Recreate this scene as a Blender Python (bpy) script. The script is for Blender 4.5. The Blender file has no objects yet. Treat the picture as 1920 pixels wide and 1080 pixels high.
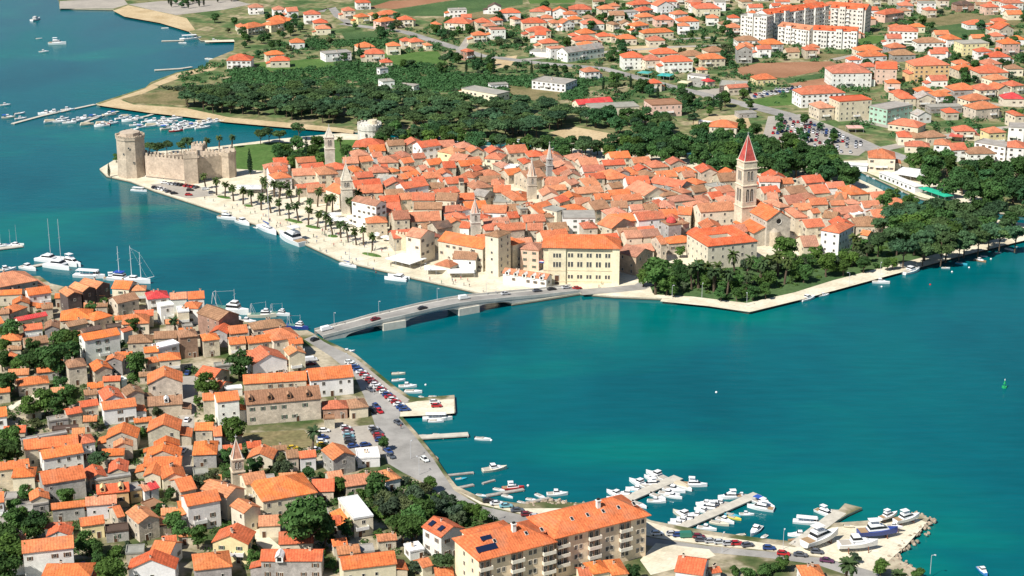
import bpy, bmesh, math, random
import numpy as np
from mathutils import Vector, Matrix
from mathutils.geometry import tessellate_polygon

for _c in (bpy.data.objects, bpy.data.meshes, bpy.data.materials, bpy.data.cameras, bpy.data.lights):
    for _o in list(_c):
        _c.remove(_o)
SC = bpy.context.scene
COL = SC.collection
R = math.radians
random.seed(11)

# ---------------------------------------------------------------- camera
CAM_H, PITCH, FPX = 245.0, 18.0, 3260.0
cam = bpy.data.cameras.new("camera")
cam.sensor_width = 36.0
cam.lens = FPX / 1920 * 36.0
cam.clip_start, cam.clip_end = 5.0, 30000.0
camo = bpy.data.objects.new("camera", cam)
COL.objects.link(camo)
camo.location = (0, 0, CAM_H)
camo.rotation_euler = (R(90 - PITCH), 0, 0)
SC.camera = camo

# ---------------------------------------------------------------- daylight
SUN_EL = 48.0
SUN_AZ = (-0.71, -0.70)                     # ground direction towards the sun
w = bpy.data.worlds.new("World")
SC.world = w
w.use_nodes = True
_n = w.node_tree.nodes
_bg = _n["Background"]
_sky = _n.new("ShaderNodeTexSky")
_sky.sky_type = 'NISHITA'
_sky.sun_disc = False
_sky.sun_elevation = R(SUN_EL)
_sky.sun_rotation = math.atan2(SUN_AZ[0], SUN_AZ[1])
_sky.air_density, _sky.dust_density, _sky.ozone_density = 1.0, 0.3, 2.5
w.node_tree.links.new(_sky.outputs[0], _bg.inputs[0])
_bg.inputs[1].default_value = 0.068
sl = bpy.data.lights.new("sun", 'SUN')
sl.energy = 5.0
sl.angle = R(0.5)
sl.color = (1.0, 0.955, 0.88)
so = bpy.data.objects.new("sun", sl)
COL.objects.link(so)
_d = Vector((SUN_AZ[0], SUN_AZ[1], math.tan(R(SUN_EL)) * math.hypot(*SUN_AZ))).normalized()
so.rotation_euler = _d.to_track_quat('Z', 'Y').to_euler()
so.location = (-300, 200, 700)
vs = SC.view_settings
vs.view_transform, vs.look, vs.gamma, vs.exposure = 'Standard', 'None', 1.0, 0.36
vs.use_curve_mapping = False
SC.cycles.max_bounces = 5
SC.cycles.diffuse_bounces = 2
SC.cycles.glossy_bounces = 2
SC.cycles.use_denoising = True

# ---------------------------------------------------------------- survey: image point -> place on the level z
_cp, _sp = math.cos(R(PITCH)), math.sin(R(PITCH))
def P(px, py, z=0.0):
    dx, dy = (px - 960) / FPX, -(py - 540) / FPX
    d = Vector((dx, _cp + dy * _sp, -_sp + dy * _cp))
    t = (z - CAM_H) / d.z
    return Vector((d.x * t, d.y * t, z))
def PX(p):
    """place -> image point"""
    x, y, z = p[0], p[1], p[2] - CAM_H
    f = y * _cp - z * _sp
    u = y * _sp + z * _cp
    return 960 + FPX * x / f, 540 - FPX * u / f
# ---------------------------------------------------------------- materials
MATS = {}
def mat(name, color=None, rough=0.8, spec=0.3, obj_color=False, noise=(), bump=None, vary=0.0, metal=0.0, detail=3):
    """obj_color: take the base colour from the object; noise: list of (scale, amount) brightness mottling; vary: per-object value shift"""
    if name in MATS:
        return MATS[name]
    m = bpy.data.materials.new(name); m.use_nodes = True
    nt = m.node_tree; N = nt.nodes; L = nt.links
    b = N["Principled BSDF"]
    b.inputs["Roughness"].default_value = rough
    b.inputs["Specular IOR Level"].default_value = spec
    b.inputs["Metallic"].default_value = metal
    tc = N.new("ShaderNodeTexCoord")
    if obj_color or vary:
        oi = N.new("ShaderNodeObjectInfo")
    if obj_color:
        cur = oi.outputs["Color"]
    else:
        rgb = N.new("ShaderNodeRGB"); rgb.outputs[0].default_value = (*color, 1); cur = rgb.outputs[0]
    for sc_, amt in noise:
        nz = N.new("ShaderNodeTexNoise"); nz.inputs["Scale"].default_value = sc_; nz.inputs["Detail"].default_value = detail
        L.new(tc.outputs["Object"], nz.inputs["Vector"])
        mr = N.new("ShaderNodeMapRange")
        mr.inputs["From Min"].default_value, mr.inputs["From Max"].default_value = 0.3, 0.7
        mr.inputs["To Min"].default_value, mr.inputs["To Max"].default_value = 1 - amt, 1 + amt
        L.new(nz.outputs["Fac"], mr.inputs["Value"])
        vm = N.new("ShaderNodeVectorMath"); vm.operation = 'SCALE'
        L.new(cur, vm.inputs[0]); L.new(mr.outputs[0], vm.inputs["Scale"]); cur = vm.outputs[0]
    if vary:
        mr = N.new("ShaderNodeMapRange"); mr.inputs["To Min"].default_value, mr.inputs["To Max"].default_value = 1 - vary, 1 + vary
        L.new(oi.outputs["Random"], mr.inputs["Value"])
        vm = N.new("ShaderNodeVectorMath"); vm.operation = 'SCALE'
        L.new(cur, vm.inputs[0]); L.new(mr.outputs[0], vm.inputs["Scale"]); cur = vm.outputs[0]
    L.new(cur, b.inputs["Base Color"])
    if bump:
        nz = N.new("ShaderNodeTexNoise"); nz.inputs["Scale"].default_value = bump[0]; nz.inputs["Detail"].default_value = 2
        L.new(tc.outputs["Object"], nz.inputs["Vector"])
        bp = N.new("ShaderNodeBump"); bp.inputs["Strength"].default_value = bump[1]; bp.inputs["Distance"].default_value = bump[2]
        L.new(nz.outputs["Fac"], bp.inputs["Height"]); L.new(bp.outputs[0], b.inputs["Normal"])
    MATS[name] = m
    return m

def ground_mat(name, stops, scale, rough=0.95, fine=0.12, fine_scale=0.6, detail=6):
    """patches of several ground colours by noise (real colours of the soil, grass, paving)"""
    m = bpy.data.materials.new(name); m.use_nodes = True
    nt = m.node_tree; N = nt.nodes; L = nt.links
    b = N["Principled BSDF"]; b.inputs["Roughness"].default_value = rough; b.inputs["Specular IOR Level"].default_value = 0.15
    geo = N.new("ShaderNodeNewGeometry")
    nz = N.new("ShaderNodeTexNoise"); nz.inputs["Scale"].default_value = scale; nz.inputs["Detail"].default_value = detail
    L.new(geo.outputs["Position"], nz.inputs["Vector"])
    cr = N.new("ShaderNodeValToRGB"); el = cr.color_ramp.elements
    el[0].position, el[0].color = stops[0][0], (*stops[0][1], 1)
    el[1].position, el[1].color = stops[-1][0], (*stops[-1][1], 1)
    for pos, c in stops[1:-1]:
        e = el.new(pos); e.color = (*c, 1)
    L.new(nz.outputs["Fac"], cr.inputs["Fac"])
    n2 = N.new("ShaderNodeTexNoise"); n2.inputs["Scale"].default_value = fine_scale; n2.inputs["Detail"].default_value = 4
    L.new(geo.outputs["Position"], n2.inputs["Vector"])
    mr = N.new("ShaderNodeMapRange"); mr.inputs["From Min"].default_value, mr.inputs["From Max"].default_value = 0.3, 0.7
    mr.inputs["To Min"].default_value, mr.inputs["To Max"].default_value = 1 - fine, 1 + fine
    L.new(n2.outputs["Fac"], mr.inputs["Value"])
    vm = N.new("ShaderNodeVectorMath"); vm.operation = 'SCALE'
    L.new(cr.outputs[0], vm.inputs[0]); L.new(mr.outputs[0], vm.inputs["Scale"])
    L.new(vm.outputs[0], b.inputs["Base Color"])
    return m

def roof_mat():
    """clay tiles: courses and weathering from the tile itself, colour from the object"""
    m = mat("clay_roof", None, 0.85, 0.2, obj_color=True, noise=((0.35, .2), (1.3, .2), (4.0, .22)), vary=.10, bump=(3.0, .5, .08))
    nt = m.node_tree; N = nt.nodes; L = nt.links
    b = N["Principled BSDF"]; src = b.inputs["Base Color"].links[0].from_socket
    tc = [n for n in N if n.type == 'TEX_COORD'][0]
    nz = N.new("ShaderNodeTexNoise"); nz.inputs["Scale"].default_value = .22; nz.inputs["Detail"].default_value = 5
    L.new(tc.outputs["Object"], nz.inputs["Vector"])
    mr = N.new("ShaderNodeMapRange"); mr.inputs["From Min"].default_value, mr.inputs["From Max"].default_value = .5, .75
    mr.inputs["To Min"].default_value, mr.inputs["To Max"].default_value = 0, .55
    L.new(nz.outputs["Fac"], mr.inputs["Value"])
    mx = N.new("ShaderNodeMix"); mx.data_type = 'RGBA'
    L.new(mr.outputs[0], mx.inputs["Factor"]); L.new(src, mx.inputs["A"])
    mx.inputs["B"].default_value = (.42, .22, .13, 1)
    # rows of barrel tiles running down the slope
    wv = N.new("ShaderNodeTexWave"); wv.inputs["Scale"].default_value = .36; wv.inputs["Distortion"].default_value = 2.5; wv.inputs["Detail"].default_value = 2; wv.inputs["Detail Scale"].default_value = 2
    L.new(tc.outputs["Object"], wv.inputs["Vector"])
    mw = N.new("ShaderNodeMapRange"); mw.inputs["To Min"].default_value, mw.inputs["To Max"].default_value = .84, 1.10; L.new(wv.outputs["Fac"], mw.inputs["Value"])
    vm = N.new("ShaderNodeVectorMath"); vm.operation = 'SCALE'; L.new(mx.outputs["Result"], vm.inputs[0]); L.new(mw.outputs[0], vm.inputs["Scale"])
    L.new(vm.outputs[0], b.inputs["Base Color"])
    return m

M_ROOF = roof_mat()
M_WALL = mat("wall_render", None, 0.9, 0.15, obj_color=True, noise=((.25, .10), (1.6, .09)), vary=.08)
M_STONE = mat("rough_stone", None, 0.92, 0.15, obj_color=True, noise=((.18, .2), (.9, .16), (4.0, .16)), vary=.07, bump=(2.5, .5, .1))
M_FLAT = mat("flat_roof", None, 0.9, 0.15, obj_color=True, noise=((.3, .15), (2., .1)))
M_FRAME = mat("window_frame", (.62, .58, .5), 0.7)
M_GLASS = mat("window_glass", (.018, .02, .024), 0.12, 0.5)
M_SHUT = mat("shutter_green", (.05, .11, .07), 0.7)
M_SHUTB = mat("shutter_brown", (.14, .075, .04), 0.7)
M_WOOD = mat("door_wood", (.12, .06, .035), 0.7)
M_PAINT = mat("painted_surface", None, 0.35, 0.5, obj_color=True)
M_CARP = mat("car_paint", None, 0.28, 0.5, obj_color=True)
M_TYRE = mat("tyre_rubber", (.02, .02, .02), 0.8)
M_WHITE = mat("white_gelcoat", (.80, .80, .79), 0.3, 0.5)
M_CONC = mat("concrete", (.50, .48, .43), 0.9, noise=((.3, .12), (2., .1)))
M_ASPH = mat("asphalt", (.30, .285, .26), 0.9, noise=((.05, .2), (.25, .14), (3., .08)))
M_METAL = mat("painted_metal", (.55, .56, .57), 0.4)
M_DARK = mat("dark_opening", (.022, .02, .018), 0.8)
M_BARK = mat("bark", (.11, .08, .055), 0.9, noise=((3., .25),))
M_SOLAR = mat("solar_panel", (.012, .02, .05), 0.15, 0.6)

def leaf_mat(name, c, vary):
    m = mat(name, c, 0.75, 0.2, noise=((.9, .3), (2.6, .25)), vary=vary)
    nt = m.node_tree; N = nt.nodes; L = nt.links
    b = N["Principled BSDF"]; out = [n for n in N if n.type == 'OUTPUT_MATERIAL'][0]
    tr = N.new("ShaderNodeBsdfTranslucent"); mx = N.new("ShaderNodeMixShader"); mx.inputs[0].default_value = .3
    # tree to tree change of hue, from blue green to yellow green
    oi = [n for n in N if n.type == 'OBJECT_INFO'][0]; src = b.inputs["Base Color"].links[0].from_socket
    mu = N.new("ShaderNodeMath"); mu.operation = 'MULTIPLY'; mu.inputs[1].default_value = 7.31; fr = N.new("ShaderNodeMath"); fr.operation = 'FRACT'
    L.new(oi.outputs["Random"], mu.inputs[0]); L.new(mu.outputs[0], fr.inputs[0])
    cm = N.new("ShaderNodeMix"); cm.data_type = 'RGBA'; cm.inputs["A"].default_value = (.78, 1.0, 1.15, 1); cm.inputs["B"].default_value = (1.16, 1.10, .82, 1); L.new(fr.outputs[0], cm.inputs["Factor"])
    ml = N.new("ShaderNodeMix"); ml.data_type = 'RGBA'; ml.blend_type = 'MULTIPLY'; ml.inputs["Factor"].default_value = 1; L.new(src, ml.inputs["A"]); L.new(cm.outputs["Result"], ml.inputs["B"])
    L.new(ml.outputs["Result"], b.inputs["Base Color"])
    L.new(b.inputs["Base Color"].links[0].from_socket, tr.inputs[0])
    L.new(b.outputs[0], mx.inputs[1]); L.new(tr.outputs[0], mx.inputs[2]); L.new(mx.outputs[0], out.inputs[0])
    return m
M_LEAF = leaf_mat("broad_leaf", (.082, .155, .040), .38)
M_PINE = leaf_mat("pine_needle", (.082, .142, .060), .3)
M_OAK = leaf_mat("oak_leaf", (.064, .140, .048), .32)
M_CYP = leaf_mat("cypress_leaf", (.022, .05, .02), .2)
M_PALM = leaf_mat("palm_leaf", (.07, .10, .035), .25)
M_OLIVE = leaf_mat("olive_leaf", (.09, .115, .06), .25)

# ---------------------------------------------------------------- mesh building
class MB:
    def __init__(s): s.v, s.f, s.m = [], [], []
    def quad(s, *p, m=0):
        i = len(s.v); s.v += [tuple(q) for q in p]; s.f.append(tuple(range(i, i + len(p)))); s.m.append(m)
    def box(s, x0, y0, z0, x1, y1, z1, m=0, bottom=True):
        i = len(s.v)
        s.v += [(x0, y0, z0), (x1, y0, z0), (x1, y1, z0), (x0, y1, z0), (x0, y0, z1), (x1, y0, z1), (x1, y1, z1), (x0, y1, z1)]
        fs = [(4, 5, 6, 7), (0, 1, 5, 4), (1, 2, 6, 5), (2, 3, 7, 6), (3, 0, 4, 7)] + ([(3, 2, 1, 0)] if bottom else [])
        s.f += [tuple(i + k for k in f) for f in fs]; s.m += [m] * len(fs)
    def prism(s, ring, z0, z1, m=0, mtop=None, scale=1.0, c=(0, 0), bottom=False):
        """ring of (x,y); the top ring scaled about c"""
        n = len(ring); i = len(s.v)
        s.v += [(x, y, z0) for x, y in ring] + [(c[0] + (x - c[0]) * scale, c[1] + (y - c[1]) * scale, z1) for x, y in ring]
        for k in range(n):
            s.f.append((i + k, i + (k + 1) % n, i + n + (k + 1) % n, i + n + k)); s.m.append(m)
        if scale > 0.001:
            s.f.append(tuple(i + n + k for k in range(n))); s.m.append(m if mtop is None else mtop)
        if bottom:
            s.f.append(tuple(i + k for k in reversed(range(n)))); s.m.append(m)
    def tube(s, p0, p1, r0, r1, n=6, m=0):
        p0, p1 = Vector(p0), Vector(p1); d = (p1 - p0).normalized()
        a = d.orthogonal().normalized(); b = d.cross(a); i = len(s.v)
        for p, r in ((p0, r0), (p1, r1)):
            for k in range(n):
                t = 2 * math.pi * k / n
                s.v.append(tuple(p + a * (r * math.cos(t)) + b * (r * math.sin(t))))
        for k in range(n):
            s.f.append((i + k, i + (k + 1) % n, i + n + (k + 1) % n, i + n + k)); s.m.append(m)
        s.f.append(tuple(i + n + k for k in range(n))); s.m.append(m)
    def mesh(s, name, mats, smooth=False):
        me = bpy.data.meshes.new(name)
        me.from_pydata(s.v, [], s.f)
        for x in mats: me.materials.append(x)
        if len(mats) > 1: me.polygons.foreach_set("material_index", s.m)
        if smooth: me.polygons.foreach_set("use_smooth", [True] * len(me.polygons))
        me.update()
        return me

def link(name, data, parent=None, loc=(0, 0, 0), rz=0.0, color=None, scale=None):
    o = bpy.data.objects.new(name, data)
    COL.objects.link(o)
    o.location = loc
    if rz: o.rotation_euler = (0, 0, rz)
    if scale is not None: o.scale = scale if hasattr(scale, "__len__") else (scale,) * 3
    if color: o.color = (*color, 1)
    if parent is not None: o.parent = parent
    return o

THINGS = []          # (object, description, category, group, world position, kind of place phrase)
def thing(o, desc, cat, group=None, pos=None, label=None):
    o["category"] = cat
    if group: o["group"] = group
    THINGS.append([o, desc, pos if pos is not None else tuple(o.location), label])
    return o
def structure(o, label=None):
    o["kind"] = "structure"
    if label: o["label"] = label
    return o

def jit(c, a=.06):
    k = 1 + random.uniform(-a, a)
    return tuple(max(0, min(.95, x * k * (1 + random.uniform(-a, a) * .3))) for x in c)

Z0 = 1.2             # quay and street level above the sea
AVOID = []           # fields, roads and lots kept clear
FOOT = []            # building footprints (cx, cy, ux, uy, half length, half depth)
def hits(x, y, pad=0.0):
    for cx, cy, ux, uy, a, b in FOOT:
        dx, dy = x - cx, y - cy
        if abs(dx * ux + dy * uy) < a + pad and abs(-dx * uy + dy * ux) < b + pad:
            return True
    return False
def inside(x, y, poly):
    c = False; j = len(poly) - 1
    for i in range(len(poly)):
        xi, yi = poly[i][0], poly[i][1]; xj, yj = poly[j][0], poly[j][1]
        if (yi > y) != (yj > y) and x < (xj - xi) * (y - yi) / (yj - yi + 1e-12) + xi: c = not c
        j = i
    return c
# ---------------------------------------------------------------- house survey
# each row: eave line seen from the water side (two image points read off the survey photograph, enlarged), depth m, eave height m, code
# code = roof form (g ridge along front, G gable to front, h hipped, f flat) + wall + roof colour ; '@' sets the survey sheet
FORE = """
@0 864 5
205 875 695 820 9 8.5 gwo
380 1100 850 1090 9 5 hwo
1190 1030 1650 1020 7 5 Gwr
1390 880 1590 903 10 5 gwo
1295 597 1505 540 10 6.5 Gst
755 622 985 590 6.5 4.8 gyo
480 465 800 430 5 4.5 ggo
800 430 1095 405 7 5 gwp
905 320 1215 290 7.5 5.5 gar
1215 290 1340 265 6 4.5 fax
400 230 810 165 11 7 ggo
280 385 470 360 7 4 Gso
190 445 465 400 4 3.2 fgx
105 165 330 150 8 5 hco
-40 100 280 60 7 4 gco
-60 400 40 390 8 7 gwo
430 715 670 705 6 4 Gwr
410 640 660 635 4.5 4 hwr
830 180 1010 150 9 4 Gsr
1010 120 1200 108 9 4 Gsr
880 192 1235 142 3 4 fsx
1100 540 1175 522 9 5 gso
1340 150 1510 148 9 4.5 Gco
1520 182 1750 152 9 4.5 Gco
1690 300 1850 265 11 4 gso
1340 60 1700 50 8 5 gso
1755 435 2075 375 9 9 gwo
1350 295 1415 278 6 4 gwp
1418 280 1500 255 6 4 gwR
1410 450 1540 402 6 2 fsb
985 682 1215 655 6 3.5 fgd
@384 864 5
-100 1035 260 995 11 5.5 hgo
60 770 410 790 9 6.5 Gyr
500 620 715 610 8 4 gcp
690 790 1020 775 9 4 gcr
515 945 1100 945 8 6 ggr
1290 1030 1805 970 9 5.5 gco
540 390 1060 300 17 6.8 hco
380 232 590 197 9 7 gct
1000 296 1215 290 10 3.6 gsr
1320 250 1690 197 9 3.6 gsp
1692 200 1845 165 9 3.8 hwt
1390 555 1590 520 17 6.5 fcw
1170 200 1310 180 8 3.5 gsp
@0 648 5
345 262 558 240 6 3.5 ggo
635 215 820 190 9 7.5 hsb
165 385 465 350 8 4.2 hso
880 250 1060 220 9 5.5 Gso
985 150 1150 148 6 6 Ggo
970 525 1170 495 11 5 Gwr
960 340 1130 332 5 3.5 gsr
1135 335 1200 318 5 3 fww
1180 480 1360 450 8 6.5 Gsb
755 585 930 560 6 5.5 gsr
625 655 775 630 6 4.5 gsr
450 720 650 690 5 3 fgx
480 800 740 780 4 1.6 fgd
965 610 1285 570 8 6 gwo
1378 368 1715 345 11 7 Gso
1385 575 1715 550 9 4.5 gsb
1375 812 1690 800 10 6 Gso
985 880 1290 870 9 4.5 Gso
1060 960 1250 945 5 5 Gst
225 985 740 930 9 6.5 gco
400 1072 790 1005 8 6 gwo
738 932 900 905 8 6 hwr
195 900 640 822 3 6 fsx
950 1040 1165 1030 6 4.5 gso
1360 1060 1690 1050 8 4 Gso
1440 960 1690 940 5 5 Gso
-60 680 70 665 9 5 gwo
1350 72 1490 60 6 6 gco
1390 172 1490 155 6 5 gco
1490 148 1700 130 8 6 hco
60 140 200 100 8 4 hso
@384 648 5
80 322 240 240 9 4.5 Gsr
140 415 260 352 5 3 Gsr
190 420 360 402 4 3 fww
445 188 780 135 12 6 Gwr
785 97 950 75 8 8 Gct
360 365 960 327 9 6.5 gso
985 335 1400 295 12 7 gwo
110 537 330 512 9 10 gwo
-20 522 108 512 7 8 gso
385 562 1095 502 13 8 gsb
1100 602 1345 590 8 4 hbr
1355 597 1540 577 9 4 hcb
-100 800 75 796 7 6 gso
80 857 165 850 9 5.5 gwo
-120 1032 115 1022 12 5 hgo
390 1062 640 1070 8 3.5 Gco
770 1062 888 1050 7 5 gsb
890 1062 1050 1046 6 5 gwr
1200 1080 1420 1032 10 6 Ggo
1425 1065 1650 1050 9 3.5 fww
1110 692 1225 686 4 4 fsb
@0 432 5
-80 552 360 472 17 6 hgp
265 617 485 587 9 6.5 gwo
110 702 280 690 7 4.5 Gso
95 782 265 722 8 4.5 hso
-20 612 205 600 6 5 gco
630 627 772 600 10 8 Gdt
775 582 905 547 11 8.5 Gdt
905 552 1040 505 12 8.5 Gdt
1040 547 1210 557 10 7 gco
1215 572 1370 565 7 6 hct
1100 692 1310 645 9 6 gsb
1380 652 1590 632 10 6 hwR
1592 652 1755 642 8 6 gwp
1760 650 1920 640 9 6 gwo
1700 732 1860 736 8 7 hwo
1500 722 1640 700 6 8 fww
1660 772 1780 762 8 7 fcw
560 852 870 832 13 5 hco
880 852 1060 802 9 5 hso
1140 887 1400 872 12 5 hco
1250 812 1440 802 7 5 gsr
170 857 450 802 5 4 gcR
225 947 405 925 7 5.5 gwr
410 932 560 922 9 5.5 Ggb
640 912 830 872 6 5 gsb
390 742 500 732 6 5 gsb
780 967 960 927 5 6 gsd
990 922 1145 907 5 7 fgd
790 1042 1130 980 8 10 gwo
0 1042 200 1032 8 4 hso
-50 892 45 872 8 5 gwo
-30 792 90 782 6 5 gsb
1190 1062 1430 1052 9 6 hsb
1440 1022 1660 1012 8 7 gsb
1680 1012 1860 992 9 9 hbb
1480 1112 1690 1062 6 7 fww
230 1082 460 1052 8 4 gsb
480 1002 770 982 5 5 gsb
1155 962 1250 935 5 5 gwr
@384 432 5
130 852 330 792 15 9 Gbb
-20 1042 145 1022 8 7 hso
40 962 212 972 8 6 Ggr
230 977 410 960 9 6.5 gso
230 1077 390 1062 8 6 gco
405 1067 632 1042 8 6 gco
640 1042 900 1002 13 7 hco
790 1075 925 1062 6 6 gco
450 937 770 897 9 7 hcb
@768 864 5
295 727 530 642 10 8 Gwr
120 1012 225 982 6 3 gco
240 1092 420 1082 6 3 hwo
0 862 150 832 6 3 fww
1720 1072 1890 1042 8 5 hco
1895 1080 2060 1062 10 5 hco
1590 1092 1715 1082 6 4 gcr
@1152 864 5
560 1042 830 1080 11 5 gwr
915 1062 1010 1047 4 3 gwr
1760 1100 1980 1092 8 4 hwo
"""
TOWN = """
@480 216 6.6667
220 622 435 612 10 5 gwr
230 802 455 778 10 7 hwo
460 762 775 746 10 7 gso
590 692 870 665 9 6 gsr
780 752 1035 732 13 9 hst
520 922 810 892 6 5 gsr
860 927 1040 992 10 8 gco
1200 402 1600 406 14 6 hwr
1310 592 1470 572 8 6 gso
1250 792 1475 772 8 7 gsr
1210 715 1350 702 11 6 hso
1460 532 1590 522 8 6 gwr
1100 612 1290 602 10 6 gsp
1720 712 1812 692 7 5 hso
1480 692 1660 682 8 5 gsr
1240 912 1580 882 10 7 gsr
1500 822 1740 832 9 6 gsx
1750 822 1920 792 8 6 gso
1700 572 1830 545 8 5 gsp
@480 350 6.6667
1500 248 1640 205 15 12.5 Gwo
@700 250 6.6667
600 187 850 152 10 8 gwr
795 227 1010 265 10 7.5 hyt
1130 362 1265 302 9 5 Ggp
1380 317 1600 332 11 6 hcp
1220 382 1375 362 9 5 gsr
1600 442 1770 422 11 5 hsp
1772 442 1840 400 6 6 fww
380 382 520 362 8 6.5 gso
240 492 340 472 7 5 hso
700 402 880 382 9 6 gco
440 552 600 522 7 6 gso
120 642 265 606 8 5 gsx
270 592 430 572 7 6 gso
500 612 660 592 7 6 gsr
360 302 500 286 11 6 hsr
505 322 660 310 8 6 gsr
390 702 700 652 9 8 gwr
705 692 890 690 8 6 gsb
820 532 1000 522 9 6 Gwo
880 442 1040 432 10 6 gsr
700 502 800 490 7 6 gsr
600 472 700 460 8 5 gsp
1060 542 1260 562 11 6 hso
1270 482 1380 452 7 5 gsr
1400 542 1600 522 10 5 hso
1690 532 1880 502 9 5 gso
1150 652 1245 690 9 6 gct
1250 702 1500 672 11 7 hso
1070 602 1140 600 5 10 fcd
800 782 1090 732 8 8 gsr
480 842 765 842 10 8 gsr
770 837 1040 847 10 9 gcb
1220 772 1390 802 9 6 gsx
1500 742 1720 742 10 6 gso
1490 862 1735 868 12 5 fsx
1740 842 1920 842 15 7 hso
1470 652 1640 652 10 7 hso
500 952 860 952 9 8 gcb
@700 370 6.6667
470 312 850 292 12 7 gso
880 192 1110 172 8 6 gwr
1112 172 1220 152 9 6 hwr
1340 192 1660 202 10 7 gwo
1690 267 1830 257 8 6 gsr
1665 182 1820 172 9 7 gsb
1830 132 1905 160 8 8 Gsb
1390 352 1720 322 8 6 gcp
255 285 465 272 11 10 gsr
590 520 780 445 8 13 Gct
800 547 1370 655 12 11 gco
1385 474 1565 508 9.5 19 hcb
985 772 1285 787 9 6.5 gwb
760 842 960 882 8 4 hco
620 402 790 382 7 6 gcb
795 407 1000 372 9 8 gsd
1070 382 1200 392 8 6 gwr
905 452 1000 442 6 5 gsr
1740 602 1905 562 12 12 hso
1580 432 1900 402 9 9 gso
@768 432 5
1030 177 1215 192 9 10 hkp
865 402 1285 462 6 4.8 gwo
@1152 432 5
205 257 370 203 10 9 Gto
235 332 320 285 5 4 Gtr
110 77 270 67 9 9 gcp
272 67 440 52 9 9 gcp
@960 270 6.6667
190 442 430 402 12 7 gst
150 262 290 252 12 6 hsr
292 302 425 272 9 6 gsb
560 322 800 312 15 6 hso
550 392 740 362 10 5 gsr
420 542 720 532 14 6 gso
430 592 690 572 7 6 gst
740 522 850 490 8 8 gsp
930 542 1110 512 12 6 gst
1200 452 1480 422 15 6 hso
1490 392 1625 382 14 6 hso
1320 372 1480 362 6 7 Ggo
1640 422 1830 402 11 6 hsb
1410 557 1650 655 14 7 gct
1250 562 1400 542 8 6 gsb
800 632 1150 602 9 6 gst
800 762 1000 752 9 7 gso
1040 702 1275 692 8 7 gso
1280 722 1640 692 8 7 gso
1030 832 1235 802 12 7 gsb
1240 802 1450 800 9 7 gsb
1490 832 1650 822 7 7 gwp
1660 842 1835 822 9 6 gsb
1840 792 1930 762 9 6 gsr
380 652 590 642 10 7 Gco
350 882 570 822 13 7 gso
420 922 560 912 7 6 hsb
100 822 205 812 6 9 fsx
210 812 300 802 8 8 gsr
0 932 98 922 8 6 gsr
0 832 90 832 8 7 gsb
560 852 690 815 9 9 fcx
630 932 1050 932 13 9 fwx
890 1062 1080 1052 9 7 hsr
1060 1002 1245 1062 14 8 gso
1250 1062 1490 1052 8 6 gso
1250 982 1575 962 10 8 gso
1580 962 1920 932 10 9 gwr
0 1082 170 1082 9 6 gso
190 1082 390 1082 9 6 gso
600 742 730 702 8 7 gsr
20 712 200 692 15 7 hso
@1140 300 6.6667
905 357 1060 302 18 6 Ggr
1110 312 1240 282 10 6 hso
950 222 1100 212 9 6 gsp
590 382 740 402 6 6 Ggx
540 482 690 502 5 5 fww
680 462 880 432 11 6 hsb
930 422 1060 402 10 7 hso
1080 412 1250 392 9 6 gsb
1100 532 1280 532 11 6 hso
1300 492 1460 472 9 6 gsr
1340 352 1500 322 8 6 fsx
1400 422 1590 392 9 6 gso
650 602 850 602 11 7 hsp
860 682 1040 692 10 8 gso
40 852 280 852 7 6 gso
660 1062 745 1052 10 9 gso
460 642 640 632 8 6 gsb
1155 657 1600 628 11 11 gct
755 822 930 802 8 11 fgb
935 812 1030 792 8 9 hsb
@1380 300 6.6667
1055 880 1295 922 15 11 hwo
840 1092 1045 1086 13 6 gco
735 727 910 717 15 9 hco
860 512 1060 502 12 6 hso
960 672 1060 662 6 6 gco
350 422 560 402 9 7 gsr
290 277 560 277 8 8 gwr
565 302 730 297 8 6 gso
210 322 300 302 7 6 gsr
400 532 540 532 13 7 gsp
545 602 680 582 13 7 hsp
680 432 900 402 10 6 gsb
1080 472 1290 542 13 5 hsb
1230 482 1380 492 9 6 gso
1430 442 1670 422 14 8 hco
1600 602 1820 592 9 5 gwo
1260 692 1600 642 9 5 gsr
1490 692 1600 672 5 5 fcw
1370 742 1480 742 6 4 Gcr
880 852 1120 832 10 6 gsr
1500 832 1860 832 13 5 hsb
1070 722 1250 742 9 6 gsb
1540 932 1650 952 6 5 gso
"""
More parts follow.
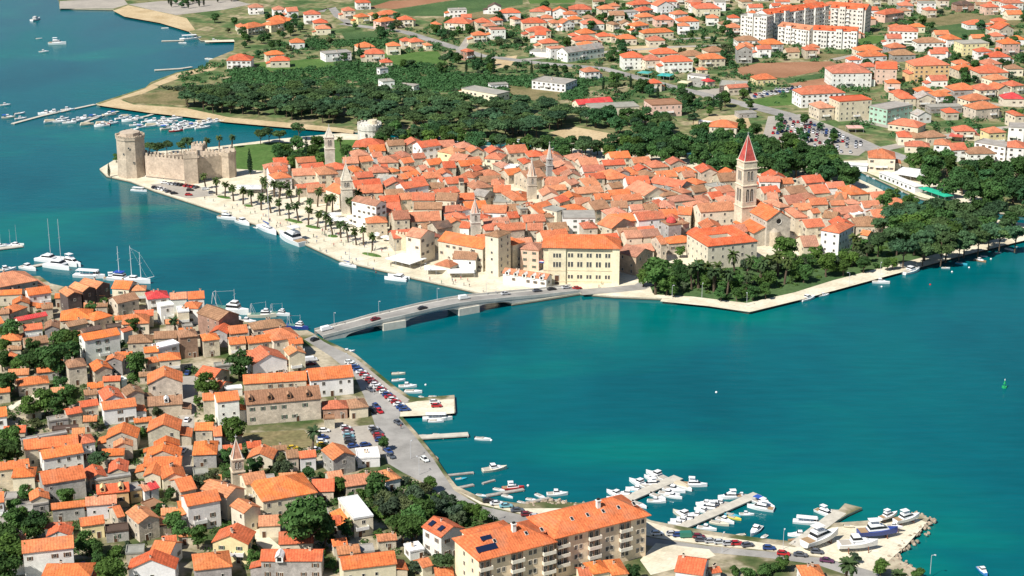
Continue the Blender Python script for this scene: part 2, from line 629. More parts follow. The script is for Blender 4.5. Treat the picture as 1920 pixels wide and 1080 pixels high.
SUBURB = """
@384 0 5
410 75 555 70 10 6 hwp
640 95 760 90 10 6 hwp
770 112 880 106 11 6 gwp
930 140 1090 135 11 8 hwr
570 190 750 198 12 5 hco
765 200 850 195 9 5 hco
620 240 780 212 10 6 hco
405 270 575 240 12 6 hco
300 255 395 250 9 4 hco
1020 220 1160 215 11 5 hcr
1040 275 1185 270 10 5 hco
800 405 940 400 11 5 hwo
200 570 435 570 14 6 hwr
575 520 750 510 9 6 hco
610 575 800 570 10 5 hcr
1295 105 1415 100 10 7 hcr
1420 30 1560 25 11 6 hwr
1430 165 1550 155 9 6 hyo
1555 145 1625 140 8 5 hco
1640 145 1830 130 11 5 hco
1650 210 1800 190 10 6 hko
1815 190 1960 185 10 6 hcr
1440 450 1600 440 12 5 hco
1500 510 1690 505 12 6 hcr
1710 435 1840 430 9 7 hco
1845 390 1950 385 9 6 hcr
1650 590 1765 585 8 3 hcr
1640 650 1725 640 5 5 fwx
1665 770 1785 760 9 5 fwx
1795 800 1960 815 8 4 fwx
1130 510 1380 490 12 6 fwx
@768 0 5
-20 195 60 190 9 5 hcr
370 95 540 90 9 7 fwx
320 215 560 225 14 6 hcr
230 235 305 230 9 5 hco
730 70 860 70 10 6 Gwd
860 125 1045 120 12 7 hwr
630 215 770 210 12 7 hcr
785 195 880 190 10 6 hcr
590 335 730 330 9 6 hco
760 280 905 275 9 8 fwp
700 250 830 243 8 6 hcp
980 185 1050 180 9 6 hcr
1060 220 1290 215 13 7 hcr
1120 300 1330 290 12 6 hcr
1180 100 1330 100 12 5 hwr
1340 110 1480 110 10 6 Gwo
1490 90 1710 90 13 6 hgr
1330 220 1425 215 10 6 hco
1430 225 1550 215 10 6 Gwo
1500 185 1620 180 9 6 hco
1625 230 1830 225 13 5 hwr
1780 90 1930 85 11 6 hco
1520 340 1595 335 8 5 hcr
1600 320 1755 310 12 5 hco
1550 385 1770 375 12 5 hcr
1580 430 1750 425 9 4 hco
1770 345 1900 340 10 5 hcr
1240 410 1400 400 10 5 hcr
1320 460 1470 450 9 8 fwp
1480 500 1830 450 12 7 gwx
1640 680 1790 670 10 6 hwo
1120 480 1290 490 10 4 fwx
10 400 140 390 10 6 hcr
150 430 220 425 7 4 hco
540 490 610 480 8 7 hbr
480 830 820 890 12 5 fcx
1140 755 1465 790 16 6 fwx
760 800 930 790 7 3 fwx
@1152 0 5
170 50 360 35 11 6 hcr
50 120 230 110 10 7 fwx
240 110 370 90 10 6 hcr
400 60 560 50 12 9 Gwr
565 140 700 130 10 6 hwo
770 85 1000 80 14 7 hcr
720 30 840 20 10 6 hcp
940 20 1050 20 10 8 fwx
230 165 385 155 10 6 hco
390 190 560 185 12 6 hkr
-10 235 55 228 10 6 hcb
60 228 170 226 10 6 Gcb
190 250 330 235 10 6 hco
270 315 560 300 10 5 hco
30 370 215 365 11 5 hco
-30 345 28 342 10 5 hco
320 385 480 380 11 5 hcr
600 205 800 200 12 7 hwo
1000 230 1130 225 9 5 hcb
80 545 285 540 13 9 hwr
290 570 455 560 12 8 hcr
460 585 740 575 13 8 hwr
370 510 600 500 12 7 hcr
640 530 860 520 12 5 hcb
880 490 1050 480 12 5 hcb
810 560 1045 550 12 6 hco
1150 470 1300 470 12 10 Ggo
1150 385 1360 380 11 6 hwb
1380 420 1590 415 12 6 hgo
790 660 880 655 6 3 hco
330 785 450 780 9 6 hcr
1330 750 1530 740 11 4 hyo
980 800 1240 810 16 5 fdx
1070 832 1260 818 7 5 gcr
680 700 860 720 6 4 fwx
690 747 830 772 8 4 fgx
870 772 950 762 7 4 hcR
350 990 640 975 16 8 fkb
1750 890 2170 870 15 9 hwr
@768 0 5
1580 985 1910 955 9 6 gcR
1700 1020 2160 1000 14 7 fcx
@1152 150 5
885 440 1150 450 12 9 hco
1170 320 1340 310 8 3 fgx
@1536 0 5
655 290 930 300 14 10 hwr
620 140 800 115 12 7 hkr
750 55 890 55 11 6 hgr
940 30 1100 30 10 9 fwx
1290 50 1460 45 11 6 hbd
1560 70 1690 65 10 7 hkr
1740 35 1920 30 12 7 hwr
1390 235 1580 230 12 4 hwr
1690 280 1830 270 12 7 Gcr
1590 282 1685 282 10 5 hcr
1200 375 1340 368 13 6 hwo
1345 415 1600 405 14 9 fyx
920 405 1170 400 12 7 hwb
670 455 830 445 11 6 hgo
690 520 910 515 12 5 hgb
370 480 600 470 12 6 hco
410 535 640 525 12 7 hwo
120 690 500 685 20 10 hwr
530 645 735 650 14 11 gkr
890 620 1230 610 16 12 har
1310 665 1495 655 13 6 hco
1500 690 1780 680 16 7 hcr
1560 610 1720 600 12 6 hcr
1620 755 1780 740 11 5 hct
1600 540 1800 535 12 5 hwr
1720 415 1890 410 12 9 hko
1260 850 1490 840 13 5 hgo
1500 850 1670 840 13 6 hcr
1680 840 1800 830 12 6 Gco
1805 812 1925 800 11 6 hcr
1730 930 1930 930 12 5 hcR
1410 950 1610 930 12 6 hco
1470 1030 1700 1010 13 7 hso
1105 910 1250 898 12 6 hwo
760 930 915 925 12 6 hcr
920 932 1100 932 13 6 Gsx
730 890 850 880 10 6 hcr
1040 1010 1350 1000 9 4 fgx
1210 940 1400 930 9 4 fgx
640 1030 885 985 14 10 fmx
190 955 500 935 14 13 fcr
0 1020 150 1010 14 8 hsp
@1536 180 5
640 262 930 300 12 4 hcr
925 190 1060 180 9 5 Gwx
740 387 890 390 12 5 hcr
895 400 1005 390 11 5 hcb
1010 395 1200 380 11 5 hcb
800 472 1040 482 9 4 hcr
1070 457 1230 467 11 9 hwt
1240 512 1395 505 11 7 gwr
1400 547 1660 542 11 6 hwb
1450 432 1750 482 11 9 fwx
1590 352 1760 342 10 8 hyo
1770 292 1930 302 12 9 fwx
1760 482 1930 492 13 9 hwr
1840 190 1930 185 12 8 hcr
460 582 720 592 15 8 hco
"""
# ---------------------------------------------------------------- sea
def water_mat():
    m = bpy.data.materials.new("sea_water"); m.use_nodes = True
    nt = m.node_tree; N = nt.nodes; L = nt.links
    b = N["Principled BSDF"]
    b.inputs["Roughness"].default_value = .13
    b.inputs["IOR"].default_value = 1.33
    b.inputs["Specular IOR Level"].default_value = .2
    geo = N.new("ShaderNodeNewGeometry")
    n1 = N.new("ShaderNodeTexNoise"); n1.inputs["Scale"].default_value = .011; n1.inputs["Detail"].default_value = 5
    mp = N.new("ShaderNodeMapping"); mp.inputs["Scale"].default_value = (1, .55, 1)
    L.new(geo.outputs["Position"], mp.inputs[0]); L.new(mp.outputs[0], n1.inputs["Vector"])
    cr = N.new("ShaderNodeValToRGB"); e = cr.color_ramp.elements
    e[0].position, e[0].color = .3, (.0, .073, .094, 1)
    e[1].position, e[1].color = .72, (.0, .120, .126, 1)
    x = e.new(.5); x.color = (.0, .099, .120, 1)
    L.new(n1.outputs["Fac"], cr.inputs["Fac"])
    # shallow sandbanks showing through, and fine streaks of wind
    n3 = N.new("ShaderNodeTexNoise"); n3.inputs["Scale"].default_value = .006; n3.inputs["Detail"].default_value = 6; n3.inputs["Distortion"].default_value = .6
    mp3 = N.new("ShaderNodeMapping"); mp3.inputs["Scale"].default_value = (1, 1.9, 1); mp3.inputs["Location"].default_value = (1.3, 2.6, 0)
    L.new(geo.outputs["Position"], mp3.inputs[0]); L.new(mp3.outputs[0], n3.inputs["Vector"])
    mr3 = N.new("ShaderNodeMapRange"); mr3.inputs["From Min"].default_value, mr3.inputs["From Max"].default_value = .56, .72; mr3.inputs["To Max"].default_value = .75
    L.new(n3.outputs["Fac"], mr3.inputs["Value"])
    mx = N.new("ShaderNodeMix"); mx.data_type = 'RGBA'; mx.inputs["B"].default_value = (.0, .17, .135, 1)
    L.new(mr3.outputs[0], mx.inputs["Factor"]); L.new(cr.outputs[0], mx.inputs["A"])
    last = mx.outputs["Result"]
    for (qx, qy), (sx_, sy_), amt in (((1190, 846), (70, 26), .6), ((1560, 912), (60, 22), .4), ((1690, 1060), (26, 20), .6), ((1404, 596), (40, 10), .5)):
        c_ = P(qx, qy, 0); mq = N.new("ShaderNodeMapping"); mq.vector_type = 'TEXTURE'; mq.inputs["Location"].default_value = (c_.x, c_.y, 0); mq.inputs["Scale"].default_value = (sx_, sy_, 1)
        L.new(geo.outputs["Position"], mq.inputs[0]); ln = N.new("ShaderNodeVectorMath"); ln.operation = 'LENGTH'; L.new(mq.outputs[0], ln.inputs[0])
        ad = N.new("ShaderNodeMath"); ad.operation = 'ADD'; L.new(ln.outputs["Value"], ad.inputs[0]); L.new(n3.outputs["Fac"], ad.inputs[1])
        mr_ = N.new("ShaderNodeMapRange"); mr_.interpolation_type = 'SMOOTHSTEP'; mr_.inputs["From Min"].default_value, mr_.inputs["From Max"].default_value = .6, 1.5; mr_.inputs["To Min"].default_value, mr_.inputs["To Max"].default_value = amt, 0
        L.new(ad.outputs[0], mr_.inputs["Value"]); m2 = N.new("ShaderNodeMix"); m2.data_type = 'RGBA'; m2.inputs["B"].default_value = (.0, .17, .135, 1)
        L.new(mr_.outputs[0], m2.inputs["Factor"]); L.new(last, m2.inputs["A"]); last = m2.outputs["Result"]
    n4 = N.new("ShaderNodeTexNoise"); n4.inputs["Scale"].default_value = .16; n4.inputs["Detail"].default_value = 5
    mp4 = N.new("ShaderNodeMapping"); mp4.inputs["Scale"].default_value = (.35, 1.6, 1); mp4.inputs["Rotation"].default_value = (0, 0, -.25)
    L.new(geo.outputs["Position"], mp4.inputs[0]); L.new(mp4.outputs[0], n4.inputs["Vector"])
    mr4 = N.new("ShaderNodeMapRange"); mr4.inputs["From Min"].default_value, mr4.inputs["From Max"].default_value = .3, .7; mr4.inputs["To Min"].default_value, mr4.inputs["To Max"].default_value = .91, 1.08
    L.new(n4.outputs["Fac"], mr4.inputs["Value"])
    vm = N.new("ShaderNodeVectorMath"); vm.operation = 'SCALE'; L.new(last, vm.inputs[0]); L.new(mr4.outputs[0], vm.inputs["Scale"])
    L.new(vm.outputs[0], b.inputs["Base Color"])
    mr5 = N.new("ShaderNodeMapRange"); mr5.inputs["From Min"].default_value, mr5.inputs["From Max"].default_value = .35, .65; mr5.inputs["To Min"].default_value, mr5.inputs["To Max"].default_value = .10, .22
    L.new(n1.outputs["Fac"], mr5.inputs["Value"]); L.new(mr5.outputs[0], b.inputs["Roughness"])
    # ripples
    n2 = N.new("ShaderNodeTexNoise"); n2.inputs["Scale"].default_value = .35; n2.inputs["Detail"].default_value = 4
    mp2 = N.new("ShaderNodeMapping"); mp2.inputs["Scale"].default_value = (.6, 1.6, 1); mp2.inputs["Rotation"].default_value = (0, 0, .3)
    L.new(geo.outputs["Position"], mp2.inputs[0]); L.new(mp2.outputs[0], n2.inputs["Vector"])
    bp = N.new("ShaderNodeBump"); bp.inputs["Strength"].default_value = .35; bp.inputs["Distance"].default_value = .25
    L.new(n2.outputs["Fac"], bp.inputs["Height"]); L.new(bp.outputs[0], b.inputs["Normal"])
    return m
mb = MB(); mb.quad((-6000, -1500, 0), (6000, -1500, 0), (6000, 9000, 0), (-6000, 9000, 0))
structure(link("sea", mb.mesh("sea", [water_mat()])), "teal sea water of the strait between the shores")

# ---------------------------------------------------------------- land
M_QUAY = mat("quay_stone", (.50, .44, .33), .9, noise=((.15, .14), (1.2, .12)), bump=(1.5, .4, .1))
def tide_mark(m):
    """dark wet band of weed where the stone meets the sea"""
    nt = m.node_tree; N = nt.nodes; L = nt.links; b = N["Principled BSDF"]; src = b.inputs["Base Color"].links[0].from_socket
    ge = N.new("ShaderNodeNewGeometry"); sx = N.new("ShaderNodeSeparateXYZ"); L.new(ge.outputs["Position"], sx.inputs[0])
    mr = N.new("ShaderNodeMapRange"); mr.inputs["From Min"].default_value, mr.inputs["From Max"].default_value = .35, .7; L.new(sx.outputs["Z"], mr.inputs["Value"])
    mx = N.new("ShaderNodeMix"); mx.data_type = 'RGBA'; mx.inputs["A"].default_value = (.07, .065, .045, 1); L.new(src, mx.inputs["B"]); L.new(mr.outputs[0], mx.inputs["Factor"]); L.new(mx.outputs["Result"], b.inputs["Base Color"])
tide_mark(M_QUAY)
M_PAVE = ground_mat("pale_paving", [(.3, (.58, .51, .37)), (.5, (.68, .61, .46)), (.7, (.74, .68, .54))], .12, fine=.1, fine_scale=.8)
def slab_joints(m, w_=2.4, dark=.86):
    nt = m.node_tree; N = nt.nodes; L = nt.links; b = N["Principled BSDF"]; src = b.inputs["Base Color"].links[0].from_socket
    ge = N.new("ShaderNodeNewGeometry"); mp = N.new("ShaderNodeMapping"); mp.inputs["Rotation"].default_value = (0, 0, .55); L.new(ge.outputs["Position"], mp.inputs[0])
    br = N.new("ShaderNodeTexBrick"); br.inputs["Scale"].default_value = 1.0; br.inputs["Brick Width"].default_value = w_ * 1.6; br.inputs["Row Height"].default_value = w_; br.inputs["Mortar Size"].default_value = .12
    br.inputs["Color1"].default_value = (1.03, 1.03, 1.03, 1); br.inputs["Color2"].default_value = (.93, .93, .93, 1); br.inputs["Mortar"].default_value = (dark, dark, dark, 1); L.new(mp.outputs[0], br.inputs["Vector"])
    ml = N.new("ShaderNodeMix"); ml.data_type = 'RGBA'; ml.blend_type = 'MULTIPLY'; ml.inputs["Factor"].default_value = 1; L.new(src, ml.inputs["A"]); L.new(br.outputs["Color"], ml.inputs["B"]); L.new(ml.outputs["Result"], b.inputs["Base Color"])
slab_joints(M_PAVE)
M_MAIN = ground_mat("mainland_soil", [(.32, (.055, .10, .032)), (.43, (.09, .14, .05)), (.50, (.22, .20, .10)), (.55, (.12, .15, .055)), (.62, (.34, .28, .17)), (.7, (.20, .19, .09))], .028, fine=.35, fine_scale=.25)
M_YARD = ground_mat("garden_soil", [(.34, (.05, .085, .025)), (.46, (.13, .13, .06)), (.54, (.34, .29, .2)), (.68, (.46, .40, .29))], .07, fine=.2)
M_GRASS = ground_mat("short_grass", [(.3, (.065, .135, .03)), (.7, (.10, .17, .045))], .08, fine=.2)
M_DRY = ground_mat("dry_grass", [(.3, (.12, .125, .05)), (.55, (.22, .18, .09)), (.7, (.17, .16, .07))], .06, fine=.25)
M_SAND = ground_mat("bare_sand", [(.3, (.42, .31, .17)), (.6, (.55, .43, .26)), (.75, (.48, .36, .2))], .05, fine=.15)
M_PLOUGH = ground_mat("ploughed_soil", [(.3, (.27, .13, .07)), (.7, (.36, .19, .11))], .03, fine=.1)
M_CROP = ground_mat("crop_rows", [(.3, (.05, .10, .035)), (.7, (.085, .14, .05))], .04, fine=.25)
M_LOT = ground_mat("car_park_surface", [(.3, (.32, .29, .25)), (.7, (.42, .38, .32))], .06, fine=.1)
M_RUBBLE = mat("boulder_rock", (.34, .27, .20), .95, noise=((.8, .25),), vary=.2)

def px(s, x0=0, y0=0, k=1.0):
    t = [float(a) for a in s.replace(",", " ").split()]
    return [(x0 + t[i] / k, y0 + t[i + 1] / k) for i in range(0, len(t), 2)]
def extrude_poly(name, pts, z0, z1, mtop, mside, flip=False):
    """pts: world (x, y) ring"""
    v = [Vector((x, y, 0)) for x, y in pts]
    area = sum(v[i].x * v[(i + 1) % len(v)].y - v[(i + 1) % len(v)].x * v[i].y for i in range(len(v)))
    if area < 0: v.reverse()
    mb = MB(); n = len(v)
    mb.v = [(p.x, p.y, z1) for p in v]
    for t in tessellate_polygon([v]):
        a, b, c = t
        if (v[b] - v[a]).cross(v[c] - v[a]).z < 0: a, c = c, a
        mb.f.append((a, b, c)); mb.m.append(0)
    if z0 is not None:
        for i in range(n):
            p, q = v[i], v[(i + 1) % n]
            mb.quad((p.x, p.y, z0), (q.x, q.y, z0), (q.x, q.y, z1), (p.x, p.y, z1), m=1)
    return mb.mesh(name, [mtop, mside or mtop])
def land(name, pts, z1, mtop, mside, label):
    w_ = [P(x, y, 0) for x, y in pts]
    return structure(link(name, extrude_poly(name, [(p.x, p.y) for p in w_], -3, z1, mtop, mside)), label)
def sheet(name, pts, z, m, label):
    w_ = [P(x, y, z) for x, y in pts]
    if any(q in name for q in ("field", "park", "lot", "square", "road", "court")) and name != "park_lawn": AVOID.append([(p.x, p.y) for p in w_])
    return structure(link(name, extrude_poly(name, [(p.x, p.y) for p in w_], None, z, m, None)), label)
def strip(name, pts, width, z, m, label):
    w_ = [P(x, y, z) for x, y in pts]
    l, r = [], []
    for i, p in enumerate(w_):
        d = (w_[min(i + 1, len(w_) - 1)] - w_[max(i - 1, 0)]).normalized()
        nrm = Vector((-d.y, d.x, 0)) * (width / 2)
        l.append(p + nrm); r.append(p - nrm)
    mb = MB()
    for i in range(len(w_) - 1):
        mb.quad(r[i], r[i + 1], l[i + 1], l[i])
    AVOID.append([(p.x, p.y) for p in l] + [(p.x, p.y) for p in reversed(r)])
    return structure(link(name, mb.mesh(name, [m])), label)

ISLAND = px("""187 320 200 333 245 343 288 360 410 400 490 427 572 461 638 492 724 512 772 524 870 546 916 558
 960 574 1020 565 1088 554 1152 560 1252 564 1330 576 1404 589 1496 565 1536 554 1636 527 1722 504 1786 486 1920 452 2060 412
 2060 395 1930 424 1800 407 1710 388 1650 358 1590 330 1490 303 1300 293 1100 283 900 276 760 263 640 253 520 264 400 279 290 288 215 303""")
land("old_town_island", ISLAND, Z0, M_PAVE, M_QUAY, "walled old town island ringed by pale stone quays")
MAINLAND = px("""110 0 112 18 212 20 233 32 300 44 353 60 377 78 440 79 438 97 393 115 387 127 333 138 283 157 273 167 180 197 213 203
 283 213 350 220 423 230 533 240 640 248 760 256 900 266 1100 273 1300 283 1490 292 1600 318 1660 346 1720 374 1800 393 1930 409 2080 380 2600 300 3600 0 5200 -330
 -4200 -330 -900 -220 -100 -60 90 -20""")
land("mainland_ground", MAINLAND, Z0, M_MAIN, M_QUAY, "flat green and tan mainland plain behind the old town")
FOREGROUND = px("""-300 560 -60 540 30 522 75 522 95 536 150 549 215 557 280 562 340 574 420 600 480 612 530 620 560 625 576 624 606 640 640 656 666 668
 700 696 740 729 768 748 784 751 852 746 854 777 794 781 750 782 780 815 814 858 835 890 856 917 906 941 984 951 1030 946 1108 950 1160 962 1192 968 1220 982
 1282 994 1342 1004 1432 1016 1492 1022 1530 996 1560 975 1584 950 1616 958 1590 970 1562 987 1632 982 1720 968 1742 978 1706 1020 1672 1048 1716 1074 1740 1096
 1800 1160 2000 1300 2000 1900 -900 1900""")
land("near_shore_ground", FOREGROUND, Z0, M_YARD, M_QUAY, "near shore ground with gardens and lanes between houses")

# paving, roads, lots and fields as thin sheets
zz = Z0
sheet("quay_road", px("""570 636 590 628 606 640 640 658 664 670 700 699 738 731 766 752 748 783 778 818 812 860 833 892 852 920 900 948 980 966 1060 976 1140 990 1230 1010 1330 1024 1440 1034 1540 1046
 1620 1064 1700 1100 1660 1110 1600 1082 1530 1058 1440 1046 1330 1036 1225 1024 1130 1010 1040 998 960 982 890 962 838 936 800 908 756 886 726 868 704 800 692 762 664 704 620 668"""),
      zz + .02, M_ASPH, "grey quayside road curving along the near shore")
sheet("pier_apron", px("750 781 752 758 784 752 851 748 852 775 794 779"), zz + .03, M_PAVE, "white paved square pier by the quay road")
sheet("shore_car_row_pavement", px("664 669 738 730 768 749 752 760 735 745 700 710 672 688"), zz + .035, M_LOT, "pale parking strip along the quay edge")
sheet("car_park", px("596 806 700 796 722 850 690 866 618 856"), zz + .03, M_LOT, "grey gravel car park beside the quay road")
sheet("vacant_lot_grass", px("452 812 570 806 596 836 560 842 470 840"), zz + .03, M_DRY, "dry grass lot by the long ruined stone building")
sheet("marina_pavement", px("862 922 906 943 984 953 1108 953 1192 972 1282 996 1432 1018 1490 1026 1560 988 1630 985 1720 972 1738 980 1700 1022 1668 1050 1640 1072 1540 1044 1440 1032 1330 1022 1230 1008 1140 988 1060 974 980 964 900 945"),
      zz + .04, M_PAVE, "sandy parking and boatyard apron along the marina")
strip("street_lane", px("352 705 350 760 346 820 342 880"), 6, zz + .03, M_LOT, "narrow shaded lane between the near houses")
strip("church_lane", px("462 985 490 1010 520 1035"), 5, zz + .03, M_PAVE, "pale lane beside the church yard")
strip("garden_path", px("14 768 60 740 140 776"), 4, zz + .03, M_PAVE, "pale walled garden path on the left")
sheet("terrace_pavement", px("1200 1050 1230 1018 1330 1030 1342 1042 1268 1066 1220 1078"), zz + .03, M_PAVE, "cream paved terrace behind the apartment hotel")
# island surfaces
sheet("castle_lawn", px("438 274 520 266 545 268 548 300 520 322 440 316 428 300"), zz + .03, M_GRASS, "green football lawn beside the castle")
sheet("castle_car_park", px("282 346 330 340 376 350 402 366 352 372 320 364"), zz + .03, M_LOT, "small car park in front of the castle")
sheet("park_lawn", px("1226 552 1300 556 1400 568 1490 548 1560 526 1640 505 1740 480 1900 440 1900 425 1700 440 1540 480 1400 500 1260 500 1210 520"),
      zz + .03, M_CROP, "shaded park ground at the island corner")
strip("shore_path", px("1240 562 1330 571 1402 582 1496 559 1636 521 1722 498 1786 480 1925 446"), 4.5, zz + .05, M_PAVE, "pale shore path round the island corner")
strip("bridge_approach_road", px("1088 548 1152 543 1200 538 1215 530"), 8, zz + .05, M_ASPH, "grey road leading from the bridge past the school")
sheet("west_channel_garden", px("520 292 610 262 690 262 720 290 700 300 600 310 530 318"), zz + .06, M_GRASS, "shaded garden behind the convent")
# mainland surfaces
sheet("ploughed_field", px("1377 129 1423 118 1557 115 1582 125 1470 146 1393 141"), zz + .05, M_PLOUGH, "brown ploughed field before the apartment blocks")
sheet("crop_field", px("1469 148 1560 134 1562 142 1478 156"), zz + .06, M_CROP, "green crop strip below the brown field")
sheet("tan_field", px("1480 157 1560 144 1560 158 1500 165"), zz + .05, M_PLOUGH, "narrow tan field strip by the hotel")
sheet("green_field", px("735 18 870 -2 980 -2 980 8 850 30 770 30"), zz + .05, M_CROP, "dark green field at the top edge")
sheet("bare_field", px("690 14 730 2 860 -4 860 -2 740 17"), zz + .05, M_PLOUGH, "orange bare field strip at the top")
sheet("bright_field", px("988 -4 1080 -4 1078 5 994 7"), zz + .05, M_GRASS, "bright green field at the top edge")
sheet("pasture_field", px("1712 38 1813 24 1915 40 1905 48 1790 52"), zz + .05, M_DRY, "dry pasture at the upper right")
sheet("orchard_field", px("1740 52 1800 44 1850 64 1838 74 1780 72"), zz + .06, M_CROP, "dark green orchard at the upper right")
sheet("shore_sand", px("181 197 270 167 284 158 300 162 262 178 228 188 250 196 345 202 430 220 540 230 640 240 664 244 662 251 640 248 533 239 423 229 350 219 283 212 214 202"),
      zz + .05, M_SAND, "sandy track along the mainland shore")
sheet("headland_grass", px("226 186 262 177 345 166 352 198 252 193"), zz + .06, M_DRY, "dry grass patch on the sandy headland")
sheet("sandy_square", px("1030 248 1078 238 1180 256 1172 270 1130 282 1096 272"), zz + .05, M_SAND, "sandy square under the pines")
sheet("pine_grove_sand", px("700 236 790 238 880 250 900 262 800 258 700 248"), zz + .05, M_SAND, "sandy floor showing below the pine wood")
sheet("sand_court", px("930 108 970 104 962 122 925 130"), zz + .05, M_SAND, "pale sand yard by the mainland road")
sheet("main_car_park", px("1440 218 1500 214 1560 236 1640 270 1610 292 1500 284 1430 256"), zz + .05, M_LOT, "large mainland car park full of cars")
sheet("bus_square", px("1296 232 1330 218 1400 214 1410 240 1320 258"), zz + .05, M_SAND, "sandy bus yard beside the yellow roofed villa")
strip("boulevard_road", px("1400 196 1470 214 1560 248 1640 280 1700 300"), 14, zz + .07, M_ASPH, "wide mainland road past the car park")
strip("upper_road", px("640 44 760 60 900 104 1010 118 1130 128 1250 160 1400 196"), 10, zz + .06, M_ASPH, "grey mainland road among the suburb houses")
strip("winding_road", px("600 22 622 14 634 30 660 46"), 8, zz + .06, M_ASPH, "curving road at the upper left suburb")
strip("suburb_lane", px("980 112 1100 100 1260 88 1380 84"), 7, zz + .06, M_LOT, "pale suburb lane before the apartment blocks")
sheet("dealer_lot", px("1404 176 1500 160 1500 168 1410 186"), zz + .05, M_LOT, "car dealer lot by the brown field")
sheet("verge_grass", px("1404 188 1480 176 1500 182 1490 196 1430 200"), zz + .055, M_GRASS, "green verge below the car lot")
sheet("market_pavement", px("1560 302 1600 312 1660 338 1722 368 1790 386 1860 380 1800 352 1700 330 1640 300"), zz + .05, M_PAVE, "pale market quay along the channel")
sheet("stone_quay_top", px("112 16 112 2 230 -4 240 8 212 16"), zz + .05, M_LOT, "pale stone quay at the top left corner")

for nm, s_, m_, lb in (("garden_plot", "1608 68 1664 66 1664 80 1612 84", M_GRASS, "green garden beside the nearest apartment block"), ("garden_plot", "1530 100 1600 102 1590 112 1536 112", M_DRY, "dry strip field below the apartment blocks"),
        ("garden_plot", "1160 88 1240 84 1330 92 1240 100 1170 98", M_SAND, "bare building plot by the pale lane"), ("garden_plot", "800 38 900 20 960 26 860 46", M_DRY, "dry grass field near the top middle"), ("garden_plot", "640 62 700 58 712 70 650 78", M_CROP, "vineyard strip by the upper road"),
        ("garden_plot", "940 160 1060 168 1050 190 960 186", M_DRY, "dry meadow behind the pine wood"), ("garden_plot", "700 100 820 96 840 118 720 128", M_GRASS, "green meadow left of the sand yard"), ("garden_plot", "1756 62 1838 56 1860 70 1790 78", M_CROP, "orchard plot at the upper right"),
        ("garden_plot", "1300 170 1400 160 1400 172 1320 184", M_LOT, "gravel yard behind the dealer lot"), ("garden_plot", "1720 170 1800 164 1820 176 1740 184", M_SAND, "sandy plot below the peach hotel"), ("garden_plot", "470 118 600 110 640 126 500 134", M_GRASS, "green field by the twin hipped houses"),
        ("garden_plot", "1620 216 1700 236 1690 246 1610 228", M_LOT, "paved yard by the mint office")):
    sheet(nm, px(s_), zz + random.choice((.035, .04, .045)), m_, lb)
for s_, wd, lb in (("1560 112 1640 96 1720 84 1800 88 1930 96", 7, "pale suburb street below the white villa"), ("1700 200 1780 190 1930 200", 8, "suburb street at the right edge"), ("1100 60 1180 66 1260 74 1340 70", 6, "small suburb street in the top middle"),
        ("860 100 880 70 940 50 1040 40", 6, "suburb street climbing to the top"), ("1640 282 1740 262 1840 244 1930 236", 9, "street leading right from the car park")):
    strip("suburb_street", px(s_), wd, zz + .075, M_LOT, lb)

sheet("far_shore_sand", px("212 20 240 10 290 20 350 34 366 56 353 59 300 43 233 31"), zz + .05, M_SAND, "sandy rim of the far shore at the top left")
sheet("graveyard_gravel", px("240 8 300 2 440 0 470 8 420 18 330 28 290 20"), zz + .055, M_LOT, "pale gravel graveyard at the top left")
sheet("bay_quay", px("384 76 438 74 440 78 384 79"), zz + .05, M_PAVE, "small pale quay in the far bay")
sheet("headland_beach", px("333 137 387 126 394 118 420 118 400 132 350 142 300 160 284 158"), zz + .05, M_SAND, "sandy beach strip below the far houses")
# ---------------------------------------------------------------- windows and doors (shared meshes; face -Y, centre at sill middle height)
def window_mesh(name, w_, h_, shutters=None, mullion=True):
    mb = MB(); t = .09; a, b = w_ / 2, h_ / 2
    mb.quad((-a, -.03, -b), (a, -.03, -b), (a, -.03, b), (-a, -.03, b), m=1)
    for x0, z0, x1, z1 in ((-a - t, b, a + t, b + t), (-a - t, -b - t, a + t, -b), (-a - t, -b, -a, b), (a, -b, a + t, b)):
        mb.box(x0, -.10, z0, x1, .05, z1, 0, bottom=True)
    if mullion: mb.box(-.03, -.07, -b, .03, .0, b, 0)
    if shutters:
        for s in (-1, 1):
            x0, x1 = sorted((s * (a + t + .02), s * (a + t + w_ * .48)))
            mb.box(x0, -.09, -b, x1, .02, b, 2)
    return mb.mesh(name, [M_FRAME, M_GLASS] + ([shutters] if shutters else []))
WIN = [window_mesh("window_plain", .95, 1.35), window_mesh("window_green_shutters", .9, 1.35, M_SHUT), window_mesh("window_brown_shutters", .9, 1.35, M_SHUTB),
       window_mesh("window_small", .75, .95, None, False), window_mesh("window_wide", 1.5, 1.3), window_mesh("window_tall", 1.0, 1.9)]
def door_mesh():
    mb = MB()
    mb.box(-.55, -.06, 0, .55, .05, 2.15, 0); mb.box(-.68, -.10, 0, -.55, .05, 2.3, 1); mb.box(.55, -.10, 0, .68, .05, 2.3, 1); mb.box(-.55, -.10, 2.15, .55, .05, 2.3, 1)
    return mb.mesh("door", [M_WOOD, M_FRAME])
DOOR = door_mesh()
def chimney_mesh():
    mb = MB(); mb.box(-.35, -.3, -1.2, .35, .3, 1.0, 0); mb.box(-.45, -.4, 1.0, .45, .4, 1.15, 0); mb.box(-.25, -.2, 1.15, .25, .2, 1.45, 1)
    return mb.mesh("chimney", [M_WALL, M_DARK])
CHIM = chimney_mesh()
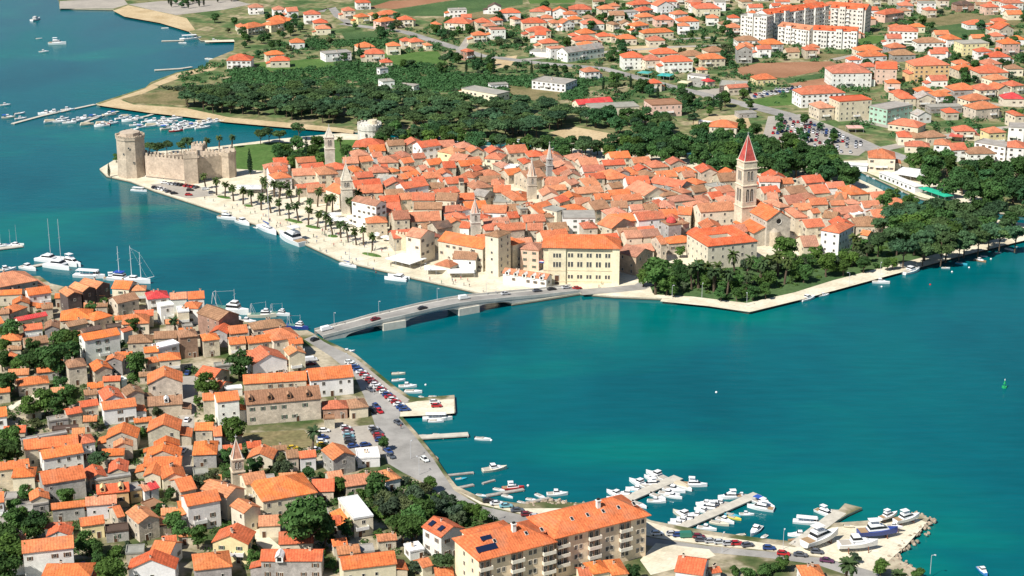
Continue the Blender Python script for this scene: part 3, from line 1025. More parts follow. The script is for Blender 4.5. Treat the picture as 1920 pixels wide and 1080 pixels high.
def dormer_mesh():
    mb = MB()
    mb.quad((-.8, -1.2, 0), (.8, -1.2, 0), (.8, -1.2, 1.2), (0, -1.2, 1.75), (-.8, -1.2, 1.2))
    mb.quad((.8, -1.2, 0), (.8, 1.5, 0), (.8, 1.5, 1.2), (.8, -1.2, 1.2)); mb.quad((-.8, 1.5, 0), (-.8, -1.2, 0), (-.8, -1.2, 1.2), (-.8, 1.5, 1.2))
    mb.quad((-.95, -1.4, 1.12), (-.95, 1.9, 1.12), (0, 1.9, 1.85), (0, -1.4, 1.85), m=1); mb.quad((.95, 1.9, 1.12), (.95, -1.4, 1.12), (0, -1.4, 1.85), (0, 1.9, 1.85), m=1)
    mb.quad((-.45, -1.23, .25), (.45, -1.23, .25), (.45, -1.23, 1.2), (-.45, -1.23, 1.2), m=2)
    return mb.mesh("dormer", [M_WALL, M_ROOF, M_GLASS])
DORM = dormer_mesh()
def skylight_mesh():
    mb = MB(); mb.box(-.45, -.65, 0, .45, .65, .12, 0); mb.quad((-.36, -.55, .125), (.36, -.55, .125), (.36, .55, .125), (-.36, .55, .125), m=1)
    return mb.mesh("skylight", [M_FRAME, M_GLASS])
SKYL = skylight_mesh()

def balcony_mesh(w_=4.2, d_=1.3):
    mb = MB(); mb.box(-w_ / 2, -d_, -.18, w_ / 2, 0, 0, 0); mb.box(-w_ / 2, -d_, 0, w_ / 2, -d_ + .12, .95, 0); mb.box(-w_ / 2, -d_ + .12, 0, -w_ / 2 + .12, 0, .95, 0); mb.box(w_ / 2 - .12, -d_ + .12, 0, w_ / 2, 0, .95, 0)
    return mb.mesh("balcony", [M_WALL])
BALC = balcony_mesh()
BALCS = balcony_mesh(2.8, 1.0)

WALLC = dict(w=(.80, .78, .73), c=(.70, .62, .47), g=(.37, .35, .32), s=(.55, .48, .37), y=(.76, .66, .36), k=(.72, .50, .40), a=(.76, .50, .24), b=(.34, .21, .15),
             d=(.11, .09, .08), m=(.40, .60, .46), t=(.50, .37, .26))
ROOFC = dict(o=(.66, .175, .05), r=(.60, .125, .05), b=(.32, .175, .10), p=(.58, .24, .13), R=(.55, .06, .06), d=(.11, .075, .06), x=(.34, .32, .28), w=(.80, .79, .76), t=(.58, .235, .10))
WALLW = dict(w="white", c="cream", g="grey stone", s="tan stone", y="yellow", k="pink", a="apricot", b="brown", d="dark stone", m="mint green", t="tan")
ROOFW = dict(o="orange", r="red", b="old brown", p="pale salmon", R="crimson", d="dark", x="grey", w="white", t="faded orange")
FORMW = dict(g="gabled", G="end-gabled", h="hipped", f="flat")
SLOPE = dict(F=.46, T=.46, S=.48)
DEEP = dict(F=1.0, T=1.15, S=1.12)

def roof_meshes(L, W, h, form, slope):
    """returns (wall MB, roof MB, ridge height). local x along the front, y depth, front at -y; wall top under the roof"""
    o = .35; a, b = L / 2, W / 2; wa, wb = a - o, b - o; t = .24
    wl, rf = MB(), MB()
    if form == 'f':
        wl.box(-wa, -wb, 0, wa, wb, h - .15, 0, bottom=False)
        rf.box(-a + .2, -b + .2, h - .15, a - .2, b - .2, h + .1, 0)
        for q in ((-a + .2, -b + .2, a - .2, -b + .45), (-a + .2, b - .45, a - .2, b - .2), (-a + .2, -b + .45, -a + .45, b - .45), (a - .45, -b + .45, a - .2, b - .45)):
            rf.box(q[0], q[1], h + .1, q[2], q[3], h + .45, 1)
        return wl, rf, h
    if form == 'h':
        lo, sh = (a, b) if a >= b else (b, a)
        r = sh * slope; rid = max(lo - sh, .05)
        wl.box(-wa, -wb, 0, wa, wb, h - .02, 0, bottom=False)
        R0, R1 = ((-rid, 0), (rid, 0)) if a >= b else ((0, -rid), (0, rid))
        c = [(-a, -b), (a, -b), (a, b), (-a, b)]
        top = [(x, y, h + t) for x, y in c]; bot = [(x, y, h) for x, y in c]
        p0, p1 = (*R0, h + t + r), (*R1, h + t + r)
        if a >= b:
            rf.quad(top[0], top[1], p1, p0); rf.quad(top[2], top[3], p0, p1); rf.quad(top[1], top[2], p1); rf.quad(top[3], top[0], p0)
        else:
            rf.quad(top[0], top[1], p0); rf.quad(top[2], top[3], p1); rf.quad(top[1], top[2], p1, p0); rf.quad(top[3], top[0], p0, p1)
        for i in range(4):
            rf.quad(bot[i], bot[(i + 1) % 4], top[(i + 1) % 4], top[i])
        rf.quad(*reversed(bot))
        return wl, rf, h + t + r
    # gables: build with ridge along x, swap for 'G'
    aa, bb = (a, b) if form == 'g' else (b, a)
    r = bb * slope
    def sw(p): return p if form == 'g' else (-p[1], p[0], p[2])
    waa, wbb = aa - o, bb - o
    ze = h + o * slope - .03; zr = h + r - .03
    for s in (1, -1):
        wl.quad(*[sw(p) for p in ((s * waa, -s * wbb, 0), (s * waa, s * wbb, 0), (s * waa, s * wbb, ze), (s * waa, 0, zr), (s * waa, -s * wbb, ze))])
        wl.quad(*[sw(p) for p in ((-s * waa, -s * wbb, 0), (s * waa, -s * wbb, 0), (s * waa, -s * wbb, ze), (-s * waa, -s * wbb, ze))])
    for s in (1, -1):
        rf.quad(*[sw(p) for p in ((-s * aa, -s * bb, h + t), (s * aa, -s * bb, h + t), (s * aa, 0, h + r + t), (-s * aa, 0, h + r + t))])
        rf.quad(*[sw(p) for p in ((s * aa, -s * bb, h), (-s * aa, -s * bb, h), (-s * aa, 0, h + r), (s * aa, 0, h + r))])
        rf.quad(*[sw(p) for p in ((-s * aa, -s * bb, h), (s * aa, -s * bb, h), (s * aa, -s * bb, h + t), (-s * aa, -s * bb, h + t))])
        rf.quad(*[sw(p) for p in ((s * aa, -bb, h), (s * aa, 0, h + r), (s * aa, 0, h + r + t), (s * aa, -bb, h + t))][::s])
        rf.quad(*[sw(p) for p in ((s * aa, 0, h + r), (s * aa, bb, h), (s * aa, bb, h + t), (s * aa, 0, h + r + t))][::s])
    return wl, rf, h + r + t

def put_windows(root, ang, wa, wb, h, z_lo=0.0, style=None, spacing=3.2, skip=.12, floors=None, cx=0, cy=0, rng=random, faces="fLR", mesh=None):
    """one window object per opening on the walls that look towards the strait"""
    nfl = floors or max(1, int((h - z_lo + .4) / 3.05))
    fh = (h - z_lo) / nfl
    loc = root.location
    for f in faces:
        nx, ny, half, off, rz = {'f': (0, -1, wa, wb, 0), 'R': (1, 0, wb, wa, math.pi / 2), 'L': (-1, 0, wb, wa, -math.pi / 2)}[f]
        wx, wy = nx * math.cos(ang) - ny * math.sin(ang), nx * math.sin(ang) + ny * math.cos(ang)
        vx, vy = -loc.x, -loc.y; l = math.hypot(vx, vy)
        if (wx * vx + wy * vy) / l < .16: continue
        n = int((2 * half - .8) / spacing)
        if n < 1:
            if 2 * half < 2.2: continue
            n = 1
        st = 2 * half / n
        for i in range(n):
            for k in range(nfl):
                if rng.random() < skip: continue
                u = -half + st * (i + .5); z = z_lo + fh * (k + .56)
                if z + .8 > h: z = h - .95
                if z - .9 < z_lo: z = z_lo + 1.0
                if f == 'f': p = (cx + u, cy - off, z)
                elif f == 'R': p = (cx + off, cy + u, z)
                else: p = (cx - off, cy - u, z)
                link("window", mesh or WIN[style], root, p, rz, scale=(rng.uniform(.85, 1.1), 1, rng.uniform(.8, 1.05)))

NAMES = dict(F="stone_house", T="town_house", S="suburban_house")
GROUPS = dict(F="houses of the near shore quarter", T="houses packed in the old town", S="houses of the mainland suburb")
def footprint(A, B, W):
    d = Vector((B.x - A.x, B.y - A.y)); L = d.length; ang = math.atan2(d.y, d.x)
    n = Vector((-math.sin(ang), math.cos(ang)))
    c = Vector(((A.x + B.x) / 2, (A.y + B.y) / 2)) + n * (W / 2)
    return L, ang, c
def box_thing(name, c, ang, z=Z0):
    return link(name, None, None, (c[0], c[1], z), ang)
def make_house(a, b, W, h, code, zone, windows=True):
    W = W * DEEP[zone]
    A, B = P(a[0], a[1], Z0 + h), P(b[0], b[1], Z0 + h)
    L, ang, c = footprint(A, B, W)
    form, wc, rc = code
    root = box_thing(NAMES[zone] if form != 'f' else "flat_roofed_house", c, ang)
    FOOT.append((c.x, c.y, math.cos(ang), math.sin(ang), L / 2, W / 2))
    wl, rf, top = roof_meshes(L, W, h, form, SLOPE[zone])
    stone = wc in 'gsbdt'
    wcol = jit(WALLC[wc], .09); rcol = ROOFC[rc]
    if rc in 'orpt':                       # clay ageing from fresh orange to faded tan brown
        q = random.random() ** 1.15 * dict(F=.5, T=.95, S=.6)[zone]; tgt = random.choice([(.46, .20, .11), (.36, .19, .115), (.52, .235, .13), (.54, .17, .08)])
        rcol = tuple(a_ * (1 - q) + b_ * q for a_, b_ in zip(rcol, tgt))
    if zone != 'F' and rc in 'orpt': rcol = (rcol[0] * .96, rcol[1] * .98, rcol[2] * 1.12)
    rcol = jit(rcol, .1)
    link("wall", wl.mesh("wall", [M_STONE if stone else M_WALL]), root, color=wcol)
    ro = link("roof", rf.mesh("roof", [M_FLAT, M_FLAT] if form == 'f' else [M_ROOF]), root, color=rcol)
    wa, wb = L / 2 - .35, W / 2 - .35
    if h >= 2.8:
        st = random.choice([0, 0, 0, 1, 2, 2, 3] if zone != 'S' else [0, 0, 4, 4, 2])
        put_windows(root, ang, wa, wb, h - .1, style=st, spacing=random.uniform(2.9, 4.0) if zone != 'S' else 3.4, skip=.32 if zone != 'S' else .15)
    if zone == 'F' and L > 5:
        link("door", DOOR, root, (random.uniform(-.3, .3) * L, -wb, 0))
    if form != 'f' and zone != 'S' or random.random() < .3:
        for k in range(random.choice([0, 1, 1, 2] if zone != 'S' else [1])):
            zc = top - .35 if form != 'f' else h + .4
            if form == 'g': p = (random.uniform(-.75, .75) * wa, random.choice((-.3, .3)), zc)
            elif form == 'G': p = (random.choice((-.3, .3)), random.uniform(-.75, .75) * wb, zc)
            else: p = (random.uniform(-.15, .15) * L, .2, zc)
            link("chimney", CHIM, ro, p, color=jit((.62, .5, .38)), scale=random.uniform(.7, 1.05))
    if zone != 'T' and h > 4.2 and L > 7 and random.random() < .45:      # lean-to annex at one side
        s = random.choice((-1, 1)); al, aw, ah = random.uniform(2.6, 4.2), W * random.uniform(.45, .75), h * random.uniform(.45, .62)
        ay = random.uniform(-.5, .3) * (W - aw); ax0 = s * (L / 2 - .36); ax1 = s * (L / 2 - .36 + al)
        gx, gy = c.x + math.cos(ang) * (ax1 + s) - math.sin(ang) * ay, c.y + math.sin(ang) * (ax1 + s) + math.cos(ang) * ay
        if not hits(gx, gy):
            am = MB(); x0_, x1_ = sorted((ax0, ax1)); am.box(x0_, ay - aw / 2, 0, x1_, ay + aw / 2, ah, bottom=False)
            an = link("annex", am.mesh("annex", [M_STONE if stone else M_WALL]), root, color=jit(wcol, .1))
            rm = MB(); xo = ax1 + s * .3; zi, zo = ah + al * .3, ah + .05
            q4 = [(ax0 + s * .02, ay - aw / 2 - .25, zi), (xo, ay - aw / 2 - .25, zo), (xo, ay + aw / 2 + .25, zo), (ax0 + s * .02, ay + aw / 2 + .25, zi)]
            if s < 0: q4.reverse()
            rm.quad(*q4); rm.quad(*[(x, y, z - .2) for x, y, z in reversed(q4)])
            for i_ in range(4):
                u_, v_ = q4[i_], q4[(i_ + 1) % 4]; rm.quad((u_[0], u_[1], u_[2] - .2), (v_[0], v_[1], v_[2] - .2), v_, u_)
            link("annex_roof", rm.mesh("annex_roof", [M_ROOF]), an, color=jit(rcol, .12) if form != 'f' else jit(ROOFC['o'], .1))
    if zone == 'S' and h >= 5.5 or zone == 'F' and wc in 'wcy' and h > 5.2 and random.random() < .5:
        for k in range(random.choice((1, 1, 2))):
            link("balcony", BALC if k == 0 else BALCS, root, (random.uniform(-.25, .25) * L, -wb, 2.95), 0, color=jit((.74, .72, .68)))
    sz = L * W
    size = "small" if sz < 45 else "large" if sz > 190 else "long" if L > 2.3 * W else "tall" if h > 9.5 else ""
    roofp = "%s %s roof" % (ROOFW[rc], FORMW[form])
    thing(root, " ".join(("%s %s house with %s" % (size, WALLW[wc], roofp)).split()), "house", GROUPS[zone], (c.x, c.y, Z0 + h))
    return root

def read_rows(txt):
    x0 = y0 = 0; k = 1.0
    for ln in txt.strip().splitlines():
        t = ln.split()
        if ln.startswith('@'):
            x0, y0, k = float(t[0][1:]), float(t[1]), float(t[2]); continue
        yield t, x0, y0, k
HOUSES = {}
for zone, txt in (("F", FORE), ("T", TOWN), ("S", SUBURB)):
    for t, x0, y0, k in read_rows(txt):
        ax, ay, bx, by = [float(q) for q in t[:4]]
        HOUSES[(zone, x0, y0, t[0], t[1])] = make_house((x0 + ax / k, y0 + ay / k), (x0 + bx / k, y0 + by / k), float(t[4]), float(t[5]), t[6], zone)
def on_roof(key, items, mesh, name, zone):
    """extra roof pieces in local metres"""
    root = HOUSES[key]
    ro = [c for c in root.children if c.name.startswith("roof")][0]
    for p, rz in items:
        link(name, mesh, ro, p, rz, color=WALLC['c'])
# dormers of the long ruined building and two houses
r = HOUSES[("F", 384.0, 648.0, "385", "562")]
for x in (-12, -5, 2, 9): link("dormer", DORM, r, (x, -4.4, 9.2), color=ROOFC['b'])
r = HOUSES[("F", 0.0, 864.0, "905", "320")]
for x in (-3.2, 2.6): link("dormer", DORM, r, (x, -2.2, 6.2), color=WALLC['a'])
r = HOUSES[("F", 0.0, 648.0, "1385", "575")]
link("dormer", DORM, r, (.5, -2.6, 5.4), color=WALLC['w'])
r = HOUSES[("F", 384.0, 864.0, "515", "945")]
link("dormer", DORM, r, (-3.4, -2.9, 6.0), color=WALLC['w'], scale=1.4)
r = HOUSES[("T", 768.0, 432.0, "865", "402")]
for i in range(5): link("dormer", DORM, r, (-8.6 + i * 4.3, -2.0, 4.3), color=WALLC['w'], scale=1.25)
r = HOUSES[("T", 1140.0, 300.0, "755", "822")]
mbd = MB()
for i in range(5):
    t0, t1 = i / 5 * math.pi / 2, (i + 1) / 5 * math.pi / 2
    ring = [(2.6 * math.cos(t0) * math.cos(q * math.pi / 6), 2.6 * math.cos(t0) * math.sin(q * math.pi / 6)) for q in range(12)]
    mbd.prism(ring, 11.4 + 2.6 * math.sin(t0), 11.4 + 2.6 * math.sin(t1), scale=math.cos(t1) / math.cos(t0))
link("dome", mbd.mesh("dome", [M_ROOF], True), r, (0, 0, 0), color=(.5, .07, .06))
mbs = MB(); mbs.box(-1.1, -.9, 0, 1.1, .9, .12, 0)
SOLAR = mbs.mesh("solar_panel", [M_SOLAR])
r = HOUSES[("F", 768.0, 864.0, "295", "727")]
for p in ((-2.6, -2.2, 9.62), (-2.6, 2.4, 9.62)):
    o_ = link("solar_panel", SOLAR, r, p); o_.rotation_euler = (0, -.42, 0)

# the near church: nave and chapel
for a_, b_, W_, h_, lb_ in (((205, 355), (385, 268), 12, 8, "church nave with faded orange gable roof beside the near bell tower"), ((365, 500), (535, 440), 8, 7, "small church chapel with orange gable in front of the nave")):
    o_ = make_house((384 + a_[0] / 5, 864 + a_[1] / 5), (384 + b_[0] / 5, 864 + b_[1] / 5), W_, h_, "Gct", "F")
    o_.name = "church"; o_["category"] = "church"; THINGS[-1][3] = lb_; o_["group"] = "near church buildings"
# ---------------------------------------------------------------- landmarks
def ring(n, r, ph=0.0, c=(0, 0)):
    return [(c[0] + r * math.cos(ph + 2 * math.pi * k / n), c[1] + r * math.sin(ph + 2 * math.pi * k / n)) for k in range(n)]
def merlons(mb, pts, z, w_=1.1, gap=1.0, t=.5, h_=1.3, m=0):
    """battlement teeth along a polyline of (x, y)"""
    for i in range(len(pts) - 1):
        a, b = Vector(pts[i]), Vector(pts[i + 1]); d = (b - a); L = d.length; d.normalize(); n = Vector((-d.y, d.x)) * t / 2
        k = max(1, int(L / (w_ + gap))); st = L / k
        for j in range(k):
            p = a + d * (st * j + st * .2); q = p + d * w_
            rg = [tuple(p - n), tuple(q - n), tuple(q + n), tuple(p + n)]
            mb.prism(rg, z, z + h_ * random.uniform(.75, 1.1), m)
STONE_C = (.50, .41, .31)
def castle():
    S = lambda x, y, z=Z0: P(192 + x / 5, 216 + y / 5, z)
    kc = S(283, 562)
    root = link("castle", None, None, (kc.x, kc.y, Z0))
    loc = lambda p: (p.x - kc.x, p.y - kc.y)
    mb = MB()
    rg = ring(9, 8.3, .35)
    mb.prism(rg, 0, 4, scale=.965); rg2 = [(x * .965, y * .965) for x, y in rg]
    mb.prism(rg2, 4, 21.5, scale=.985)
    mb.prism([(x * 1.0, y * 1.0) for x, y in rg], 21.5, 23.0, bottom=True)
    keep = link("keep", mb.mesh("keep", [M_STONE]), root, color=STONE_C)
    mb = MB(); rr = [(x * .98, y * .98) for x, y in rg]; merlons(mb, rr + rr[:1], 23.0, .9, .35, .6, 1.0)
    link("battlement", mb.mesh("battlement", [M_STONE]), keep, color=STONE_C)["kind"] = "stuff"
    mb = MB(); mb.prism(ring(9, 5.8, .35), 23.0, 25.2, scale=.98)
    link("watch_platform", mb.mesh("watch_platform", [M_STONE]), keep, color=jit(STONE_C))
    for a_, z_ in ((-1.9, 14), (-1.2, 9), (-1.5, 17.5)):
        link("window", WIN[3], keep, (7.95 * math.cos(a_), 7.95 * math.sin(a_), z_), a_ + math.pi / 2)
    K, C, D = S(410, 582), S(838, 628), S(1190, 580)
    E, F_ = S(905, 330, Z0 + 13), S(545, 375, Z0 + 12)
    pts = [loc(K), loc(C), loc(D), loc(E), loc(F_), loc(S(330, 520))]
    hs = [12.5, 13, 13.5, 12, 12]
    for i in range(5):
        a, b = Vector(pts[i]), Vector(pts[i + 1]); d = (b - a).normalized(); n = Vector((-d.y, d.x))
        mb = MB(); mb.prism([tuple(a), tuple(b), tuple(b + n * 1.9), tuple(a + n * 1.9)], 0, hs[i])
        wo = link("curtain_wall", mb.mesh("curtain_wall", [M_STONE]), root, color=jit(STONE_C, .05))
        mb = MB(); merlons(mb, [tuple(a + n * .4), tuple(b + n * .4)], hs[i], 1.3, 1.0, .6, 1.5)
        link("battlement", mb.mesh("battlement", [M_STONE]), wo, color=STONE_C)["kind"] = "stuff"
    def tower(p, half, h_, ang, n=4):
        mb = MB(); rg = ring(n, half * (1.414 if n == 4 else 1), ang, p); mb.prism(rg, 0, h_, scale=.97, c=p)
        mb.prism([(p[0] + (x - p[0]) * 1.04, p[1] + (y - p[1]) * 1.04) for x, y in rg], h_ - 2.0, h_ + .3, bottom=True)
        t = link("corner_tower", mb.mesh("corner_tower", [M_STONE]), root, color=jit(STONE_C, .06))
        mb = MB(); rq = [(p[0] + (x - p[0]) * .97, p[1] + (y - p[1]) * .97) for x, y in rg]; merlons(mb, rq + rq[:1], h_ + .3, 1.1, .9, .6, 1.3)
        link("battlement", mb.mesh("battlement", [M_STONE]), t, color=STONE_C)["kind"] = "stuff"
        return t
    tower(pts[1], 3.8, 16.5, .95)
    tower((pts[2][0] - 1, pts[2][1] + 2), 5.0, 14.5, .3, 8)
    t = tower(pts[3], 3.2, 16, .6)
    link("window", WIN[5], t, (pts[3][0] + .2, pts[3][1] - 3.45, 12.5), 0, scale=1.6)
    mb = MB(); mb.prism([p for p in pts], 0, .8)
    link("courtyard", mb.mesh("courtyard", [M_CONC]), root)
    FOOT.append((kc.x + 28, kc.y + 5, 1, 0, 42, 26))
    thing(root, "", "castle", None, (kc.x + 20, kc.y, 10), "tan medieval castle with a tall round keep and battlemented walls")
castle()

def bell_tower(base, w_, stages, spire, ang, col, label, spire_col=None, name="bell_tower", oct_spire=False):
    """stages: list of (height, opening kind); spire: height"""
    root = link(name, None, None, (base.x, base.y, Z0), ang)
    z = 0.0; half = w_ / 2
    for i, (hh, op) in enumerate(stages):
        mb = MB(); mb.box(-half, -half, z, half, half, z + hh, bottom=False)
        s = link("shaft", mb.mesh("shaft", [M_STONE]), root, color=jit(col, .05))
        mb = MB(); mb.box(-half - .28, -half - .28, z + hh - .02, half + .28, half + .28, z + hh + .42)
        link("cornice", mb.mesh("cornice", [M_STONE]), s, color=tuple(min(.9, c * 1.12) for c in col))
        if op:
            n, ww, wh, zc = op
            for f in range(4):
                fx, fy = [(0, -1), (1, 0), (0, 1), (-1, 0)][f]
                for k in range(n):
                    u = (k - (n - 1) / 2) * ww * 1.55
                    mo = MB()
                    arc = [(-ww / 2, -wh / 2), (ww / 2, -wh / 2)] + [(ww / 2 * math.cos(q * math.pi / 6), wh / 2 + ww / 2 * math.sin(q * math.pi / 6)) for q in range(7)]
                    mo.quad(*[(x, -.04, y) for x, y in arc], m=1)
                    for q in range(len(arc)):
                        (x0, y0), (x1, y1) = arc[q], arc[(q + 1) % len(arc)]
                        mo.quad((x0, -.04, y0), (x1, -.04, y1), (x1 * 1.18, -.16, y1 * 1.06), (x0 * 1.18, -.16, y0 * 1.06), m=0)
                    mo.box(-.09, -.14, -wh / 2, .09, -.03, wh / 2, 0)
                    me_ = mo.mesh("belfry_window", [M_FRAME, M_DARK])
                    p = (fx * half - fy * u, fy * half + fx * u, z + zc)
                    link("belfry_window", me_, s, p, f * math.pi / 2)
        z += hh + .4; half -= .12
    mb = MB()
    n = 8 if oct_spire else 4
    rg = ring(n, half * (1.05 if n == 8 else 1.30), math.pi / n)
    mb.prism(rg, z, z + spire, 0, scale=0.03)
    sp = link("spire", mb.mesh("spire", [M_ROOF if spire_col else M_STONE]), root, color=spire_col or col)
    mb = MB()
    for x, y in rg: mb.tube((x * 1.01, y * 1.01, z), (x * .03, y * .03, z + spire + .1), .22, .1, 5)
    link("spire_rib", mb.mesh("spire_rib", [M_FRAME]), sp)
    mb = MB(); mb.tube((0, 0, z + spire - .4), (0, 0, z + spire + 1.8), .12, .05, 5); mb.box(-.5, -.06, z + spire + .9, .5, .06, z + spire + 1.1)
    link("finial", mb.mesh("finial", [M_METAL]), sp)
    FOOT.append((base.x, base.y, 1, 0, half + 1, half + 1))
    thing(root, "", "bell tower", "bell towers", (base.x, base.y, Z0 + z * .6), label)
    return root
CREAM = (.62, .54, .41)
bell_tower(P(1395, 441, Z0), 8.0, [(15.5, None), (10.5, (2, 1.5, 5.6, 5.2)), (8.0, (2, 1.2, 4.0, 4.2)), (3.2, None)], 12.5, R(22), CREAM,
           "tallest bell tower, pale stone with a red pyramid spire beside the cathedral", (.45, .085, .07))
bell_tower(P(651, 398, Z0), 5.8, [(13, None), (4.2, (2, .9, 1.8, 2.0))], 8.5, R(10), (.55, .49, .39), "stone bell tower with grey pyramid spire behind the promenade palms")
bell_tower(P(619, 316, Z0), 5.4, [(12, None), (6.2, (2, .8, 3.0, 3.0))], 5.5, R(12), (.56, .51, .42), "square pale bell tower beside the dark cypress trees near the lawn")
bell_tower(P(1030, 341, Z0), 3.2, [(9.5, None), (3.2, (1, .8, 1.6, 1.6))], 8.0, R(15), (.38, .37, .35), "slender grey needle spire in front of the belt of pines", None, "bell_tower", True)
bell_tower(P(997, 372, Z0), 4.6, [(7.5, None), (4.5, (1, .9, 2.2, 2.1))], 8.5, R(10), (.54, .46, .36), "squat stone belfry with a rounded pale cone in mid old town", (.56, .38, .27), "bell_tower", True)
bell_tower(P(891, 449, Z0), 4.6, [(9.0, None), (4.2, (1, 1.0, 2.2, 1.9))], 6.5, R(12), (.50, .46, .40), "small open lantern belfry behind the square tower house", (.55, .30, .22), "bell_tower", True)
bell_tower(P(447, 914, Z0), 4.1, [(6.3, None), (4.0, (2, .8, 1.9, 2.0))], 6.4, R(18), (.58, .48, .36), "foreground bell tower with a brown tiled spire above the near houses", (.44, .24, .16))

def cathedral():
    k = 6.6667; S = lambda x, y, z=Z0: P(1380 + x / k, 300 + y / k, z)
    h = 13.0
    A, B = S(385, 765, Z0 + h), S(695, 732, Z0 + h)
    W = 24.0; L, ang, c = footprint(A, B, W)
    root = box_thing("cathedral", c, ang)
    wl, rf, top = roof_meshes(L, W, h, 'G', .62)
    link("nave", wl.mesh("nave", [M_STONE]), root, color=(.50, .45, .37))
    link("roof", rf.mesh("roof", [M_ROOF]), root, color=(.63, .165, .06))
    # side aisle with a lean-to roof
    mb = MB(); mr = MB(); a = L / 2 - .35; b = W / 2
    mb.box(-a - 6, -b + 2, 0, -a - .02, b - 1, 7.0, bottom=False)
    mb.quad((-a - 6, -b + 2, 7.0), (-a - .02, -b + 2, 7.0), (-a - .02, -b + 2, 9.4)); mb.quad((-a - .02, b - 1, 7.0), (-a - 6, b - 1, 7.0), (-a - .02, b - 1, 9.4))
    ai = link("aisle", mb.mesh("aisle", [M_STONE]), root, color=(.52, .46, .37))
    q = [(-a - 6.5, -b + 1.6, 7.0), (-a - .05, -b + 1.6, 9.6), (-a - .05, b - .6, 9.6), (-a - 6.5, b - .6, 7.0)]
    mr.quad(*q); mr.quad(*[(x, y, z - .25) for x, y, z in reversed(q)])
    for i in range(4):
        p0, p1 = q[i], q[(i + 1) % 4]; mr.quad((p0[0], p0[1], p0[2] - .25), (p1[0], p1[1], p1[2] - .25), p1, p0)
    link("aisle_roof", mr.mesh("aisle_roof", [M_ROOF]), ai, color=(.63, .165, .06))
    mb = MB()
    rg = [(2.6 * math.cos(q * math.pi / 8) - 2.2, -b + .4 - 2.6 * math.sin(q * math.pi / 8)) for q in range(9)]
    rg = rg[::-1]
    mb.prism(rg, 0, 7.5); link("apse", mb.mesh("apse", [M_STONE]), root, color=(.55, .46, .34))
    mb = MB(); mb.prism([(x * 1.0, y) for x, y in rg], 7.5, 9.0, scale=.1, c=(-2.2, -b + .5)); link("apse_roof", mb.mesh("apse_roof", [M_STONE]), root, color=(.42, .36, .28))
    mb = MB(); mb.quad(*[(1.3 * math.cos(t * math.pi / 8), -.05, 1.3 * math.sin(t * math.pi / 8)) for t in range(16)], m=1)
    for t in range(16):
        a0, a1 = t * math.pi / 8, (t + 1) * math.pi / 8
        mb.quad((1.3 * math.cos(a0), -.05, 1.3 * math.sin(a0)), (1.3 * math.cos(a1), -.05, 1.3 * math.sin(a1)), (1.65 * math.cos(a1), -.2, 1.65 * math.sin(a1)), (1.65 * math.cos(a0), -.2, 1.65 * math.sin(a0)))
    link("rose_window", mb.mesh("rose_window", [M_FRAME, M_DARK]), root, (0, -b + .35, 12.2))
    for i in range(6): link("window", WIN[3], root, (-a - .0, -b + 3 + i * 3.6, 11.2), -math.pi / 2)
    FOOT.append((c.x, c.y, math.cos(ang), math.sin(ang), L / 2 + 6, W / 2))
    thing(root, "", "cathedral", None, (c.x, c.y, 10), "stone cathedral with orange nave roof and round window in its grey gable")
cathedral()

def school():
    h = 17.2
    A, B = P(1017, 464, Z0 + h), P(1163, 466.5, Z0 + h)
    W = 15.0; L, ang, c = footprint(A, B, W)
    root = box_thing("school_building", c, ang)
    col = (.80, .71, .49); a, b = L / 2 - .5, W / 2 - .5
    mb = MB(); mb.box(-a, -b, 0, a, b, h, bottom=False)
    link("wall", mb.mesh("wall", [M_WALL]), root, color=col)
    bx0, bx1 = -a + 2.2, -a + 10.2
    for x0, x1 in ((bx0, bx1), (a - 3.0, a + .25)):
        mb = MB(); mb.box(x0, -b - .7, 0, x1, -b + .02, h + .1, bottom=False); link("projecting_bay", mb.mesh("projecting_bay", [M_WALL]), root, color=col)
    mb = MB()
    for z in (6.3, h - 1.0, 1.1):
        mb.box(-a - .12, -b - .14, z, bx0, -b, z + .28); mb.box(bx0 - .1, -b - .84, z, bx1 + .1, -b - .7, z + .28); mb.box(bx1 + .1, -b - .14, z, a - 3.0, -b, z + .28)
    link("string_course", mb.mesh("string_course", [M_WALL]), root, color=(.66, .56, .38))
    wl, rf, top = roof_meshes(L + .6, W + 1.6, h, 'h', .5)
    ro = link("roof", rf.mesh("roof", [M_ROOF]), root, color=(.63, .165, .06))
    span = (a - 3.0) - bx1
    for i in range(5):
        x = bx1 + span * (i + .5) / 5
        for z, s in ((3.4, .9), (9.3, 1.25), (13.6, 1.0)):
            for dx in (-.75, .75): link("window", WIN[5], root, (x + dx * .9, -b, z), 0, scale=(.85, 1, s))
        link("skylight", SKYL, ro, (x, -b + 3.2, h + 2.3)).rotation_euler = (.46, 0, 0)
    for z, s in ((9.3, 1.25), (13.6, 1.0)):
        for dx in (-1.3, 0, 1.3): link("window", WIN[5], root, ((bx0 + bx1) / 2 + dx, -b - .7, z), 0, scale=(.85, 1, s))
    link("door", DOOR, root, ((bx0 + bx1) / 2, -b - .7, 0), 0, scale=(1.7, 1, 1.9))
    for y in (-3.5, 0, 3.5):
        for z in (3.4, 9.3, 13.6): link("window", WIN[5], root, (a, y, z), math.pi / 2)
    FOOT.append((c.x, c.y, math.cos(ang), math.sin(ang), L / 2, W / 2))
    thing(root, "", "school", None, (c.x, c.y, 10), "long cream three storey school with paired windows behind the bridge end")
school()

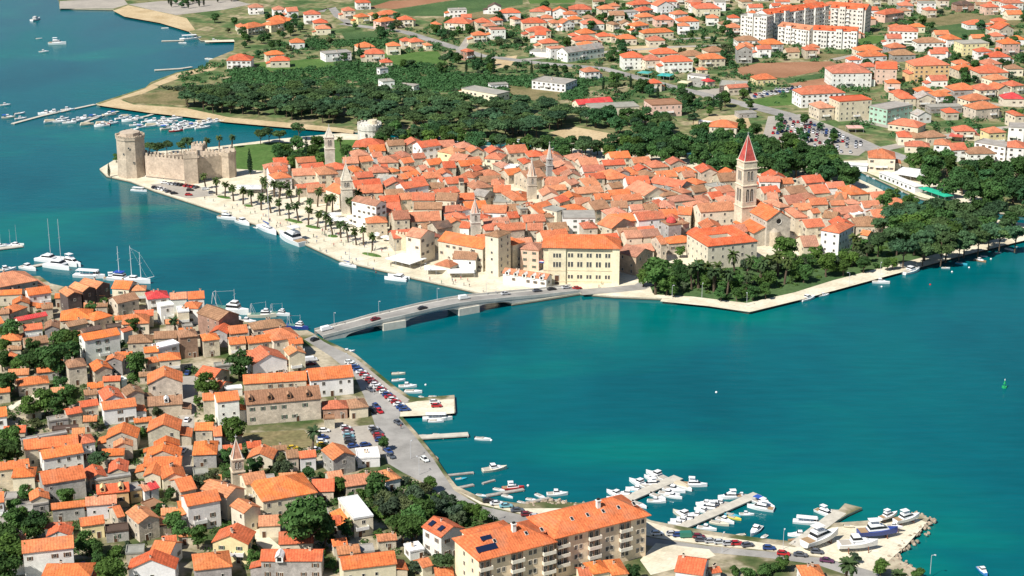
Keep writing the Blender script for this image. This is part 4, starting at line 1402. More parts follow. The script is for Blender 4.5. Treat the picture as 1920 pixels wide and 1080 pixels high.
def town_hall():
    h = 11.5
    N_, L_, R_ = P(1327, 463, Z0 + h), P(1280, 440.5, Z0 + h), P(1422, 453, Z0 + h)
    d = Vector((R_.x - N_.x, R_.y - N_.y)); L = d.length; ang = math.atan2(d.y, d.x); n = Vector((-math.sin(ang), math.cos(ang)))
    W = 24.0
    c = Vector(((N_.x + R_.x) / 2, (N_.y + R_.y) / 2)) + n * W / 2
    root = box_thing("palace", c, ang)
    a, b = L / 2, W / 2; ca, cb = a * .42, b * .42
    mb = MB()
    for x0, y0, x1, y1 in ((-a + .4, -b + .4, a - .4, -cb), (-a + .4, cb, a - .4, b - .4), (-a + .4, -cb, -ca, cb), (ca, -cb, a - .4, cb)):
        mb.box(x0, y0, 0, x1, y1, h, bottom=False)
    link("wall", mb.mesh("wall", [M_WALL]), root, color=(.72, .65, .50))
    rf = MB(); ma, mb2 = (a + ca) / 2, (b + cb) / 2; zr = h + 2.9
    O = [(-a, -b, h), (a, -b, h), (a, b, h), (-a, b, h)]; T = [(x, y, h + .25) for x, y, _ in O]
    M = [(-ma, -mb2, zr), (ma, -mb2, zr), (ma, mb2, zr), (-ma, mb2, zr)]; I = [(-ca, -cb, h + .4), (ca, -cb, h + .4), (ca, cb, h + .4), (-ca, cb, h + .4)]
    for i in range(4):
        j = (i + 1) % 4
        rf.quad(O[i], O[j], T[j], T[i]); rf.quad(T[i], T[j], M[j], M[i]); rf.quad(M[i], M[j], I[j], I[i])
        rf.quad(I[i], I[j], (I[j][0], I[j][1], h - .1), (I[i][0], I[i][1], h - .1))
    link("roof", rf.mesh("roof", [M_ROOF]), root, color=ROOFC['r'])
    put_windows(root, ang, a - .4, b - .4, h, style=0, spacing=4.2, skip=0, floors=3)
    FOOT.append((c.x, c.y, ang and math.cos(ang), math.sin(ang), a, b))
    thing(root, "", "palace", None, (c.x, c.y, 10), "square cream palace with red roof around an open courtyard")
town_hall()

def round_tower():
    b = P(692, 268, Z0); root = link("round_fort", None, None, (b.x, b.y + 6, Z0))
    mb = MB(); mb.prism(ring(20, 7.6), 0, 7.5, scale=.93); mb.prism(ring(20, 7.5), 7.5, 10.5, bottom=True)
    d = link("drum", mb.mesh("drum", [M_STONE]), root, color=(.62, .59, .52))
    mb = MB(); rg = ring(20, 7.2); merlons(mb, rg + rg[:1], 10.5, 1.3, .8, .5, 1.0)
    link("battlement", mb.mesh("battlement", [M_STONE]), d, color=(.66, .62, .54))["kind"] = "stuff"
    mb = MB(); mb.prism(ring(12, 3.0, 0, (2, 1)), 10.5, 12.8, scale=.9, c=(2, 1)); link("roof_turret", mb.mesh("roof_turret", [M_STONE]), d, color=(.64, .55, .4))
    link("window", WIN[5], d, (-1.5, -7.5, 5.0), 0)
    FOOT.append((b.x, b.y + 6, 1, 0, 9, 9))
    thing(root, "", "fort", None, (b.x, b.y, 8), "white round fort tower behind the old town by the channel")
round_tower()

def town_wall():
    k = 6.6667; S = lambda x, y, z=Z0: P(700 + x / k, 370 + y / k, z)
    A, B = S(275, 432, Z0 + 9), S(508, 470, Z0 + 9)
    d = Vector((B.x - A.x, B.y - A.y)); L = d.length; ang = math.atan2(d.y, d.x)
    root = box_thing("town_wall", ((A.x + B.x) / 2, (A.y + B.y) / 2), ang)
    mb = MB(); mb.box(-L / 2, 0, 0, L / 2, 1.6, 8.2, bottom=False); link("wall", mb.mesh("wall", [M_STONE]), root, color=(.64, .53, .37))
    mb = MB(); merlons(mb, [(-L / 2, .4), (L / 2, .4)], 8.2, 1.0, .7, .6, 1.3); link("battlement", mb.mesh("battlement", [M_STONE]), root, color=(.64, .53, .37))["kind"] = "stuff"
    thing(root, "", "wall", None, (A.x, A.y, 6), "short battlemented cream town wall above the white cafe awnings")
town_wall()

# ---------------------------------------------------------------- apartment hotel on the near shore
def hotel():
    S = lambda x, y, z: P(768 + x / 5, 864 + y / 5, z)
    h = 13.2
    A, B = S(640, 945, Z0 + h), S(2262, 527, Z0 + h + .5)
    W = 16.5; L, ang, c = footprint(A, B, W)
    root = box_thing("apartment_hotel", c, ang)
    col = (.86, .69, .48); a, b = L / 2, W / 2
    x_mid = -a + L * .445
    for x0, x1, hh, dy in ((-a, x_mid, h, 0.0), (x_mid, a, h + .6, .9)):
        cx_ = (x0 + x1) / 2; l = x1 - x0
        mb = MB(); mb.box(x0 + .6, -b + .6 + dy, 0, x1 - .6, b - .6 + dy, hh, bottom=False)
        link("wall", mb.mesh("wall", [M_WALL]), root, color=col)
        wl, rf, top = roof_meshes(l + (1.2 if x0 > -a else 0), W + .8, hh, 'h', .5)
        rf.v = [(x + cx_, y + dy, z) for x, y, z in rf.v]
        ro = link("roof", rf.mesh("roof", [M_ROOF]), root, color=(.63, .165, .06))
        nb = int(l / 5.2)
        for i in range(nb):
            x = x0 + l * (i + .5) / nb
            for k in range(4):
                z = hh - 13 + .35 + 3.15 * k
                if i % 2 == 0 and k > 0:
                    bo = link("balcony", BALC, root, (x, -b + .6 + dy, z), 0, color=(.78, .72, .6))
                    mb2 = MB(); mb2.box(-2.0, -.06, .02, 2.0, .02, 2.55); link("loggia", mb2.mesh("loggia", [M_WALL]), root, (x, -b + .6 + dy, z), 0, color=(.36, .22, .14))  # flat panel, no real recess: the recess's shade is put into its dark brown
                    for dx in (-1.1, .9): link("window", WIN[5], root, (x + dx, -b + .52 + dy, z + 1.25), 0, scale=(1.1, 1, 1.05))
                else:
                    for dx in (-.8, .8): link("window", WIN[0], root, (x + dx, -b + .58 + dy, z + 1.5), 0)
            if i % 2 == 1 or random.random() < .5:
                o_ = link("skylight", SKYL, ro, (x, -b * .45 + dy, hh + .24 + (b * .55 + .4) * .5 + .02), 0, scale=1.15); o_.rotation_euler = (math.atan(.5), 0, 0)
        link("chimney", CHIM, ro, (cx_ + 2, -2 + dy, hh + 4.0), color=(.8, .78, .72), scale=1.7)
        for s, rz in ((-1, -math.pi / 2), (1, math.pi / 2)):
            xx = x0 + .6 if s < 0 else x1 - .6
            if (s > 0) != (x1 > a - 1) and s > 0: continue
            if s < 0 and x0 > -a: continue
            for y in (-3.8, 1.5):
                for k in range(4): link("window", WIN[0], root, (xx, y, 1.9 + 3.15 * k), rz)
    o_ = link("solar_panel", SOLAR, root, (-a + 4.5, -b + 3.0, h + 2.0), 0, scale=(3.0, 1.2, 1)); o_.rotation_euler = (.46, 0, 0)
    o_ = link("solar_panel", SOLAR, root, (-a + 6.0, -b + 6.2, h + 3.5), 0, scale=(1.6, .9, 1)); o_.rotation_euler = (.46, 0, 0)
    mb = MB(); wl, rf, top = roof_meshes(15, 9, 12.2, 'h', .42)
    link("rear_wing_roof", rf.mesh("rear_wing_roof", [M_ROOF]), root, (-a + 13, b + 1.2, 0), color=(.63, .165, .06))
    mb.box(-7, -4, 0, 7, 4, 12.2); link("rear_wing", mb.mesh("rear_wing", [M_WALL]), root, (-a + 13, b + 1.2, 0), color=col)
    FOOT.append((c.x, c.y, math.cos(ang), math.sin(ang), a, b))
    thing(root, "", "hotel", None, (c.x, c.y, h), "long apricot apartment hotel with balconies and bright orange roof by the marina")
hotel()

# ---------------------------------------------------------------- apartment blocks of the suburb
def block(a, b, W, h, col, rcol, roof, label, x0, y0, k=5.0):
    A, B = P(x0 + a[0] / k, y0 + a[1] / k, Z0 + h), P(x0 + b[0] / k, y0 + b[1] / k, Z0 + h)
    L, ang, c = footprint(A, B, W)
    root = box_thing("apartment_block", c, ang)
    wl, rf, top = roof_meshes(L, W, h, roof, .42)
    link("wall", wl.mesh("wall", [M_WALL]), root, color=col)
    ro = link("roof", rf.mesh("roof", [M_ROOF, M_ROOF] if roof != 'f' else [M_FLAT, M_FLAT]), root, color=rcol)
    put_windows(root, ang, L / 2 - .35, W / 2 - .35, h - .2, style=4, spacing=3.3, skip=.0)
    nfl = int((h + .2) / 3.05); n = max(1, int(L / 9))
    for i in range(max(1, int(L / 11))):
        x = -L / 2 + L * (i + .5) / max(1, int(L / 11)) + 3.2; top_ = h + random.choice((-.6, .9, 1.8)); dep = random.uniform(.9, 1.8)
        mb = MB(); mb.box(x - 2.4, -W / 2 + .3 - dep, 0, x + 2.4, -W / 2 + .4, top_, bottom=False); bay = link("projecting_bay", mb.mesh("projecting_bay", [M_WALL]), root, color=jit(col, .04))
        if roof != 'f' and top_ > h:
            mb = MB(); mb.prism([(x - 2.7, -W / 2 - dep), (x + 2.7, -W / 2 - dep), (x + 2.7, -W / 2 + 3), (x - 2.7, -W / 2 + 3)], top_, top_ + 1.1, scale=.35, c=(x, -W / 2 + 2)); link("bay_roof", mb.mesh("bay_roof", [M_ROOF]), bay, color=jit(rcol, .1))
        for q in range(nfl):
            for dx in (-1.1, 1.1): link("window", WIN[4], bay, (x + dx, -W / 2 + .3 - dep, (q + .56) * h / nfl), 0, scale=(.75, 1, 1))
    for i in range(n):
        for q in range(1, nfl):
            link("balcony", BALCS, root, (-L / 2 + L * (i + .5) / n, -W / 2 + .35, q * h / nfl + .1), 0, color=(.72, .70, .66))
    for i in range(max(1, int(L / 10))):
        link("dormer", DORM, ro, (-L / 2 + 5 + i * 10, -W / 2 + 2.2, h + .3), color=rcol) if roof != 'f' else link("chimney", CHIM, ro, (-L / 2 + 4 + i * 9, 0, h + .6), color=col)
    FOOT.append((c.x, c.y, math.cos(ang), math.sin(ang), L / 2, W / 2))
    thing(root, "", "apartment block", "apartment blocks of the suburb", (c.x, c.y, h), label)
WH = (.78, .75, .69)
block((1440, 140), (2010, 62), 15, 20, WH, ROOFC['r'], 'g', "longest white apartment block with red roof at the upper right", 1152, 0)
block((1180, 140), (1440, 165), 12, 20, WH, ROOFC['x'], 'f', "white flat topped apartment tower at the left end of the blocks", 1152, 0)
block((105, 70), (440, 95), 17, 20, (.72, .68, .60), ROOFC['r'], 'g', "cream apartment block with a blank grey side at the right of the estate", 1536, 0)
block((1530, 245), (1830, 285), 13, 13, WH, ROOFC['p'], 'g', "lower white apartment block with small pink roof in front of the estate", 1152, 0)
block((-60, 280), (360, 300), 13, 14, WH, ROOFC['r'], 'g', "nearest white apartment block beside the brown field", 1536, 0)

# ---------------------------------------------------------------- infill houses between the surveyed ones
def free(cx, cy, ang, L, W, pad=.0):
    ux, uy = math.cos(ang), math.sin(ang)
    for i in (-1, -.5, 0, .5, 1):
        for j in (-1, -.5, 0, .5, 1):
            x, y = cx + ux * i * (L / 2 - pad) - uy * j * (W / 2 - pad), cy + uy * i * (L / 2 - pad) + ux * j * (W / 2 - pad)
            if hits(x, y): return False
    return True
def infill(poly_px, zone, n, codes, ang0, hrange, lr, wr, tries=9000, seed=5, pad=.8):
    rng = random.Random(seed)
    poly = [P(x, y, Z0) for x, y in poly_px]
    xs = [p.x for p in poly]; ys = [p.y for p in poly]; made = 0
    for q in range(tries):
        if made >= n: break
        x, y = rng.uniform(min(xs), max(xs)), rng.uniform(min(ys), max(ys))
        if not inside(x, y, poly) or (zone in 'SF' and any(inside(x + ox, y + oy, a_) for a_ in AVOID for ox, oy in ((0, 0), (4, 0), (-4, 0), (0, 4), (0, -4)))): continue
        L, W = rng.uniform(*lr), rng.uniform(*wr)
        if q > tries * .5: L, W = L * .75, W * .75
        ang = R(ang0 + rng.choice((0, 0, 90)) + rng.uniform(-6, 6))
        while ang > R(60): ang -= math.pi / 2
        if not free(x, y, ang, L, W, pad): continue
        h = rng.uniform(*hrange)
        ux, uy = math.cos(ang), math.sin(ang)
        Wd = W * DEEP[zone]
        fx, fy = x + uy * Wd / 2, y - ux * Wd / 2
        a = PX((fx - ux * L / 2, fy - uy * L / 2, Z0 + h)); b = PX((fx + ux * L / 2, fy + uy * L / 2, Z0 + h))
        make_house(a, b, W, h, rng.choice(codes), zone); made += 1
    return made
TOWN_PX = px("""500 336 520 322 600 316 640 306 720 290 770 282 830 285 900 292 1000 305 1100 310 1180 312 1250 322 1330 335 1400 345 1440 350 1520 356 1580 366 1640 385
 1640 400 1600 440 1560 450 1500 458 1420 462 1350 470 1240 482 1180 500 1100 510 1000 506 960 500 900 498 800 488 740 468 700 436 672 410 640 392 560 368""")
NI = infill(TOWN_PX, 'T', 110, ['gso', 'gso', 'gsr', 'hso', 'gsb', 'Gso', 'gst', 'hsp', 'gwr', 'gco', 'Gsr', 'hsr'], 14, (5.0, 7.2), (9, 14), (8, 12))
NS = infill(px("700 60 900 40 1150 0 1380 -20 1700 -20 1930 -10 1930 300 1860 300 1640 180 1460 110 1250 140 1000 96"), 'S', 120, ['hco', 'hcr', 'hwo', 'hwr', 'hcb', 'hko', 'gco', 'gwr', 'hsr', 'gcb'], 5, (4.5, 7), (9, 14), (8, 11), 3000, 8, -2.5)
NF = infill(px("0 560 260 560 520 630 600 700 690 800 740 880 640 940 760 1010 760 1090 0 1090"), 'F', 55, ['gso', 'fsx', 'gsr', 'gsb', 'fgx', 'gco', 'hso', 'gst'], 12, (2.8, 4.4), (4.5, 8), (4, 6.5), 5000, 21, .2)
NE = infill(px("1560 372 1640 384 1700 402 1660 440 1600 446 1540 440"), 'T', 14, ['gso', 'gsr', 'hso', 'gsb', 'hco'], 8, (4.5, 6.5), (9, 13), (8, 11), 3000, 22, .3)
print("infill", NI, NS, NF, NE)

# ---------------------------------------------------------------- bridge
def bridge():
    near = [(606, 640, 1.7), (652, 632, 2.6), (685, 626.5, 3.3), (718, 620, 4.0), (760, 613, 4.6), (810, 602.5, 5.0), (860, 592, 4.9), (898, 585, 4.5), (930, 579.5, 3.9), (960, 574, 3.3), (1020, 564.5, 2.3), (1088, 553.5, 1.5)]
    n_ = [P(x, y, 0) for x, y, _ in near]; zt = [z + .2 for _, _, z in near]
    # denser stations
    st = []
    for i in range(len(n_) - 1):
        for t in (0, .2, .4, .6, .8):
            st.append((n_[i].lerp(n_[i + 1], t), zt[i] * (1 - t) + zt[i + 1] * t, i + t))
    st.append((n_[-1], zt[-1], len(n_) - 1))
    org = n_[4].copy()
    root = link("road_bridge", None, None, (org.x, org.y, 0))
    Wd = 9.5
    pts = []
    for i, (p, z, s) in enumerate(st):
        d = (st[min(i + 1, len(st) - 1)][0] - st[max(i - 1, 0)][0]).normalized(); n = Vector((-d.y, d.x, 0))
        # soffit: arches between the piers
        def arch(s0, s1, zs):
            t = (s - s0) / (s1 - s0); return zs + (z - 1.1 - zs) * max(0.0, 1 - (2 * t - 1) ** 2) ** .5
        if 1 <= s <= 3: zb = arch(1, 3, max(.9, z - 2.2))
        elif 4 <= s <= 6: zb = arch(4, 6, max(1.2, z - 2.4))
        elif 7 <= s <= 9: zb = arch(7, 9, max(.9, z - 2.3))
        else: zb = -1.0
        pts.append((p - org, p - org + n * Wd, z, zb, n))
    deck, side, road = MB(), MB(), MB(); par = [MB(), MB()]
    for i in range(len(pts) - 1):
        (a, b, z, zb, n), (a2, b2, z2, zb2, n2) = pts[i], pts[i + 1]
        f = lambda p, zz_: (p.x, p.y, zz_)
        side.quad(f(a, zb), f(a2, zb2), f(a2, z2), f(a, z)); side.quad(f(b2, zb2), f(b, zb), f(b, z), f(b2, z2))
        side.quad(f(a, zb), f(b, zb), f(b2, zb2), f(a2, zb2)); deck.quad(f(a, z), f(a2, z2), f(b2, z2), f(b, z))
        e, e2 = n * 1.4, n2 * 1.4
        road.quad(f(a + e, z + .02), f(a2 + e2, z2 + .02), f(b2 - e2, z2 + .02), f(b - e, z + .02))
        for q, q2, s_ in ((a, a2, 1), (b, b2, -1)):
            t, t2 = n * .25 * s_, n2 * .25 * s_; o1, o2 = n * -.12 * s_, n2 * -.12 * s_
            A_, B_, C_, D_ = q + o1, q2 + o2, q2 + t2, q + t
            pq = par[0 if s_ > 0 else 1]
            pq.quad(f(A_, z - .5), f(B_, z2 - .5), f(B_, z2 + .8), f(A_, z + .8)); pq.quad(f(C_, z2), f(D_, z), f(D_, z + .8), f(C_, z2 + .8)); pq.quad(f(A_, z + .8), f(B_, z2 + .8), f(C_, z2 + .8), f(D_, z + .8))
    link("arch_span", side.mesh("arch_span", [M_CONC]), root); link("deck", deck.mesh("deck", [M_CONC]), root)
    link("carriageway", road.mesh("carriageway", [M_ASPH]), root); [link("parapet", q.mesh("parapet", [M_CONC]), root) for q in par]
    for i0, i1 in ((3, 4), (6, 7)):
        a, b = n_[i0] - org, n_[i1] - org; d = (b - a).normalized(); n = Vector((-d.y, d.x, 0))
        mb = MB(); rg = [a - n * .7, b - n * .7, b + n * (Wd + .7), a + n * (Wd + .7)]
        mb.prism([(p.x, p.y) for p in rg], -3, 3.2); link("pier", mb.mesh("pier", [mat("pale_pier", (.62, .58, .49), .9, noise=((.6, .1),))]), root)
    for i in (4, 16, 28, 40):
        a, b, z, _, n = pts[i]
        mb = MB(); q = b - n * .6
        mb.tube((q.x, q.y, z), (q.x, q.y, z + 6), .09, .06, 6); mb.tube((q.x, q.y, z + 6), (q.x - n.x * 1.2, q.y - n.y * 1.2, z + 6.2), .05, .05, 5); mb.box(q.x - n.x * 1.4 - .2, q.y - n.y * 1.4 - .2, z + 6.1, q.x - n.x * 1.4 + .2, q.y - n.y * 1.4 + .2, z + 6.35)
        link("lamp_post", mb.mesh("lamp_post", [M_METAL]), root)
    thing(root, "", "bridge", None, (org.x, org.y, 4), "low grey three arched road bridge crossing the strait")
    return [(org + p[0] + p[4] * (Wd / 2), p[2]) for p in pts]
DECK = bridge()
# ---------------------------------------------------------------- trees
NR = np.random.default_rng(4)
def leaf_cloud(name, blobs, n, leaf, material, up=.25):
    """leaf-sized faces spread through a set of lobes: blobs rows (x, y, z, rx, rz)"""
    B = np.array(blobs, float)
    wgt = B[:, 3] ** 2 * B[:, 4] ** .5; wgt /= wgt.sum()
    idx = NR.choice(len(B), n, p=wgt)
    d = NR.normal(size=(n, 3)); d /= np.linalg.norm(d, axis=1)[:, None]
    d[:, 2] = np.where(d[:, 2] < -.35, -d[:, 2] * .6, d[:, 2])
    rad = NR.uniform(.62, 1.05, n)[:, None]
    c = B[idx, :3] + d * rad * np.stack([B[idx, 3], B[idx, 3], B[idx, 4]], 1)
    nrm = d + NR.normal(size=(n, 3)) * .55; nrm[:, 2] += up; nrm /= np.linalg.norm(nrm, axis=1)[:, None]
    t = np.cross(nrm, NR.normal(size=(n, 3))); t /= np.linalg.norm(t, axis=1)[:, None]
    b = np.cross(nrm, t)
    s = leaf * NR.uniform(.55, 1.35, n)[:, None]
    v = np.stack([c - t * s - b * s * .6, c + t * s - b * s * .45, c + t * s * .7 + b * s * .7, c - t * s * .8 + b * s * .55], 1).reshape(-1, 3)
    me = bpy.data.meshes.new(name)
    me.from_pydata(v.tolist(), [], np.arange(4 * n).reshape(-1, 4).tolist())
    me.materials.append(material); me.update()
    return me
def rnd_blobs(n, rxy, z0, z1, r0, r1, flat=.8, rng=random):
    out = []
    for i in range(n):
        a = rng.uniform(0, 2 * math.pi); q = rxy * math.sqrt(rng.random()); z = rng.uniform(z0, z1)
        k = 1 - .35 * abs((z - (z0 + z1) / 2) / max(.01, (z1 - z0) / 2))
        r = rng.uniform(r0, r1)
        out.append((q * k * math.cos(a), q * k * math.sin(a), z, r, r * flat))
    return out
def trunk_mesh(name, h_, r_, limbs=4, spread=.5, rng=random):
    mb = MB(); z = 0; p = Vector((0, 0, -.05)); n = 3
    for i in range(n):
        q = Vector((rng.uniform(-.03, .03), rng.uniform(-.03, .03), h_ * (i + 1) / n)); mb.tube(p, q, r_ * (1 - .22 * i), r_ * (1 - .22 * (i + 1)), 6); p = q
    for k in range(limbs):
        a = 2 * math.pi * k / limbs + rng.uniform(-.4, .4)
        s = Vector((0, 0, h_ * rng.uniform(.55, .9))); e = s + Vector((math.cos(a) * spread, math.sin(a) * spread, h_ * rng.uniform(.3, .6)))
        mb.tube(s, e, r_ * .5, r_ * .18, 5)
    return mb.mesh(name, [M_BARK])
# unit trees: crown radius 1, crown centre at z = zc, ground at 0
rt = random.Random(3)
KINDS = {}
for i in range(4):
    KINDS[("broad", i)] = (trunk_mesh("trunk", .8, .085, 5, .45, rt), leaf_cloud("crown", rnd_blobs(15, .68, .62, 1.65, .28, .46, .85, rt), 2000, .08, M_LEAF), 1.15)
for i in range(4):
    KINDS[("pine", i)] = (trunk_mesh("trunk", 1.25, .06, 6, .55, rt), leaf_cloud("crown", rnd_blobs(14, .78, 1.15, 1.75, .24, .42, .6, rt), 1900, .078, M_PINE), 1.45)
for i in range(3):
    KINDS[("oak", i)] = (trunk_mesh("trunk", .7, .09, 5, .45, rt), leaf_cloud("crown", rnd_blobs(18, .7, .5, 1.6, .24, .42, .9, rt), 2200, .075, M_OAK), 1.1)
for i in range(2):
    KINDS[("olive", i)] = (trunk_mesh("trunk", .5, .08, 5, .4, rt), leaf_cloud("crown", rnd_blobs(13, .68, .5, 1.25, .26, .42, .85, rt), 1700, .078, M_OLIVE), .9)
    KINDS[("shrub", i)] = (trunk_mesh("trunk", .3, .06, 4, .3, rt), leaf_cloud("crown", rnd_blobs(10, .62, .25, .75, .3, .45, .8, rt), 1000, .09, M_LEAF), .5)
cy = [(0, 0, .5 + k * .55, .62 * math.sin(min(1, (k + 1.2) / 3.2) * 1.57) * (1 - max(0, k - 4) * .13), .5) for k in range(10)]
KINDS[("cypress", 0)] = (trunk_mesh("trunk", 1.2, .1, 3, .2, rt), leaf_cloud("crown", cy, 1500, .09, M_CYP), 3.0)
def palm_meshes(seed, n=30, drop=1.0):
    rng = random.Random(seed)
    mt = MB(); p = Vector((0, 0, -.1)); lean = Vector((rng.uniform(-.04, .04), rng.uniform(-.04, .04), 0))
    for i in range(6):
        q = Vector((0, 0, 2.2 * (i + 1) / 6)) + lean * (i + 1) ** 1.3
        mt.tube(p, q, .15 - .01 * i, .15 - .01 * (i + 1), 7); p = q
    mc = MB()
    for k in range(n):
        a = 2 * math.pi * k / n + rng.uniform(-.2, .2); el = rng.uniform(-.35, 1.25); L_ = rng.uniform(.85, 1.1)
        d = Vector((math.cos(a), math.sin(a), 0)); s = Vector((-math.sin(a), math.cos(a), 0)); pt = p.copy(); prev = None; e = el
        for j in range(6):
            wd = .17 * math.sin((j + .6) / 6.2 * math.pi) + .015
            cur = (pt + s * wd - Vector((0, 0, wd * .55)), pt.copy(), pt - s * wd - Vector((0, 0, wd * .55)))
            if prev:
                mc.quad(prev[1], prev[0], cur[0] + (cur[1] - cur[0]) * .25, cur[1]); mc.quad(prev[2], prev[1], cur[1], cur[2] + (cur[1] - cur[2]) * .25)
            prev = cur
            pt = pt + (d * math.cos(e) + Vector((0, 0, math.sin(e)))) * (L_ / 5.5); e -= .33 * drop
    return mt.mesh("trunk", [M_BARK]), mc.mesh("crown", [M_PALM]), 2.2
for i in range(3): KINDS[("palm", i)] = palm_meshes(20 + i)
NK = dict(oak=3, broad=4, pine=4, olive=2, shrub=2, cypress=1, palm=3)
TNAME = dict(oak="evergreen_oak", broad="broadleaf_tree", pine="pine_tree", olive="olive_tree", shrub="garden_shrub", cypress="cypress_tree", palm="palm_tree")
TDESC = dict(oak="rounded evergreen oak", broad="leafy green tree", pine="dark green umbrella pine", olive="grey green olive tree", shrub="low green shrub", cypress="slim dark cypress", palm="date palm with feathery crown")
TREE_XY = []
def tree_at(x, y, r, kind, group, zs=1.0, rng=random, z=Z0):
    i = rng.randrange(NK[kind]); tm, cm, zc = KINDS[(kind, i)]
    root = link(TNAME[kind], None, None, (x, y, z), rng.uniform(0, 6.28), scale=(r, r, r * zs))
    link("trunk", tm, root); link("crown", cm, root)
    TREE_XY.append((x, y, r))
    d = TDESC[kind]
    if kind not in ("palm", "shrub"):
        d = ("big " if r > 6.2 else "small " if r < 3.2 else "") + d
    thing(root, d, "palm" if kind == "palm" else "shrub" if kind == "shrub" else "tree", group, (x, y, z + zc * r * zs))
    return root
def tree_px(px_, py_, r, kind, group, zs=1.0):
    """placed by its crown centre"""
    zc = KINDS[(kind, 0)][2] * r * zs
    p = P(px_, py_, Z0 + zc); tree_at(p.x, p.y, r, kind, group, zs)

TREES = """
@0 864 5
620 330 3.2 b
320 590 4.2 b
130 560 3.8 b
60 720 4.6 b
80 850 5.4 b
30 1000 5 b
100 390 2.2 s
830 760 3.6 b
930 915 2.6 b
900 830 2.4 b
1200 800 2.2 o
1330 790 2 o
1620 570 3.6 b
1720 650 3 b
1850 690 3.6 b
1250 860 2 s
1080 850 2.6 s
1050 1040 4.5 b
1870 180 2.8 o
@384 864 5
960 560 8.0 b
1120 640 5 b
850 520 4.6 b
1600 220 4.4 b
1260 210 2.8 b
1750 430 4 o
1850 600 4.6 b
1700 330 3.6 o
1900 420 4.2 o
1480 300 2.5 s
450 800 2.3 b
450 900 2.4 b
1180 970 2 s
470 40 3.2 b
720 50 3.4 o
980 120 2.4 b
60 150 3.4 o
1330 590 2.6 p
@768 864 5
60 300 3.8 o
250 420 4 o
120 480 4.6 b
350 380 3.4 o
60 630 4.4 b
420 480 3.4 o
200 210 2.4 b
500 430 2.2 b
620 460 2 b
700 510 2 b
560 450 2 b
320 930 3.7 c
60 990 2.4 o
20 560 5 b
@0 648 5
500 110 6.5 b
330 160 4.6 b
640 60 4.6 b
60 340 4.6 b
1270 170 4.6 b
560 350 3 b
420 500 5 b
620 470 4.4 b
300 560 4 b
520 560 4 b
330 720 2.3 o
280 790 2.2 s
110 850 4.6 b
60 1000 5.4 b
880 740 2.4 o
1470 600 2.8 o
1300 810 2.6 s
1250 285 2.6 s
1250 770 2 o
40 140 2.8 b
230 410 2 o
930 1045 3.6 c
1320 320 1.8 s
@384 648 5
320 160 5.4 b
40 360 4.6 b
250 780 4.6 b
1000 820 3.6 p
1670 910 2.3 b
200 1020 2.6 b
720 1050 2.6 o
430 960 2.4 s
@0 432 5
850 720 2.8 b
980 690 2.8 b
1250 880 3.4 b
100 930 4.6 b
560 1030 5 b
680 1040 5 b
1650 840 3.0 p
350 850 2 o
450 970 2 s
@1152 864 5
1400 1020 2.6 s
1490 1000 2.4 s
1580 950 2.3 b
1250 1045 2.6 s
170 1040 2.6 b
1780 1040 2 s
1130 1030 2 s
@1536 864 5
240 960 4.2 p
720 1065 3.4 p
580 990 2.6 b
335 900 2.0 o
930 1050 2.2 s
@1152 432 5
390 400 7.4 b
275 430 3.6 b
490 490 4.4 b
630 370 3.6 b
730 350 3.2 p
800 430 3.6 b
940 350 3.6 p
1065 410 3.2 p
1140 230 4.0 p
1240 410 3.2 p
1245 270 3.4 p
1370 310 3.6 p
1600 150 6.0 b
1690 290 4.6 b
1605 280 3.6 p
1780 390 3.8 b
1000 590 2.8 b
1150 585 3.0 b
1300 570 3.2 b
1420 555 3.2 b
650 520 2.6 o
1450 440 3.8 b
870 480 3.2 b
1100 500 3.0 b
1330 470 3.2 b
560 560 2.4 b
620 190 2.6 b
1230 590 2.6 s
1060 620 2.2 s
@1536 432 5
70 300 5.2 b
230 340 3.4 b
340 240 4.4 o
420 310 3.4 b
560 70 5.6 i
800 140 6.6 i
1000 60 7.0 i
740 30 6.4 i
1200 80 6.6 i
1370 60 6 i
1500 50 6 i
980 170 5 i
1150 170 5 i
640 310 2.6 b
690 300 2.6 b
1700 20 5.6 i
1850 10 6 i
540 330 2.2 s
1320 130 4.6 i
900 80 6 b
1600 0 6 i
1080 0 6 b
860 -40 6.6 b
1000 -80 6.6 b
1150 -60 6.6 i
1300 -60 6.4 i
1450 -50 6 i
720 -60 6 b
1250 20 6 b
@192 216 5
510 290 4.6 i
440 280 3.6 i
600 270 3.4 i
800 245 4.8 i
740 280 3.4 i
970 230 3.2 p
1090 215 3.2 p
1210 200 3.2 p
1480 170 4.2 i
1560 150 4.4 i
1660 170 4 i
1840 110 5 i
1640 330 4.0 b
1700 380 4.2 b
1380 430 2.2 c
1780 440 4 b
130 390 2.4 b
60 510 1.2 c
@480 216 6.6667
330 420 4.2 b
300 520 3.6 b
520 350 4.6 b
520 520 4.6 b
560 600 3.6 b
760 330 4.6 b
720 460 4.6 b
800 540 3.8 b
630 420 2.3 c
1060 290 3.0 p
1120 440 4.0 b
1250 480 3.8 b
1340 470 3.4 b
1560 290 4.4 b
1660 340 4.2 b
1870 270 4.4 b
1200 560 2.6 b
430 440 3.6 b
"""
KEY = dict(b="broad", o="olive", s="shrub", p="palm", i="pine", c="cypress")
for t, x0, y0, k in read_rows(TREES):
    kd = KEY[t[3]]
    if kd == "cypress" and float(t[2]) > 3: kd = "pine"
    grp = "palms of the park and quays" if kd == "palm" else "trees of gardens and parks"
    tree_px(x0 + float(t[0]) / k, y0 + float(t[1]) / k, float(t[2]) * (1.0 if kd == 'palm' else 1.18), kd, grp, 1.45 if kd == 'palm' and x0 == 1152 else 1.0)
